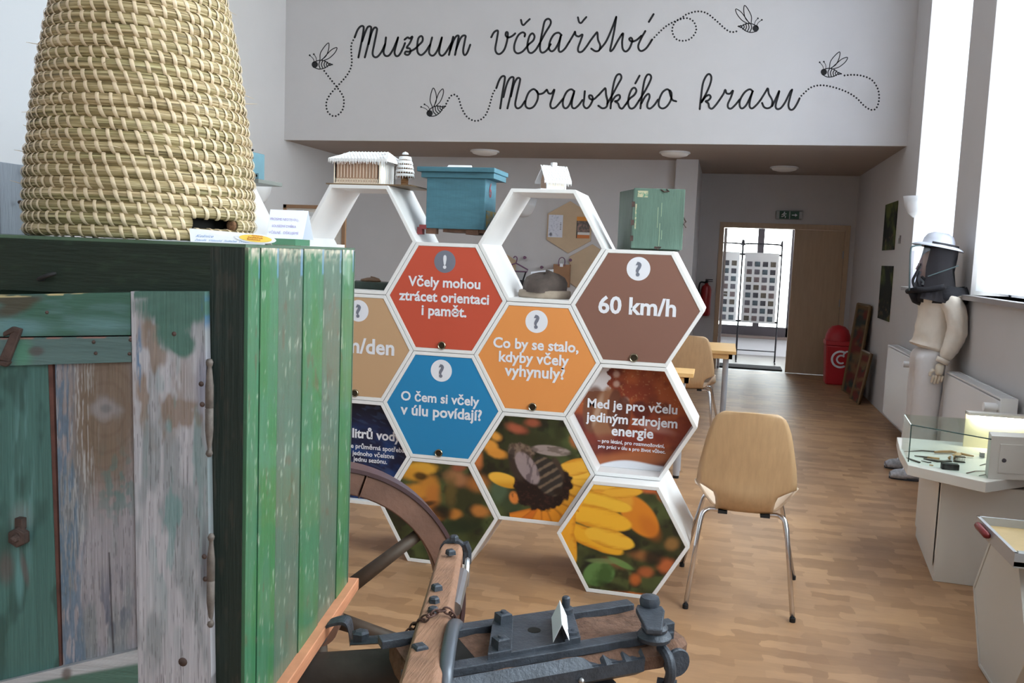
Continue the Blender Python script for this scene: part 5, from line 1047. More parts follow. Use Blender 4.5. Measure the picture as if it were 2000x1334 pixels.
# entrance: angular span facing the pixels 372..465 at ring 1
def ang(px, r_=.212):
    best = None
    for a in np.linspace(-math.pi, 0, 721):
        q = SC+v3(r_*math.cos(a), r_*math.sin(a), .03); x = proj(q[None])[0][0]
        if np.dot(v3(math.cos(a), math.sin(a), 0), CAM-q) > 0 and (best is None or abs(x-px) < best[0]): best = (abs(x-px), a)
    return best[1]
ea0, ea1 = ang(374), ang(459)
rnd = random.Random(7); front_ang = math.atan2(-SC[1], -SC[0])
strips = []
for i, z in enumerate(rings):
    R0 = float(prof_r(z)); slope = (float(prof_r(z+.01))-float(prof_r(z-.01)))/.02; n = 96; m = 14
    cut = i == 1
    a0, a1 = (ea1, ea0+2*math.pi) if cut else (0, 2*math.pi)
    V = []; UV = []; cnt = n+1; ph = rnd.random()*9
    for k in range(cnt):
        a = a0+(a1-a0)*k/n; rj = R0-.006+.0014*math.sin(a*3+ph)+.0008*math.sin(a*11+ph*2); th = rt*(1+.05*math.sin(a*7+ph))
        zz = z+.0022*math.sin(a+1.2)*0
        for q in range(m):
            b = 2*math.pi*q/(m-1); V.append(SC+v3((rj+th*math.cos(b))*math.cos(a), (rj+th*math.cos(b))*math.sin(a), max(.0004, zz+th*math.sin(b)))); UV.append((a*R0*1+i*3.1, b*rt+i*.7))
    Fs = [(k*m+q, (k+1)*m+q, (k+1)*m+q+1, k*m+q+1) for k in range(n) for q in range(m-1)]
    if cut: Fs += [tuple(range(m-1))[::-1], tuple(n*m+q for q in range(m-1))]
    g = G(); g.add(V, Fs); B('straw_coil', g, straw_m, sk, smooth=True, uv=UV)
    N_ = max(14, int(2*math.pi*R0/.0235)); off = rnd.random()
    for k in range(N_):
        a = 2*math.pi*(k-i*.47+rnd.uniform(-.1, .1)+1.2*math.sin(i*.7))/N_
        if cut and (ea0-.04 < ((a+math.pi) % (2*math.pi))-math.pi < ea1+.04): continue
        if i == 0 and False: continue
        strips.append((i, a, R0-.006+.0014*math.sin(a*3+ph)+.0008*math.sin(a*11+ph*2), z, math.cos(a-front_ang)))
# one strip shape, shared
def strip_geo(w_=.0036, sl=.0125):
    V = []; nb = 11; rr = rt+.0011
    for q in range(nb):
        b = math.radians(100-200*q/(nb-1)); sh = sl*(q/(nb-1)-.5); hw = w_*(1-.18*abs(q/(nb-1)-.5))
        for s_, e in ((-hw, 0), (-hw*.5, .0007), (hw*.5, .0007), (hw, 0)): V.append(((rr+e)*math.cos(b), sh+s_, (rr+e)*math.sin(b)))
    return np.array(V), [(q*4+j, q*4+j+1, (q+1)*4+j+1, (q+1)*4+j) for q in range(nb-1) for j in range(3)]
SV, SF = strip_geo(); sme = mesh('binding_strip', SV, SF, cane_m, smooth=True)
strips.sort(key=lambda s_: -(s_[4]-.25*s_[3]-.6*(s_[3] > .47)))
rest = G()
for k, (i, a, rr, z, f) in enumerate(strips):
    sc_ = 1+rnd.uniform(-.1, .15); tilt = rnd.uniform(-.12, .12)
    Mx = Matrix.Translation(Vector((rr*math.cos(a), rr*math.sin(a), z))) @ Matrix.Rotation(a, 4, 'Z') @ Matrix.Rotation(tilt, 4, 'X') @ Matrix.Diagonal((1, sc_, .98, 1))
    if k < 300:
        o = bpy.data.objects.new('binding_strip', sme); link(o, sk); o.matrix_local = Mx
    else:
        A_ = np.array(Mx); rest.add(SV@A_[:3, :3].T+A_[:3, 3]+SC, SF)
B('binding_strips', rest, cane_m, sk, smooth=True, kind='stuff')
g = G(); g.lathe([(.17, .02), (.165, .3), (.12, .5), (.0, .6)], SC, n=32); B('shade_shell', g, dark_m, sk, smooth=True)  # added inner shell, its black colour stands for the shade inside the skep
c = SC+v3((prof_r(.03)-.008)*math.cos(ea1+.02), (prof_r(.03)-.008)*math.sin(ea1+.02), rings[1]); g = G(); tg = v3(math.sin(ea1), -math.cos(ea1), 0); g.tube([c, c+tg*.006, c+tg*.009], [.0115, .0112, .008], 12); B('coil_end', g, mat('straw_end', (120, 86, 62), .9, noise=.5, scale=300), sk, smooth=True)
g = G()
for k in range(90):
    a = rnd.uniform(0, 6.28); i = rnd.randrange(len(rings)); R0 = float(prof_r(rings[i])); q = SC+v3((R0+.006)*math.cos(a), (R0+.006)*math.sin(a), rings[i]); e = v3(-math.sin(a)*rnd.choice((-1, 1))*.02+math.cos(a)*rnd.uniform(0, .008), math.cos(a)*.02*rnd.choice((-1, 1))+math.sin(a)*rnd.uniform(0, .008), rnd.uniform(-.006, .006)); g.tube([q, q+e*.5, q+e], [.0007, .0006, .0003], 4)
B('loose_straw', g, cane_m, sk, kind='stuff')
# label card before the skep
ca = at(370, 447, 1.56); cb = at(517, 470, 1.565); ci = thing('label_card', 'white folded label card with blue handwriting and yellow oval, at the skep entrance', 'card', (ca+cb)/2*v3(1, 1, 0)+v3(0, 0, CT), 0)
lo0, lo1 = at(372, 470, 1.50), at(517, 475, 1.50); lo0[2] = lo1[2] = CT+.0005; up = (at(370, 446, 1.52), at(520, 459, 1.52))
g = G(); g.prism([lo0, lo1, up[1], up[0]], (0, .0006, 0)); B('front_leaf', g, paper_m, ci)
g = G(); g.prism([up[0], up[1], up[1]*v3(1, 1, 0)+v3(0, 0, CT+.0005)+sd*.03, up[0]*v3(1, 1, 0)+v3(0, 0, CT+.0005)+sd*.03], (0, .0006, 0)); B('back_leaf', g, paper_m, ci)
xd = nrm(lo1-lo0); yd = nrm((up[0]-lo0)-xd*np.dot(up[0]-lo0, xd)); nd = np.cross(xd, yd)
ink_b = mat('blue_ink', (110, 150, 206), .8)
text('handwriting', 'Košnice', ink_b, ci, lo0+xd*.006+yd*.0115, xd, yd, width=.030, shear=.4, height=.009); text('handwriting', 'Zdeněk  Vildanská  Sedláček  Drozdov', ink_b, ci, lo0+xd*.006+yd*.0028, xd, yd, width=.098, shear=.4, height=.0062)
oc = lo0+xd*.108+yd*.0125-(-nd)*.0
g = G(); disc(g, (0, 0), .036, lambda a_, b__: oc+xd*a_+yd*b__+nd*.0010, (0, 0, 0), 36, ry=.0105, rot=-.1); B('oval_border', g, paper_m, ci)
g = G(); disc(g, (0, 0), .0285, lambda a_, b__: oc+xd*a_+yd*b__+nd*.0016, (0, 0, 0), 36, ry=.0082, rot=-.1); B('yellow_oval', g, mat('sticker_yellow', (250, 214, 96), .6), ci)
tred = mat('sticker_red', (196, 96, 40), .6)
for k_, (s_, w_) in enumerate((('Antonín', .02), ('Sedláček', .027), ('Boskovice', .023))): text('oval_lettering', s_, tred, ci, oc-yd*(.0006+(k_-1)*.0045)-nd*0+nd*.0021+xd*.002*(1-k_), nrm(xd-yd*.09), yd, width=w_, height=.0045, align='CENTER', bold=.02)
g = G(); a = at(289, 468, 1.55); b_ = at(372, 471, 1.52); g.prism([v3(a[0], a[1], CT+.0003), v3(b_[0], b_[1], CT+.0003), v3(b_[0], b_[1], CT+.0003)+sd*.1, v3(a[0], a[1], CT+.0003)+sd*.1], (0, 0, .0015)); tag(B('paper_sheet', g, paper_m), 'white paper sheet lying flat in front of the skep', 'paper')
# paper sign on green board
bl, brr = at(512, 471, 2.02), at(590, 472, 2.05); bl[2] = brr[2] = CT+.0005
g = G(); zt_ = at(550, 466.5, 2.0)[2]; g.prism([bl-sd*.05, brr-sd*.05, brr+sd*.06, bl+sd*.06], (0, 0, zt_-CT)); tag(B('green_board', g, mat('dark_green_gloss', (50, 110, 78), .4)), 'small green board lying on the back of the green cabinet', 'board')
zs = zt_+.0008; s0, s1, s2, s3_ = at(521, 466, 2.0), at(591, 467.5, 2.03), at(602, 412, 2.06), at(528, 409, 2.03)
s0[2] = zs; s1[2] = zs
sg = thing('paper_sign', 'pale blue-white paper sign with handwritten Czech request, standing behind the skep', 'sign', (s0+s1)/2, 0)
g = G(); g.prism([s0, s1, s2, s3_], sd*.0008); B('front_leaf', g, mat('bluish_paper', (214, 218, 242), .8), sg)
g = G(); g.prism([s3_, s2, s1+sd*.05+nn*.01, s0+sd*.05+nn*.01], sd*.0008); B('back_leaf', g, mat('bluish_paper', (0, 0, 0)), sg)
xd = nrm(s1-s0); yd = nrm((s3_-s0)); nd = np.cross(xd, yd); pen = mat('violet_pen', (138, 122, 166), .8)
for k_, (s_, w_, h_) in enumerate((('PROSÍME NEOTEVÍREJTE', .070, .0465), ('SOUSEDNÍ DVÍŘKA', .054, .0285), ('VČELNÉ.  DĚKUJEME', .066, .0115))): text('handwriting', s_, pen, sg, s0+xd*(.003+.005*(k_ == 1))+yd*h_+nd*.0008, xd, yd, width=w_, height=.0095)

# ------------------------------------------------------------------ old cart gear with wheel
TZ = .715
wood_m = mat('old_beam_wood', (150, 112, 90), .6, noise=.25, scale=14, stretch=(1, 1, 1), bump=.6, bscale=50, bstretch=(4, .4, 4)); dwood = mat('dark_tarred_wood', (46, 40, 36), .7, noise=.3, scale=20, bump=.6); logw = mat('crumbled_wood', (108, 80, 66), .95, noise=.3, scale=50, bump=1, bscale=120)
cg = thing('cart_gear', 'old wooden cart axle with black iron fittings in the foreground', 'cart gear', onZ(1000, 1290, TZ)*v3(1, 1, 0), 0)
def T(px, py, z=TZ): return onZ(px, py, z)
fA, fB = T(840, 1316), T(1305, 1238); e1 = nrm(fB-fA); e2 = v3(-e1[1], e1[0], 0)   # e1 along, e2 away from the camera
def LG(a, b, c=0): return fA+e1*a+e2*b+v3(0, 0, c)
LL_ = np.linalg.norm(fB-fA)+.02; print('gear length', LL_)
WID = .185
g = G()
prof = [(-.014, -.012), (-.032, -.026), (-.028, -.055), (-.005, -.068), (WID-.03, -.068), (WID+.01, -.055), (WID+.012, -.03), (WID, -.010)]
nseg = 14; V = []; m = len(prof)
for k in range(nseg+1):
    t = k/nseg; a = -.02+(LL_+.05)*t; f = 1 if t < .93 else 1-.25*((t-.93)/.07)
    for b, c in prof: V.append(LG(a, WID/2+(b-WID/2)*f, -.035+(c+.035)*f+.003*math.sin(k*2.1+b*30)))
g.add(V, [(k*m+q, (k+1)*m+q, (k+1)*m+(q+1) % m, k*m+(q+1) % m) for k in range(nseg) for q in range(m)]+[tuple(range(m)), tuple(nseg*m+q for q in range(m))[::-1]]); B('axle_block', g, logw, cg)
# iron sheath over the near face, ragged upper edge near the end
g = G(); V = []; q = []
rr_ = random.Random(3)
for k in range(31):
    a = .0+(LL_-.1)*k/30; rag = 0 if a < LL_-.24 else -.012*((k*7) % 3)-.006
    q.append([LG(a, -.024, -.008+rag*.8), LG(a, -.039, -.024), LG(a, -.037, -.052), LG(a, -.006, -.074)])
V = [p for row in q for p in row]; V2 = [p+e2*.004+v3(0, 0, .003) for p in V]; n_ = len(V)
Fs = [(k*4+j, (k+1)*4+j, (k+1)*4+j+1, k*4+j+1) for k in range(30) for j in range(3)]; g.add(V+V2, Fs+[(n_+a_, n_+b__, n_+c_, n_+d_) for a_, b__, c_, d_ in Fs]+[(k*4, k*4+4, n_+k*4+4, n_+k*4) for k in range(30)]); B('iron_sheath', g, iron_m, cg, smooth=False)
for k_, b in enumerate((.008, WID-.02)):
    g = G(); g.prism([LG(-.05, b-.016, -.012), LG(LL_-.01, b-.016, -.012), LG(LL_-.01, b+.016, -.012), LG(-.05, b+.016, -.012)], (0, 0, .018)); B('rail', g, iron_m, cg, bev=.002)
g = G(); g.prism([LG(-.02, .03, -.02), LG(.05, .03, -.02), LG(.05, WID-.04, -.02), LG(-.02, WID-.04, -.02)], (0, 0, .006)); B('wood_slot', g, logw, cg)
g = G(); g.prism([LG(.052, .026, -.024), LG(.11, .026, -.024), LG(.11, WID-.038, -.024), LG(.052, WID-.038, -.024)], (0, 0, .016)); B('dark_recess', g, dark_m, cg)
# slide plate with square nuts and hole
def pa(px, py): return T(px, py, TZ+.01)
p_ = [pa(952, 1286), pa(1134, 1252), pa(1117, 1194), pa(962, 1218)]
g = G(); g.prism([q_-v3(0, 0, .008) for q_ in p_], (0, 0, .012)); B('slide_plate', g, iron_m, cg, bev=.002)
def pq(s, t): return (p_[0]*(1-s)+p_[1]*s)*(1-t)+(p_[3]*(1-s)+p_[2]*s)*t
g = G(); g.prism([pq(.0, 0), pq(.25, 0), pq(.25, 1), pq(.0, 1)], (0, 0, .009)); g.prism([pq(.82, 0), pq(1., 0), pq(1., 1), pq(.82, 1)], (0, 0, .009)); B('cross_strap', g, iron_m, cg, bev=.0015)
def nut(s, t, h=.018, r=.016, rot=.3, n=4):
    c = pq(s, t)+v3(0, 0, .009); g = G(); g.lathe([(0, 0), (r*1.05, 0), (r, h*.9), (r*.7, h), (0, h)], c, n=n); g.lathe([(0, h), (r*.35, h), (r*.32, h+.004), (0, h+.004)], c, n=10); B('square_nut', g, iron_m, cg)
nut(.13, .13, .02, .019); nut(.13, .88, .02, .019); nut(.92, .15, .006, .012, n=10)
g = G(); c = pq(.9, .86)+v3(0, 0, .008); g.lathe([(0, 0), (.016, 0), (.016, .012), (.009, .014), (.009, .034), (.006, .037), (0, .037)], c, n=12); B('bolt', g, iron_m, cg, autosm=True)
g = G(); g.lathe([(0, .0), (.0135, .0), (.0135, .0008), (0, .0008)], pq(.5, .52)+v3(0, 0, .004), n=20); B('plate_hole', g, dark_m, cg)
# end fitting: crosswise strap, eye plate and hanging bar
ec = T(1272, 1232); g = G(); g.lathe([(0, 0), (.034, 0), (.036, .008), (.03, .016), (.026, .018), (.028, .026), (.022, .034), (.0, .036)], T(1277, 1248, TZ+.004), n=20); B('collar', g, iron_m, cg, autosm=True)
pb_ = T(1277, 1240, TZ+.04); pc_ = T(1268, 1192, TZ+.045)
g = G(); d_ = nrm((pc_-pb_)*v3(1, 1, 0)); sX = v3(d_[1], -d_[0], 0); L_ = np.linalg.norm(pc_-pb_)
g.prism([pb_-sX*.016, pb_+sX*.016, pc_-d_*.02+sX*.03, pc_+sX*.026, pc_-sX*.026, pc_-d_*.02-sX*.03], (0, 0, .012)); B('eye_plate', g, iron_m, cg, bev=.003)
g = G(); g.lathe([(0, 0), (.02, 0), (.022, .01), (.019, .02), (0, .024)], pc_+v3(0, 0, .01), n=12); g.lathe([(0, -.04), (.014, -.04), (.014, .012), (0, .012)], pc_, n=12); B('eye_bolt', g, iron_m, cg, autosm=True)
g = G(); q0 = T(1280, 1255, TZ-.01)-e2*.02; g.tube(spline([q0, q0-e2*.03+v3(0, 0, -.012), q0-e2*.04+v3(0, 0, -.04), q0-e2*.03+v3(0, 0, -.07)], 5), .011, 10); g.box(q0-e2*.028+v3(.0, 0, -.075), (.04, .03, .025)); B('hanging_bar', g, iron_m, cg, autosm=True)
g = G(); g.lathe([(0, -.004), (.028, -.003), (.03, 0), (.03, .006)], q0+e1*.028+v3(0, 0, -.03)-e2*.022, axis=e2, n=20); B('washer', g, iron_m, cg)
g = G(); g.box(T(1300, 1224, TZ+.01), (.03, .026, .026), rotz(math.atan2(e1[1], e1[0]))); B('end_nut', g, iron_m, cg, bev=.003)
g = G(); g.lathe([(0, -.008), (.005, -.006), (.006, 0)], LG(.30, -.040, -.045), axis=e2, n=10); B('rivet', g, galv_m, cg, smooth=True)
# dark rear part of the axle going under the cabinet
g = G(); TA, TB = T(540, 1290, .60), T(880, 1268, .655); d_ = nrm(TB-TA); e_ = v3(-d_[1], d_[0], 0); V = []; m = 12
for k in range(9):
    c = TA+(TB-TA)*(k/8)+v3(0, 0, -.038)
    for q_ in range(m): a = 2*math.pi*q_/m; V.append(c+e_*(.052*math.cos(a))+v3(0, 0, .045*math.sin(a)))
g.add(V, [(k*m+q_, (k+1)*m+q_, (k+1)*m+(q_+1) % m, k*m+(q_+1) % m) for k in range(8) for q_ in range(m)]+[tuple(range(m)), tuple(8*m+q_ for q_ in range(m))]); B('rear_axle', g, dwood, cg, smooth=True)
g = G(); g.tube([T(690, 1252, .632), T(760, 1248, .648), T(850, 1250, .662)], .020, 6, flat=.35); B('rear_strap', g, iron_m, cg, autosm=True)
g = G(); h0, h1 = T(634, 1250, .612), T(688, 1250, .622)
st_ = spline([h0, h0+v3(.004, 0, .035), h0+v3(.016, 0, .047), h1+v3(-.02, 0, .047), h1+v3(-.006, 0, .036), h1], 4)
V = []
for p in st_: V += [p-e_*.02, p+e_*.02, p+e_*.02-v3(0, 0, .007), p-e_*.02-v3(0, 0, .007)]
n_ = len(st_); g.add(V, [(k*4+j, (k+1)*4+j, (k+1)*4+(j+1) % 4, k*4+(j+1) % 4) for k in range(n_-1) for j in range(4)]+[(0, 1, 2, 3), tuple((n_-1)*4+j for j in range(4))]); B('iron_staple', g, iron_m, cg)
g = G(); g.lathe([(0, 0), (.02, 0), (.02, .018), (.012, .022), (0, .022)], T(704, 1250, .636), n=6); B('square_nut', g, iron_m, cg)
g = G(); q0 = T(745, 1318, .60); g.tube([q0, q0+v3(.05, .02, .01), q0+v3(.12, .04, .03)], [.022, .02, .02], 10); B('iron_lug', g, rust_m, cg, smooth=True)
# pole (wooden beam with bolts)
def PB(px, py, z): return onZ(px, py, z)
bz0, bz1 = .725, .742
n0, n1 = PB(815, 1360, bz1), PB(886, 1056, bz0)
d_ = nrm(n1-n0); s_ = nrm(np.cross(d_, [0, 0, 1.]))
V = []; prof = [(-1, -.3), (-.8, 0), (.55, 0), (.85, -.25), (.85, -1.5), (-.9, -1.5)]; L_ = np.linalg.norm(n1-n0)
for k, (t, hw) in enumerate(((-.02, .0405), (.3, .0395), (.55, .037), (.8, .0355), (.93, .034), (1., .027))):
    c = n0+(n1-n0)*t
    for a, b in prof: V.append(c+s_*a*hw+v3(0, 0, b*.036+(0 if t < .99 else -.004)))
m = len(prof); g = G(); g.add(V, [(k*m+q_, (k+1)*m+q_, (k+1)*m+(q_+1) % m, k*m+(q_+1) % m) for k in range(5) for q_ in range(m)]+[tuple(range(m)), tuple(5*m+q_ for q_ in range(m))]); B('pole', g, wood_m, cg, bev=.003)
for px, py, r_ in ((820, 1270, .017), (853, 1151, .013), (848, 1176, .012), (880, 1082, .013), (887, 1054, .012), (846, 1196, .012)):
    c = PB(px, py, .734); g = G(); g.lathe([(0, 0), (r_*1.1, 0), (r_, .010), (r_*.7, .013), (0, .013)], c-v3(0, 0, .001), n=4 if r_ > .0125 else 6); B('square_nut', g, iron_m, cg)
g = G(); c = n1-v3(0, 0, .03); g.tube([c+s_*.03+v3(0, 0, .028)-d_*.012, c+s_*.038+v3(0, 0, .01)-d_*.01, c+s_*.038-v3(0, 0, .03)], .012, 8); g.lathe([(.03, -.01), (.038, -.01), (.038, .012), (.03, .012)], c-d_*.01, axis=d_, n=16); B('end_band', g, iron_m, cg, autosm=True)
g = G(); a = PB(902, 1122, .70); b_ = PB(886, 1190, .70); g.tube([a, (a+b_)/2, b_], .018, 10); g.lathe([(0, -.006), (.034, -.006), (.038, 0), (.034, .006), (0, .006)], PB(912, 1118, .69), axis=s_, n=24); B('side_rod', g, galv_m, cg, autosm=True)
g = G(); a = PB(884, 1228, .74); b_ = PB(872, 1300, .73); c = PB(868, 1350, .70); g.tube(spline([PB(893, 1222, .71), a, b_, c], 6), .0145, 10); B('bent_rod', g, mat('grey_iron_rod', (96, 102, 112), .4, .5), cg, smooth=True)
# chain over the pole
chain_m = mat('rust_chain', (92, 66, 60), .7, .4, noise=.3, scale=60)
pth = spline([PB(795, 1238, .70), PB(808, 1222, .71), PB(822, 1212, .735), PB(836, 1205, .748), PB(850, 1196, .75), PB(868, 1192, .75), PB(880, 1196, .745), PB(886, 1206, .73), PB(890, 1216, .71)], 12)
dd = np.concatenate([[0], np.cumsum(np.linalg.norm(np.diff(pth, axis=0), axis=1))]); nl = int(dd[-1]/.0155)
for k in range(nl):
    c = np.array([np.interp((k+.5)*.0155, dd, pth[:, j]) for j in range(3)]); c2 = np.array([np.interp((k+.9)*.0155, dd, pth[:, j]) for j in range(3)]); t_ = nrm(c2-c+1e-9); u_ = nrm(np.cross(t_, v3(.3*(k % 2), .2, 1))); 
    if k % 2: u_ = nrm(np.cross(t_, u_))
    g = G(); g.tube([c+t_*.011*math.cos(a)+u_*.0065*math.sin(a) for a in np.linspace(0, 2*math.pi, 12, endpoint=False)], .0022, 6, closed=True); B('chain_link', g, chain_m, cg, smooth=True)
# hidden support post under the block and axle
for px, py in ((1150, 1345), (905, 1345)):
    c = onZ(px, py, .6); g = G(); g.b2(c*v3(1, 1, 0)+v3(-.04, -.03, 0), v3(c[0]+.04, c[1]+.03, .615)); B('support_post', g, dwood, cg)
g = G(); g.prism([LG(.27, -.01, -.10), LG(.40, -.01, -.10), LG(.40, .15, -.10), LG(.27, .15, -.10)], (0, 0, .02)); B('bolster', g, iron_m, cg)
# paper tent on the plate
z_ = TZ+.0215
tc = thing('tent_card', 'small blank white tent card standing on the iron slide plate', 'card', T(1095, 1250, z_), 0)
f0, f1 = T(1080, 1255, z_), T(1112, 1251, z_); apf = (f0+f1)/2+v3(0, 0, .036)+nrm(v3(*(f0-CAM)[:2], 0))*.0
b0 = T(1077, 1206, z_); back = b0-f0; bk = back*1.0
g = G(); g.prism([f0, apf, apf+bk, f0+bk], (.0006, 0, 0)); g.prism([f1, apf, apf+bk, f1+bk], (-.0006, 0, 0)); B('folded_sheet', g, paper_m, tc)
# wheel
WC = at(618, 1218, 2.53); wd = nrm(v3(WC[0], WC[1], 0)); wn_ = rotz(.10)@wd; WC[2] = .445
we = v3(wn_[1], -wn_[0], 0)
felloe_m = mat('wheel_wood', (112, 82, 70), .55, noise=.2, scale=9, bump=.4, bscale=50)
g = G(); g.lathe([(0, -.09), (.05, -.09), (.06, -.05), (.075, -.01), (.08, .03), (.07, .07), (.055, .12), (0, .12)], WC, axis=wn_, n=24); wh = B('wheel', g, felloe_m, cg, autosm=True, label='wooden spoked wheel with iron tyre')
def Wp(r_, a, o=0): return WC+we*(r_*math.cos(a))+v3(0, 0, r_*math.sin(a))+wn_*o
felloe_m = mat('wheel_wood', (118, 82, 68), .55, noise=.2, scale=9, bump=.4, bscale=50)
def ringseg(g, r0, r1, o0, o1, a0, a1, n):
    V = []
    for k in range(n+1):
        a = a0+(a1-a0)*k/n; V += [Wp(r0, a, o0), Wp(r1, a, o0), Wp(r1, a, o1), Wp(r0, a, o1)]
    g.add(V, [(k*4+j, (k+1)*4+j, (k+1)*4+(j+1) % 4, k*4+(j+1) % 4) for k in range(n) for j in range(4)]+[(0, 1, 2, 3), (n*4, n*4+1, n*4+2, n*4+3)])
for k in range(6): g = G(); ringseg(g, .362, .428, 0, .075, math.radians(12+60*k)+.004, math.radians(72+60*k)-.004, 14); B('felloe', g, felloe_m, wh, bev=.004, autosm=True)
g = G(); ringseg(g, .428, .4395, -.004, .085, 0, 2*math.pi, 90); B('iron_tyre', g, mat('tyre_iron', (98, 78, 82), .38, .45, noise=.15, scale=20), wh, autosm=True)
for k in range(6):
    a = math.radians(36+60*k); g = G(); g.tube([Wp(.05, a, .028), Wp(.25, a, .028), Wp(.365, a, .028)], [.026, .021, .019], 8); B('spoke', g, mat('spoke_dark', (74, 60, 50), .6, noise=.2, scale=14), wh, smooth=True)
# ------------------------------------------------------------------ chairs
def make_chair(label):
    r = thing('plywood_chair', label, 'chair', (0, 0, 0), 0, 'beech plywood chairs')
    nb, nu = 15, 17
    def grid(rows):   # rows: list of functions u(-1..1)->point ; thickness by solidify
        V = []; nr = len(rows)
        for f in rows:
            for k in range(nu): V.append(f(-1+2*k/(nu-1)))
        Fs = [(i*nu+k, i*nu+k+1, (i+1)*nu+k+1, (i+1)*nu+k) for i in range(nr-1) for k in range(nu-1)]; g = G(); g.add(V, Fs); return g
    rows = []
    # back: z from .44 to .87; origin at the rear feet line centre, +y forward
    zs = [.420, .435, .455, .48, .505, .525, .545, .59, .64, .69, .74, .79, .83, .858, .870, .874]
    hw = [.120, .121, .122, .125, .134, .168, .209, .206, .200, .190, .180, .168, .153, .140, .122, .105]
    for z, h in zip(zs, hw):
        yb = .085+.05*max(0, (.52-z)/.10)**2-.055*max(0, z-.56)/.3
        rows.append(lambda u, z=z, h=h, yb=yb: v3(u*h, yb-.018*(1-u*u)+.004, z-.006*(u*u) if z > .85 else z))
    b = B('backrest', grid(rows), beech_m, r, smooth=True); s = b.modifiers.new('thick', 'SOLIDIFY'); s.thickness = .010; s.offset = 0
    rows = []
    ys = [.130, .138, .150, .175, .21, .26, .32, .38, .44, .485, .51, .522]
    for y in ys:
        t = min(1., (y-.13)/.39); h = .214-.02*max(0, (y-.44)/.08)**2
        cur = .118*(1-t)**1.5+.012; drop = -.02*max(0, (y-.46)/.06)**2
        def f(u, y=y, h=h, cur=cur, drop=drop, t=t):
            a = max(0, (abs(u)-.55)/.45); return v3(u*h, y-.045*a*(1-t)**3, .425+cur*a**1.25+drop)
        rows.append(f)
    b = B('seat', grid(rows), beechl_m, r, smooth=True); s = b.modifiers.new('thick', 'SOLIDIFY'); s.thickness = .010; s.offset = 0
    for sx in (-1, 1):
        for yt, yf, xf in ((.15, .0, .222), (.40, .53, .262)):
            g = G(); sy = -1 if yf < .2 else 1
            P = spline([(sx*.10, yt, .408), (sx*.145, yt-.0, .408), (sx*.172, yt+sy*.02, .395), (sx*.183, yt+sy*.035, .36)], 5)
            P = np.concatenate([P, [(sx*xf, yf, .012)]]); g.tube(P, .0105, 10); B('leg', g, chrome_m, r, smooth=True)
            g = G(); g.cyl((sx*xf, yf, 0), (sx*xf, yf, .018), .0125); B('foot_cap', g, black_m, r)
    g = G(); g.b2((-.11, .12, .400), (-.07, .45, .414)); g.b2((.07, .12, .400), (.11, .45, .414)); g.b2((-.12, .20, .403), (.12, .23, .413)); B('under_frame', g, black_m, r)
    return r
c1 = make_chair('light beech plywood chair with chrome legs, in front beside the honeycomb wall')
c1.location = (.143, 3.785, 0); c1.rotation_euler = (0, 0, .0); WM[c1.name] = Matrix.Translation(Vector((.143, 3.785, 0)))
c2 = dup(c1, (-.247, 7.47, 0), -.03, 'far beech plywood chair pushed under the pine tables')
# ------------------------------------------------------------------ tables
def slat_table(lab, x1, y0, y1, zt, wslat=.1):
    x0 = x1-1.3; r = thing('pine_table', lab, 'table', ((x0+x1)/2, (y0+y1)/2, 0), 0, 'pine tables with round grey legs')
    n = max(3, int(round((y1-y0)/wslat))); w_ = (y1-y0)/n
    for k in range(n): g = G(); g.b2((x0, y0+k*w_+.002, zt-.028), (x1, y0+(k+1)*w_-.002, zt)); B('slat', g, pine_m, r, bev=.002)
    g = G(); g.b2((x0+.03, y0+.02, zt-.07), (x1-.03, y0+.045, zt-.028)); g.b2((x0+.03, y1-.045, zt-.07), (x1-.03, y1-.02, zt-.028)); g.b2((x1-.06, y0+.02, zt-.07), (x1-.03, y1-.02, zt-.028)); B('apron', g, pine_m, r)
    for x in (x0+.08, x1-.08):
        for y in (y0+.08, y1-.08):
            g = G(); g.cyl((x, y, .02), (x, y, zt-.06), .024, 14); B('leg', g, mat('grey_leg', (176, 180, 190), .35, .3), r, autosm=True); g = G(); g.cyl((x, y, 0), (x, y, .02), .02, 12); B('foot_cap', g, black_m, r)
slat_table('pine slat-top table with grey legs beyond the far chair', .133, 7.72, 8.5, .74)
slat_table('pine slat-top table just behind the honeycomb wall', -.165, 6.02, 6.32, .74, .075)
# ------------------------------------------------------------------ glass display case
case_m = mat('case_white', (216, 212, 206), .5); 
dc = thing('display_case', 'white pedestal display case with lit glass top full of tools', 'display case', (1.25, 4.8, 0), 0)
ZTR = .52
f0 = onZ(1822, 1135, 0); f1 = onZ(1788, 1047, 0); ex = v3(1, 0, 0)
g = G(); pol = [f0, v3(1.60, 4.50, 0), v3(1.60, 5.30, 0), f1]; g.prism([p+v3(0, 0, .0) for p in pol], (0, 0, ZTR-.03)); B('pedestal', g, case_m, dc, bev=.003)
dv = nrm(f1-f0); on = v3(dv[1], -dv[0], 0)
g = G(); g.prism([f0-on*.006+dv*.02+v3(0, 0, .07), f1-on*.006-dv*.02+v3(0, 0, .07), f1-on*.006-dv*.02+v3(0, 0, ZTR-.04), f0-on*.006+dv*.02+v3(0, 0, ZTR-.04)], -on*.004); B('side_door', g, case_m, dc, bev=.002)
zt = ZTR+.035
def TRp(px, py, z=zt): return onZ(px, py, z)
A0, A1, A2 = TRp(1757, 878), TRp(1773, 908), TRp(1926, 942); A3 = TRp(2010, 930)
print('tray', A0, A1, A2, A3)
A0e = v3(A0[0]+.05, 5.28, zt); A4 = v3(1.64, A3[1]+.05, zt); A5 = v3(1.64, A0e[1], zt)
g = G(); g.prism([p-v3(0, 0, .05) for p in (A0, A1, A2, A3, A4, A5, A0e)], (0, 0, .05)); B('tray', g, case_m, dc, bev=.003)
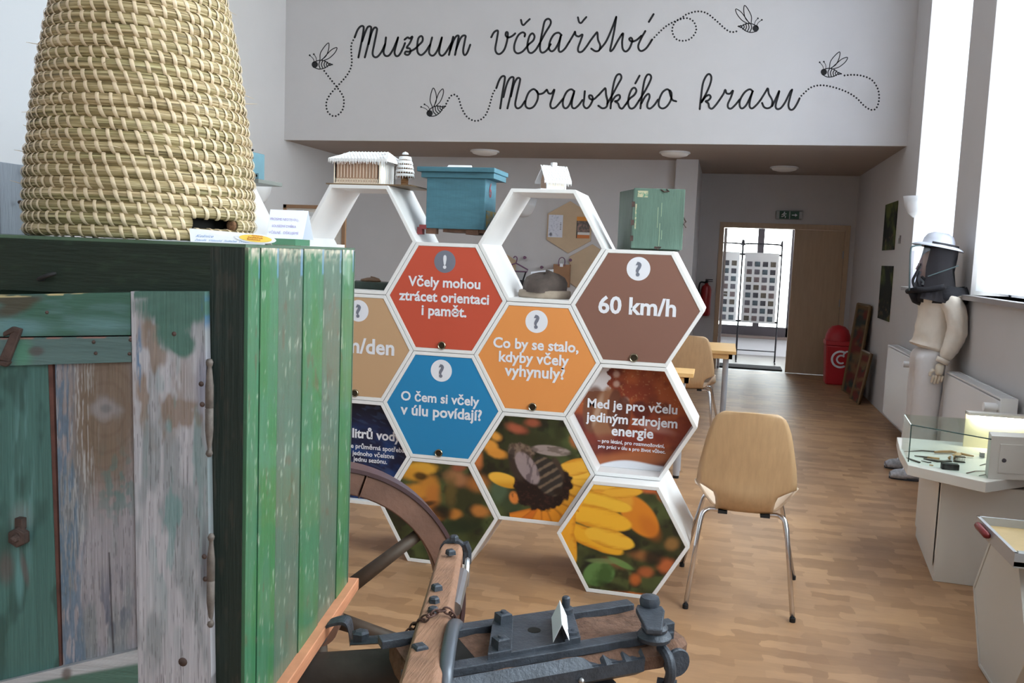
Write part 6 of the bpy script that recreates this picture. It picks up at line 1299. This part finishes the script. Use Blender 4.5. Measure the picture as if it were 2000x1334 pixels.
# glass hood
Bn = onZ(1775, 903, zt)+v3(0, .012, 0); Bf = A0+nrm(A0e-A0)*.01+v3(.012, 0, 0)
GH = .205; Br = onZ(1929, 935, zt)
Bfr = v3(1.60, Bf[1]+.02, zt); 
hz = onY(1780, 830, Bn[1])[2]; print('glass height', hz-zt); GH = hz-zt
def pane(a, b_, h=None): g = G(); n_ = nrm(np.cross(b_-a, [0, 0, 1.])); g.prism([a+v3(0, 0, .001), b_+v3(0, 0, .001), b_+v3(0, 0, GH), a+v3(0, 0, GH)], n_*.004); return g
B('glass_pane', pane(Bn, Br), pane_m, dc); B('glass_pane', pane(Bf, Bn), pane_m, dc); B('glass_pane', pane(Bf, Bfr), pane_m, dc)
g = G(); up = v3(0, 0, GH); g.prism([Bn+up, Br+up, v3(1.6, Br[1]+.1, zt)+up, Bfr+up, Bf+up], (0, 0, .004)); B('glass_top', g, top_glass_m, dc)
edge_m = mat('glass_edge', (38, 66, 62), .2)
g = G()
for a, b_ in ((Bn+up, Br+up), (Bf+up, Bn+up), (Bn, Bn+up)): g.tube([a, b_], .0028, 4)
B('glass_edge', g, edge_m, dc)
# lit back box and lock box
bl0 = onZ(1881, 872, zt); 
cream = mat('lit_back_cream', (236, 226, 196), .6)
xb0 = bl0[0]; yb0 = bl0[1]
g = G(); g.b2((xb0, yb0, zt), (1.62, yb0+.012, zt+GH+.01)); B('back_panel', g, cream, dc)
g = G(); g.b2((xb0, yb0-.05, zt+GH-.004), (1.62, yb0+.012, zt+GH+.012)); B('light_cover', g, case_m, dc)
g = G(); g.cyl((xb0+.04, yb0-.028, zt+GH-.016), (1.6, yb0-.028, zt+GH-.016), .009); B('light_tube', g, mat('tube_light', (255, 250, 236), .5, emit=30), dc)
lb0 = Br; lx1 = 1.62; ly = Br[1]
LBh = onY(1936, 851, ly)[2]-zt
g = G(); g.prism([Br, v3(lx1, ly+.06, zt), v3(lx1, ly+.17, zt), Br+v3(.02, .12, 0)], (0, 0, LBh)); B('lock_box', g, case_m, dc, bev=.002)
dx_ = nrm(v3(lx1, ly+.06, zt)-Br); on2 = v3(dx_[1], -dx_[0], 0)
g = G(); g.prism([Br+dx_*.04+v3(0, 0, .03)+on2*.0005, Br+dx_*.34+v3(0, 0, .03)+on2*.0005, Br+dx_*.34+v3(0, 0, LBh-.035)+on2*.0005, Br+dx_*.04+v3(0, 0, LBh-.035)+on2*.0005], on2*.004); B('lock_door', g, case_m, dc, bev=.0015)
kc = Br+dx_*.062+v3(0, 0, LBh*.45)+on2*.005; g = G(); g.lathe([(0, .004), (.009, .004), (.010, 0), (.010, -.002)], kc, axis=on2, n=16); B('lock', g, mat('lock_dark', (92, 88, 96), .4, .5), dc, autosm=True)
# tools in the case
def tl(px, py, z=0): return onZ(px, py, zt+z)
toolw = mat('tool_wood', (176, 136, 92), .6, noise=.15, scale=20); toold = mat('tool_steel', (74, 66, 60), .5, .4, noise=.2, scale=30)
CT_ = 'old beekeeping tools in the glass case'
def tool(name, lab, cat, parts):
    r = thing(name, lab, cat, parts[0][1][0]*v3(1, 1, 0)+v3(0, 0, zt), 0, CT_)
    for pn, path, rad, m_ in parts: g = G(); g.tube(path, rad, 8, flat=.6); B(pn, g, m_, r, smooth=True)
tool('honey_knife', 'long knife with pale turned handle at the back of the case', 'knife', [('blade', [tl(1766, 882, .004), tl(1800, 880, .004), tl(1826, 882, .005)], [.002, .005, .006], toold), ('handle', [tl(1826, 883, .01), tl(1840, 882, .011), tl(1858, 882, .011), tl(1868, 884, .01)], [.008, .011, .012, .008], toolw)])
tool('wooden_mallet', 'pale wooden mallet lying on the lit tray', 'mallet', [('handle', [tl(1876, 886, .012), tl(1890, 889, .010), tl(1902, 891, .008)], [.011, .009, .006], toolw), ('head', [tl(1857, 895, .016), tl(1872, 887, .016)], [.015, .015], toolw)])
tool('frame_scraper', 'dark scraper with brown wooden grip in the middle of the case', 'scraper', [('grip', [tl(1811, 893, .008), tl(1835, 896, .008)], [.009, .009], toolw), ('blade', [tl(1786, 890, .004), tl(1811, 893, .006)], [.004, .008], toold)])
tool('uncapping_fork', 'dark flat uncapping tool in front of the scraper', 'tool', [('blade', [tl(1804, 896, .004), tl(1830, 901, .004), tl(1858, 901, .004)], [.004, .010, .006], toold)])
tool('hive_tool', 'short dark hive tool at the left corner of the case', 'tool', [('bar', [tl(1771, 894, .004), tl(1784, 899, .004), tl(1796, 903, .004)], [.004, .007, .007], toold)])
tool('small_scraper', 'small brown scraper beside the left hive tool', 'tool', [('bar', [tl(1800, 900, .003), tl(1812, 903, .003), tl(1818, 903, .003)], [.003, .004, .005], toold)])
tool('bronze_disc', 'tiny bronze disc near the front glass of the case', 'disc', [('disc', [tl(1815, 908, .002), tl(1823, 909, .002)], [.005, .005], toolw)])
tool('grafting_needle', 'thin red grafting needle at the front right of the tray', 'needle', [('rod', [tl(1888, 924, .003), tl(1905, 920, .003), tl(1926, 920, .003)], [.003, .0025, .0025], mat('needle_red', (104, 42, 46), .5))])
tool('grafting_needle', 'thin grey needle just behind the red one on the tray', 'needle', [('rod', [tl(1914, 909, .003), tl(1928, 905, .003)], [.002, .003], toold)])
tool('grafting_needle', 'thinnest wire needle at the front edge of the tray', 'needle', [('rod', [tl(1912, 929, .002), tl(1926, 926, .002)], [.0015, .002], toold)])
g = G(); a = tl(1839, 916); g.b2(a+v3(0, -.01, .0005), a+v3(.075, .028, .028)); tag(B('black_box', g, black_m, bev=.002), 'small black box in the glass display case', 'box', CT_)
cgx = tl(1866, 903); r = thing('queen_cage', 'small wire queen cage with dark bars beside the black box', 'cage', cgx, 0, CT_)
g = G(); g.b2(cgx+v3(0, 0, .001), cgx+v3(.045, .025, .005)); g.b2(cgx+v3(0, 0, .026), cgx+v3(.045, .025, .03)); B('board', g, toold, r)
g = G()
for k in range(8):
    for yy in (.002, .023): g.cyl(cgx+v3(.003+k*.0055, yy, .004), cgx+v3(.003+k*.0055, yy, .027), .001, 5)
B('wire_bars', g, galv_m, r, kind='stuff')
g = G(); a = tl(1862, 903); g.b2(a+v3(-.01, 0, .0005), a+v3(-.002, .02, .03)); tag(B('white_block', g, paper_m), 'white block left of the queen cage', 'block', CT_)
g = G(); a = tl(1914, 893); g.b2(a+v3(0, 0, .0005), a+v3(.022, .018, .024)); tag(B('small_cube_cage', g, galv_m, bev=.002), 'tiny grey cube cage at the back right of the lit tray', 'cage', CT_)
# ------------------------------------------------------------------ hexagonal display table without glass, front right
h2 = thing('display_table', 'white hexagonal display table with metal-edged wooden tray at the right edge', 'display table', (1.35, 3.42, 0), 0)
hc = v3(1.03, 3.415, .256); si_ = .292
hxp = [hc+v3(0, -si_*math.cos(math.radians(60*k))*1.12, si_*math.sin(math.radians(60*k))) for k in range(6)]
hp_m = mat('case_offwhite', (204, 204, 200), .55)
for k in range(6):
    j = (k+1) % 6; I_ = [hc+(p-hc)*.945 for p in (hxp[k], hxp[j])]; g = G(); g.prism([hxp[k], hxp[j], I_[1], I_[0]], (.6, 0, 0)); B('side_board', g, hp_m, h2, bev=.0015)
g = G(); g.prism([hc+(p-hc)*.944+v3(.004, 0, 0) for p in hxp], (.012, 0, 0)); B('end_panel', g, hp_m, h2)
t0, t1 = onZ(1907, 1007, .585), onZ(1982, 1080, .585); print('tray2', t0, t1)
z2 = .585
g = G(); T0, T1 = t0, t1; T2, T3 = v3(1.62, t0[1]-.0, z2), v3(1.62, t1[1], z2)
g.b2((t1[0]+.0, t1[1], z2-.045), (1.62, t0[1], z2-.03)); B('tray_floor', g, mat('tray_birch', (206, 180, 132), .6, noise=.06, scale=8), h2)
g = G(); th = .012
for a, b_ in ((T0, T1), (T0, T2), (T1, T3)):
    d_ = nrm(b_-a); n_ = v3(-d_[1], d_[0], 0); c_ = (t0+t1)/2+v3(.2, 0, 0); n_ = n_ if np.dot(c_-a, n_) > 0 else -n_
    g.prism([a-v3(0, 0, .05), b_-v3(0, 0, .05), b_-v3(0, 0, .05)+n_*th, a-v3(0, 0, .05)+n_*th], (0, 0, .05))
B('metal_rim', g, mat('alu_rim', (176, 178, 182), .4, .3), h2)
g = G(); g.b2((t1[0]+.03, t1[1]+.013, z2-.03), (1.6, t1[1]+.075, z2-.012)); B('inner_ledge', g, mat('zinc_grey', (168, 170, 170), .5, .3), h2)
g = G(); d_ = nrm(T1-T0); m0, m1 = T0+d_*.06-v3(0, 0, .018), T0+d_*.19-v3(0, 0, .022); n_ = v3(d_[1], -d_[0], 0)*-1; n_ = n_ if n_[0] < 0 else -n_
g.tube([m0+n_*.006, m0+d_*.01+n_*.012, m1-d_*.01+n_*.012, m1+n_*.006], [.008, .013, .013, .008], 8); B('handle', g, mat('dark_red_grip', (122, 34, 38), .35), h2, smooth=True)
g = G(); g.b2((1.07, 3.2, .51), (1.6, 3.6, z2-.045)); B('riser', g, hp_m, h2)
# ------------------------------------------------------------------ beekeeper figure
def skin(name, verts, edges, radii, m_, parent, root=0, lv=2, loc=None):
    V = np.array(verts, float); Mi = np.array(WM[parent.name].inverted()); V = V@Mi[:3, :3].T+Mi[:3, 3]
    me = bpy.data.meshes.new(name); me.from_pydata(V.tolist(), edges, []); me.update()
    o = bpy.data.objects.new(name, me); link(o, parent); WM[o.name] = WM[parent.name]
    sm = o.modifiers.new('skin', 'SKIN'); sm.use_smooth_shade = True
    lay = me.skin_vertices[0] if me.skin_vertices else None
    if lay is None:
        bpy.context.view_layer.objects.active = o; me.skin_vertices  # created with the modifier
    for i, r_ in enumerate(radii):
        sv = me.skin_vertices[0].data[i]; sv.radius = (r_, r_) if np.isscalar(r_) else r_; sv.use_root = (i == root)
    s = o.modifiers.new('sub', 'SUBSURF'); s.levels = lv; s.render_levels = lv
    me.materials.append(m_)
    dg = bpy.context.evaluated_depsgraph_get(); dg.update(); m2 = bpy.data.meshes.new_from_object(o.evaluated_get(dg)); o.modifiers.clear(); o.data = m2; m2.name = name
    m2.polygons.foreach_set('use_smooth', np.ones(len(m2.polygons), bool)); 
    if not m2.materials: m2.materials.append(m_)
    return o
YM = 6.85
def mp_(px, py, dy=0): return onY(px, py, YM+dy)
mq = thing('beekeeper_figure', 'mannequin in cream beekeeper suit, white hat and black veil beside the windows', 'mannequin', (1.46, YM, 0), 0)
suit = mat('cream_canvas', (222, 212, 200), .85, noise=.05, scale=14, bump=.35, bscale=16); trou = mat('white_trousers', (214, 210, 210), .85, noise=.03, scale=12, bump=.3, bscale=18)
hip = v3(1.455, YM, .86); 
LG_ = [hip+v3(0, 0, .03), hip+v3(0, -.09, -.05), v3(1.44, YM-.10, .5), v3(1.44, YM-.11, .11), hip+v3(0, .09, -.05), v3(1.45, YM+.10, .5), v3(1.42, YM+.13, .11), hip+v3(0, 0, .10)]
trs = skin('trousers', LG_, [(0, 1), (1, 2), (2, 3), (0, 4), (4, 5), (5, 6), (0, 7)], [(.12, .14), (.11, .11), (.105, .105), (.10, .10), (.11, .11), (.105, .105), (.10, .10), (.125, .145)], trou, mq)
def folds(o, amp, sx=9., sz=5.):
    n = len(o.data.vertices); V = np.empty(n*3); o.data.vertices.foreach_get('co', V); V = V.reshape(-1, 3); N_ = np.empty(n*3); o.data.vertices.foreach_get('normal', N_); N_ = N_.reshape(-1, 3)
    d = fbm((V[:, 0]+V[:, 1]*1.3)*sx+V[:, 2]*3, V[:, 2]*sz+V[:, 0]*4, 5, 3)-.5; d2 = np.abs(fbm(V[:, 0]*14+V[:, 2]*10, V[:, 2]*9-V[:, 1]*12, 9, 2)-.5)
    V += N_*(d*amp*2.2-d2*amp*1.6)[:, None]; o.data.vertices.foreach_set('co', V.ravel()); o.data.update()
nk = mp_(1838, 572)
ch = mp_(1832, 625); wa = mp_(1826, 672); hm = mp_(1820, 688)
shf = mp_(1862, 588, -.16); elb = mp_(1872, 655, -.22); wr = mp_(1840, 706, -.23)
shb = shf+v3(0, .34, 0); elb2 = shb+v3(.03, .06, -.27); wr2 = elb2+v3(-.12, -.02, -.22)
jck = skin('jacket', [ch, nk, wa, hm, shf, elb, wr, shb, elb2, wr2, ch+v3(0, 0, .09)], [(0, 10), (10, 1), (0, 2), (2, 3), (10, 4), (4, 5), (5, 6), (10, 7), (7, 8), (8, 9)],
     [(.135, .17), (.06, .06), (.155, .178), (.20, .205), (.075, .08), (.082, .082), (.05, .05), (.075, .08), (.08, .08), (.05, .05), (.115, .15)], suit, mq, lv=3)
folds(jck, .016); folds(trs, .010)
g = G(); g.tube([wr+v3(.01, 0, .02), wr+v3(-.004, 0, -.012)], [.046, .042], 14); B('cuff', g, suit, mq, smooth=True)
# gloves with five fingers
glm = mat('cream_glove', (216, 206, 190), .8)
def glove(w_, sx):
    d = nrm(v3(-.12, 0, -1)); palm = w_+d*.085
    skin('glove', [w_-d*.01, w_+d*.04, palm], [(0, 1), (1, 2)], [(.036, .036), (.042, .03), (.045, .022)], glm, mq)
    for k, (o_, L) in enumerate(((-.028, .060), (-.010, .070), (.009, .066), (.027, .052))):
        a = palm+v3(o_, 0, 0)-d*.01; b_ = a+nrm(d+v3(o_*2, .0, 0))*L*.55; c = b_+nrm(d+v3(.0, .5, 0))*L*.5
        skin('finger', [a, b_, c], [(0, 1), (1, 2)], [.012, .0105, .009], glm, mq, lv=1)
    a = w_+d*.035+v3(-.034, 0, 0); skin('thumb', [a, a+nrm(d+v3(-.7, 0, 0))*.035, a+nrm(d+v3(-.35, 0, 0))*.06], [(0, 1), (1, 2)], [.014, .012, .010], glm, mq, lv=1)
glove(wr+v3(-.008, 0, -.02), 1); glove(wr2+v3(-.01, 0, -.02), -1)
# head, facing left
skinm = mat('mannequin_head', (196, 176, 166), .6); hd = mp_(1822, 521); 
def headmesh():
    g = G(); n, m = 24, 18; V = []
    for i in range(m+1):
        ph = math.pi*i/m; z = math.cos(ph)
        for k in range(n):
            a = 2*math.pi*k/n; r_ = math.sin(ph); x, y = math.cos(a)*r_, math.sin(a)*r_
            fr = max(0, -x); X = x*.096; Y_ = y*.076; Z_ = z*.118
            if z < 0: X *= 1+.0*z; Y_ *= 1+.28*z; X = X*(1+.18*z) if x > 0 else X*(1+.05*z)
            if abs(y) < .22 and fr > .6: X -= .024*math.exp(-((z+.12)/.13)**2)*math.exp(-(y/.14)**2); X -= .008*math.exp(-((z+.52)/.08)**2); X -= .008*math.exp(-((z+.85)/.1)**2)
            if fr > .6: X += .009*math.exp(-((z-.08)/.09)**2)*math.exp(-((abs(y)-.33)/.16)**2)
            V.append(hd+v3(X, Y_, Z_))
    g.add(V, [(i*n+k, i*n+(k+1) % n, (i+1)*n+(k+1) % n, (i+1)*n+k) for i in range(m) for k in range(n)]); return g
B('head', headmesh(), skinm, mq, smooth=True)
g = G(); g.tube([hd+v3(.02, 0, -.07), nk+v3(0, 0, -.02)], [.052, .06], 14); B('neck', g, skinm, mq, smooth=True)
g = G()
for s_ in (-1, 1): g.lathe([(.0, -.006), (.012, -.004), (.014, 0)], hd+v3(-.088, s_*.032, .01), axis=(1, 0, 0), n=10)
B('eye', g, mat('eye_dark', (60, 50, 48), .3), mq)
g = G()
for s_ in (-1, 1): g.tube(spline([hd+v3(.0, s_*.078, .02), hd+v3(.022, s_*.084, .018), hd+v3(.02, s_*.082, -.015), hd+v3(.0, s_*.076, -.03)], 3), .006, 6)
B('ear', g, skinm, mq, smooth=True)
g = G(); g.tube([hd+v3(-.100, -.022, -.062), hd+v3(-.106, 0, -.061), hd+v3(-.100, .022, -.062)], .004, 6); B('mouth', g, mat('lips', (150, 104, 98), .6), mq, smooth=True)
# hat
hc_ = mp_(1833, 478); hatm = mat('white_hat', (214, 218, 230), .55)
def tlt(P): return (P-hc_)@roty(.16).T+hc_
g = G(); g.lathe([(0, .088), (.05, .084), (.085, .066), (.103, .035), (.108, 0), (.135, -.004), (.158, -.012), (.172, -.022), (.172, -.026), (.157, -.017), (.105, -.006)], hc_, n=36); V = tlt(g.V()); g2 = G(); g2.add(V, g.f); B('hat', g2, hatm, mq, smooth=True)
# veil, frame and gathered collar
vm = bpy.data.materials.new('black_net'); vm.use_nodes = True; nt = vm.node_tree; p = nt.nodes['Principled BSDF']; p.inputs['Base Color'].default_value = (.012, .010, .014, 1); p.inputs['Roughness'].default_value = .9; p.inputs['Alpha'].default_value = .95
n = 32; V = []; rows = ((.02, .135, .135, 0), (-.06, .14, .14, 0), (-.16, .142, .15, 0), (-.25, .155, .17, .02), (-.33, .18, .19, .03), (-.385, .195, .205, .03))
a_open = 1.05
for (dz, rx, ry, ox) in rows:
    for k in range(n+1):
        a = -math.pi+a_open+(2*math.pi-2*a_open)*k/n; wob = 1+.03*math.sin(a*9+dz*20); V.append(tlt(hc_+v3(ox+rx*math.cos(a)*wob, ry*math.sin(a)*wob, dz-.01)))
g = G(); g.add(V, [(i*(n+1)+k, i*(n+1)+k+1, (i+1)*(n+1)+k+1, (i+1)*(n+1)+k) for i in range(len(rows)-1) for k in range(n)]); B('veil_net', g, vm, mq, smooth=True)
cl = mat('black_gather', (24, 24, 32), .85, bump=.8, bscale=60)
g = softlathe([(.12, .03), (.178, .0), (.19, .03), (.182, .08), (.15, .12)], mp_(1838, 586)+v3(0, 0, -.02), 1.0, 1.0, .12, seed=5); B('veil_collar', g, cl, mq, smooth=True)
g = G(); c0 = mp_(1790, 553); g.tube(spline([mp_(1773, 569, -.0), mp_(1790, 566, -.13), mp_(1812, 566, -.18), mp_(1845, 560, -.2)], 4), [.02]*13, 8); g.tube([mp_(1782, 570, -.05), mp_(1790, 585, -.02), mp_(1800, 590, 0)], [.03, .035, .03], 8); B('chin_band', g, cl, mq, smooth=True)
fm = mat('grey_green_frame', (84, 100, 104), .5)
g = G()
for s_ in (-.12, .12): g.tube(spline([mp_(1800, 479, s_), mp_(1784, 481, s_), mp_(1779, 488, s_), mp_(1777, 530, s_), mp_(1776, 566, s_)], 4), .0065, 6)
g.tube([mp_(1779, 488, -.12), mp_(1779, 488, .12)], .0065, 6); g.tube([mp_(1776, 566, -.12), mp_(1776, 566, .12)], .0065, 6); B('visor_frame', g, fm, mq, smooth=True)
g = G(); q_ = [mp_(1779, 490, -.12), mp_(1779, 490, .12), mp_(1776, 564, .12), mp_(1776, 564, -.12)]; g.prism(q_, (.001, 0, 0)); q_ = [mp_(1779, 490, -.12), mp_(1803, 490, -.13), mp_(1800, 562, -.13), mp_(1776, 564, -.12)]; g.prism(q_, (0, .001, 0)); B('visor_pane', g, visor_m, mq)
g = G()
for q in ([(1797,520),(1789,535),(1783,548),(1786,560)], [(1797,530),(1792,546),(1797,560)], [(1800,540),(1812,552),(1820,562)], [(1800,550),(1795,558),(1808,566)]): g.tube(spline([mp_(*u, -.135) for u in q], 4), .010, 6)
B('net_fold', g, cl, mq, smooth=True)
g = G(); g.tube([mp_(1812, 540, -.16), mp_(1872, 519, -.165)], .004, 5); B('cord', g, fm, mq)
# shoes
shm = mat('grey_trainer', (176, 178, 184), .7, noise=.3, scale=40)
for P_, dxx in ((onZ(1768, 938, 0), 0), (onZ(1757, 917, 0), 0)):
    c = P_+v3(.03, .03, 0); g = G(); V = []; prof = [(-.13, .035, .035), (-.10, .045, .055), (-.04, .048, .065), (.03, .042, .085), (.08, .04, .10), (.13, .035, .09)]
    for a, w_, h_ in prof:
        for k in range(10): t_ = math.pi*k/9; V.append(c+v3(a, w_*math.cos(t_), .012+h_*math.sin(t_)**.7))
    g.add(V, [(i*10+k, i*10+k+1, (i+1)*10+k+1, (i+1)*10+k) for i in range(5) for k in range(9)]+[tuple(range(10)), tuple(50+k for k in range(10))[::-1]]+[(i*10, (i+1)*10, (i+1)*10+9, i*10+9) for i in range(5)]); 
    s_ = B('shoe', g, shm, mq, smooth=True)
    g = G(); g.prism([c+v3(.135*math.cos(a), .048*math.sin(a), 0) for a in np.linspace(0, 2*math.pi, 20, endpoint=False)], (0, 0, .016)); B('sole', g, mat('dark_sole', (60, 62, 70), .8), s_)
    g = G(); 
    for k in range(4): x = -.05+k*.025; g.tube([c+v3(x, -.03, .072+k*.007), c+v3(x+.012, .03, .074+k*.007)], .004, 5)
    B('laces', g, paper_m, s_)
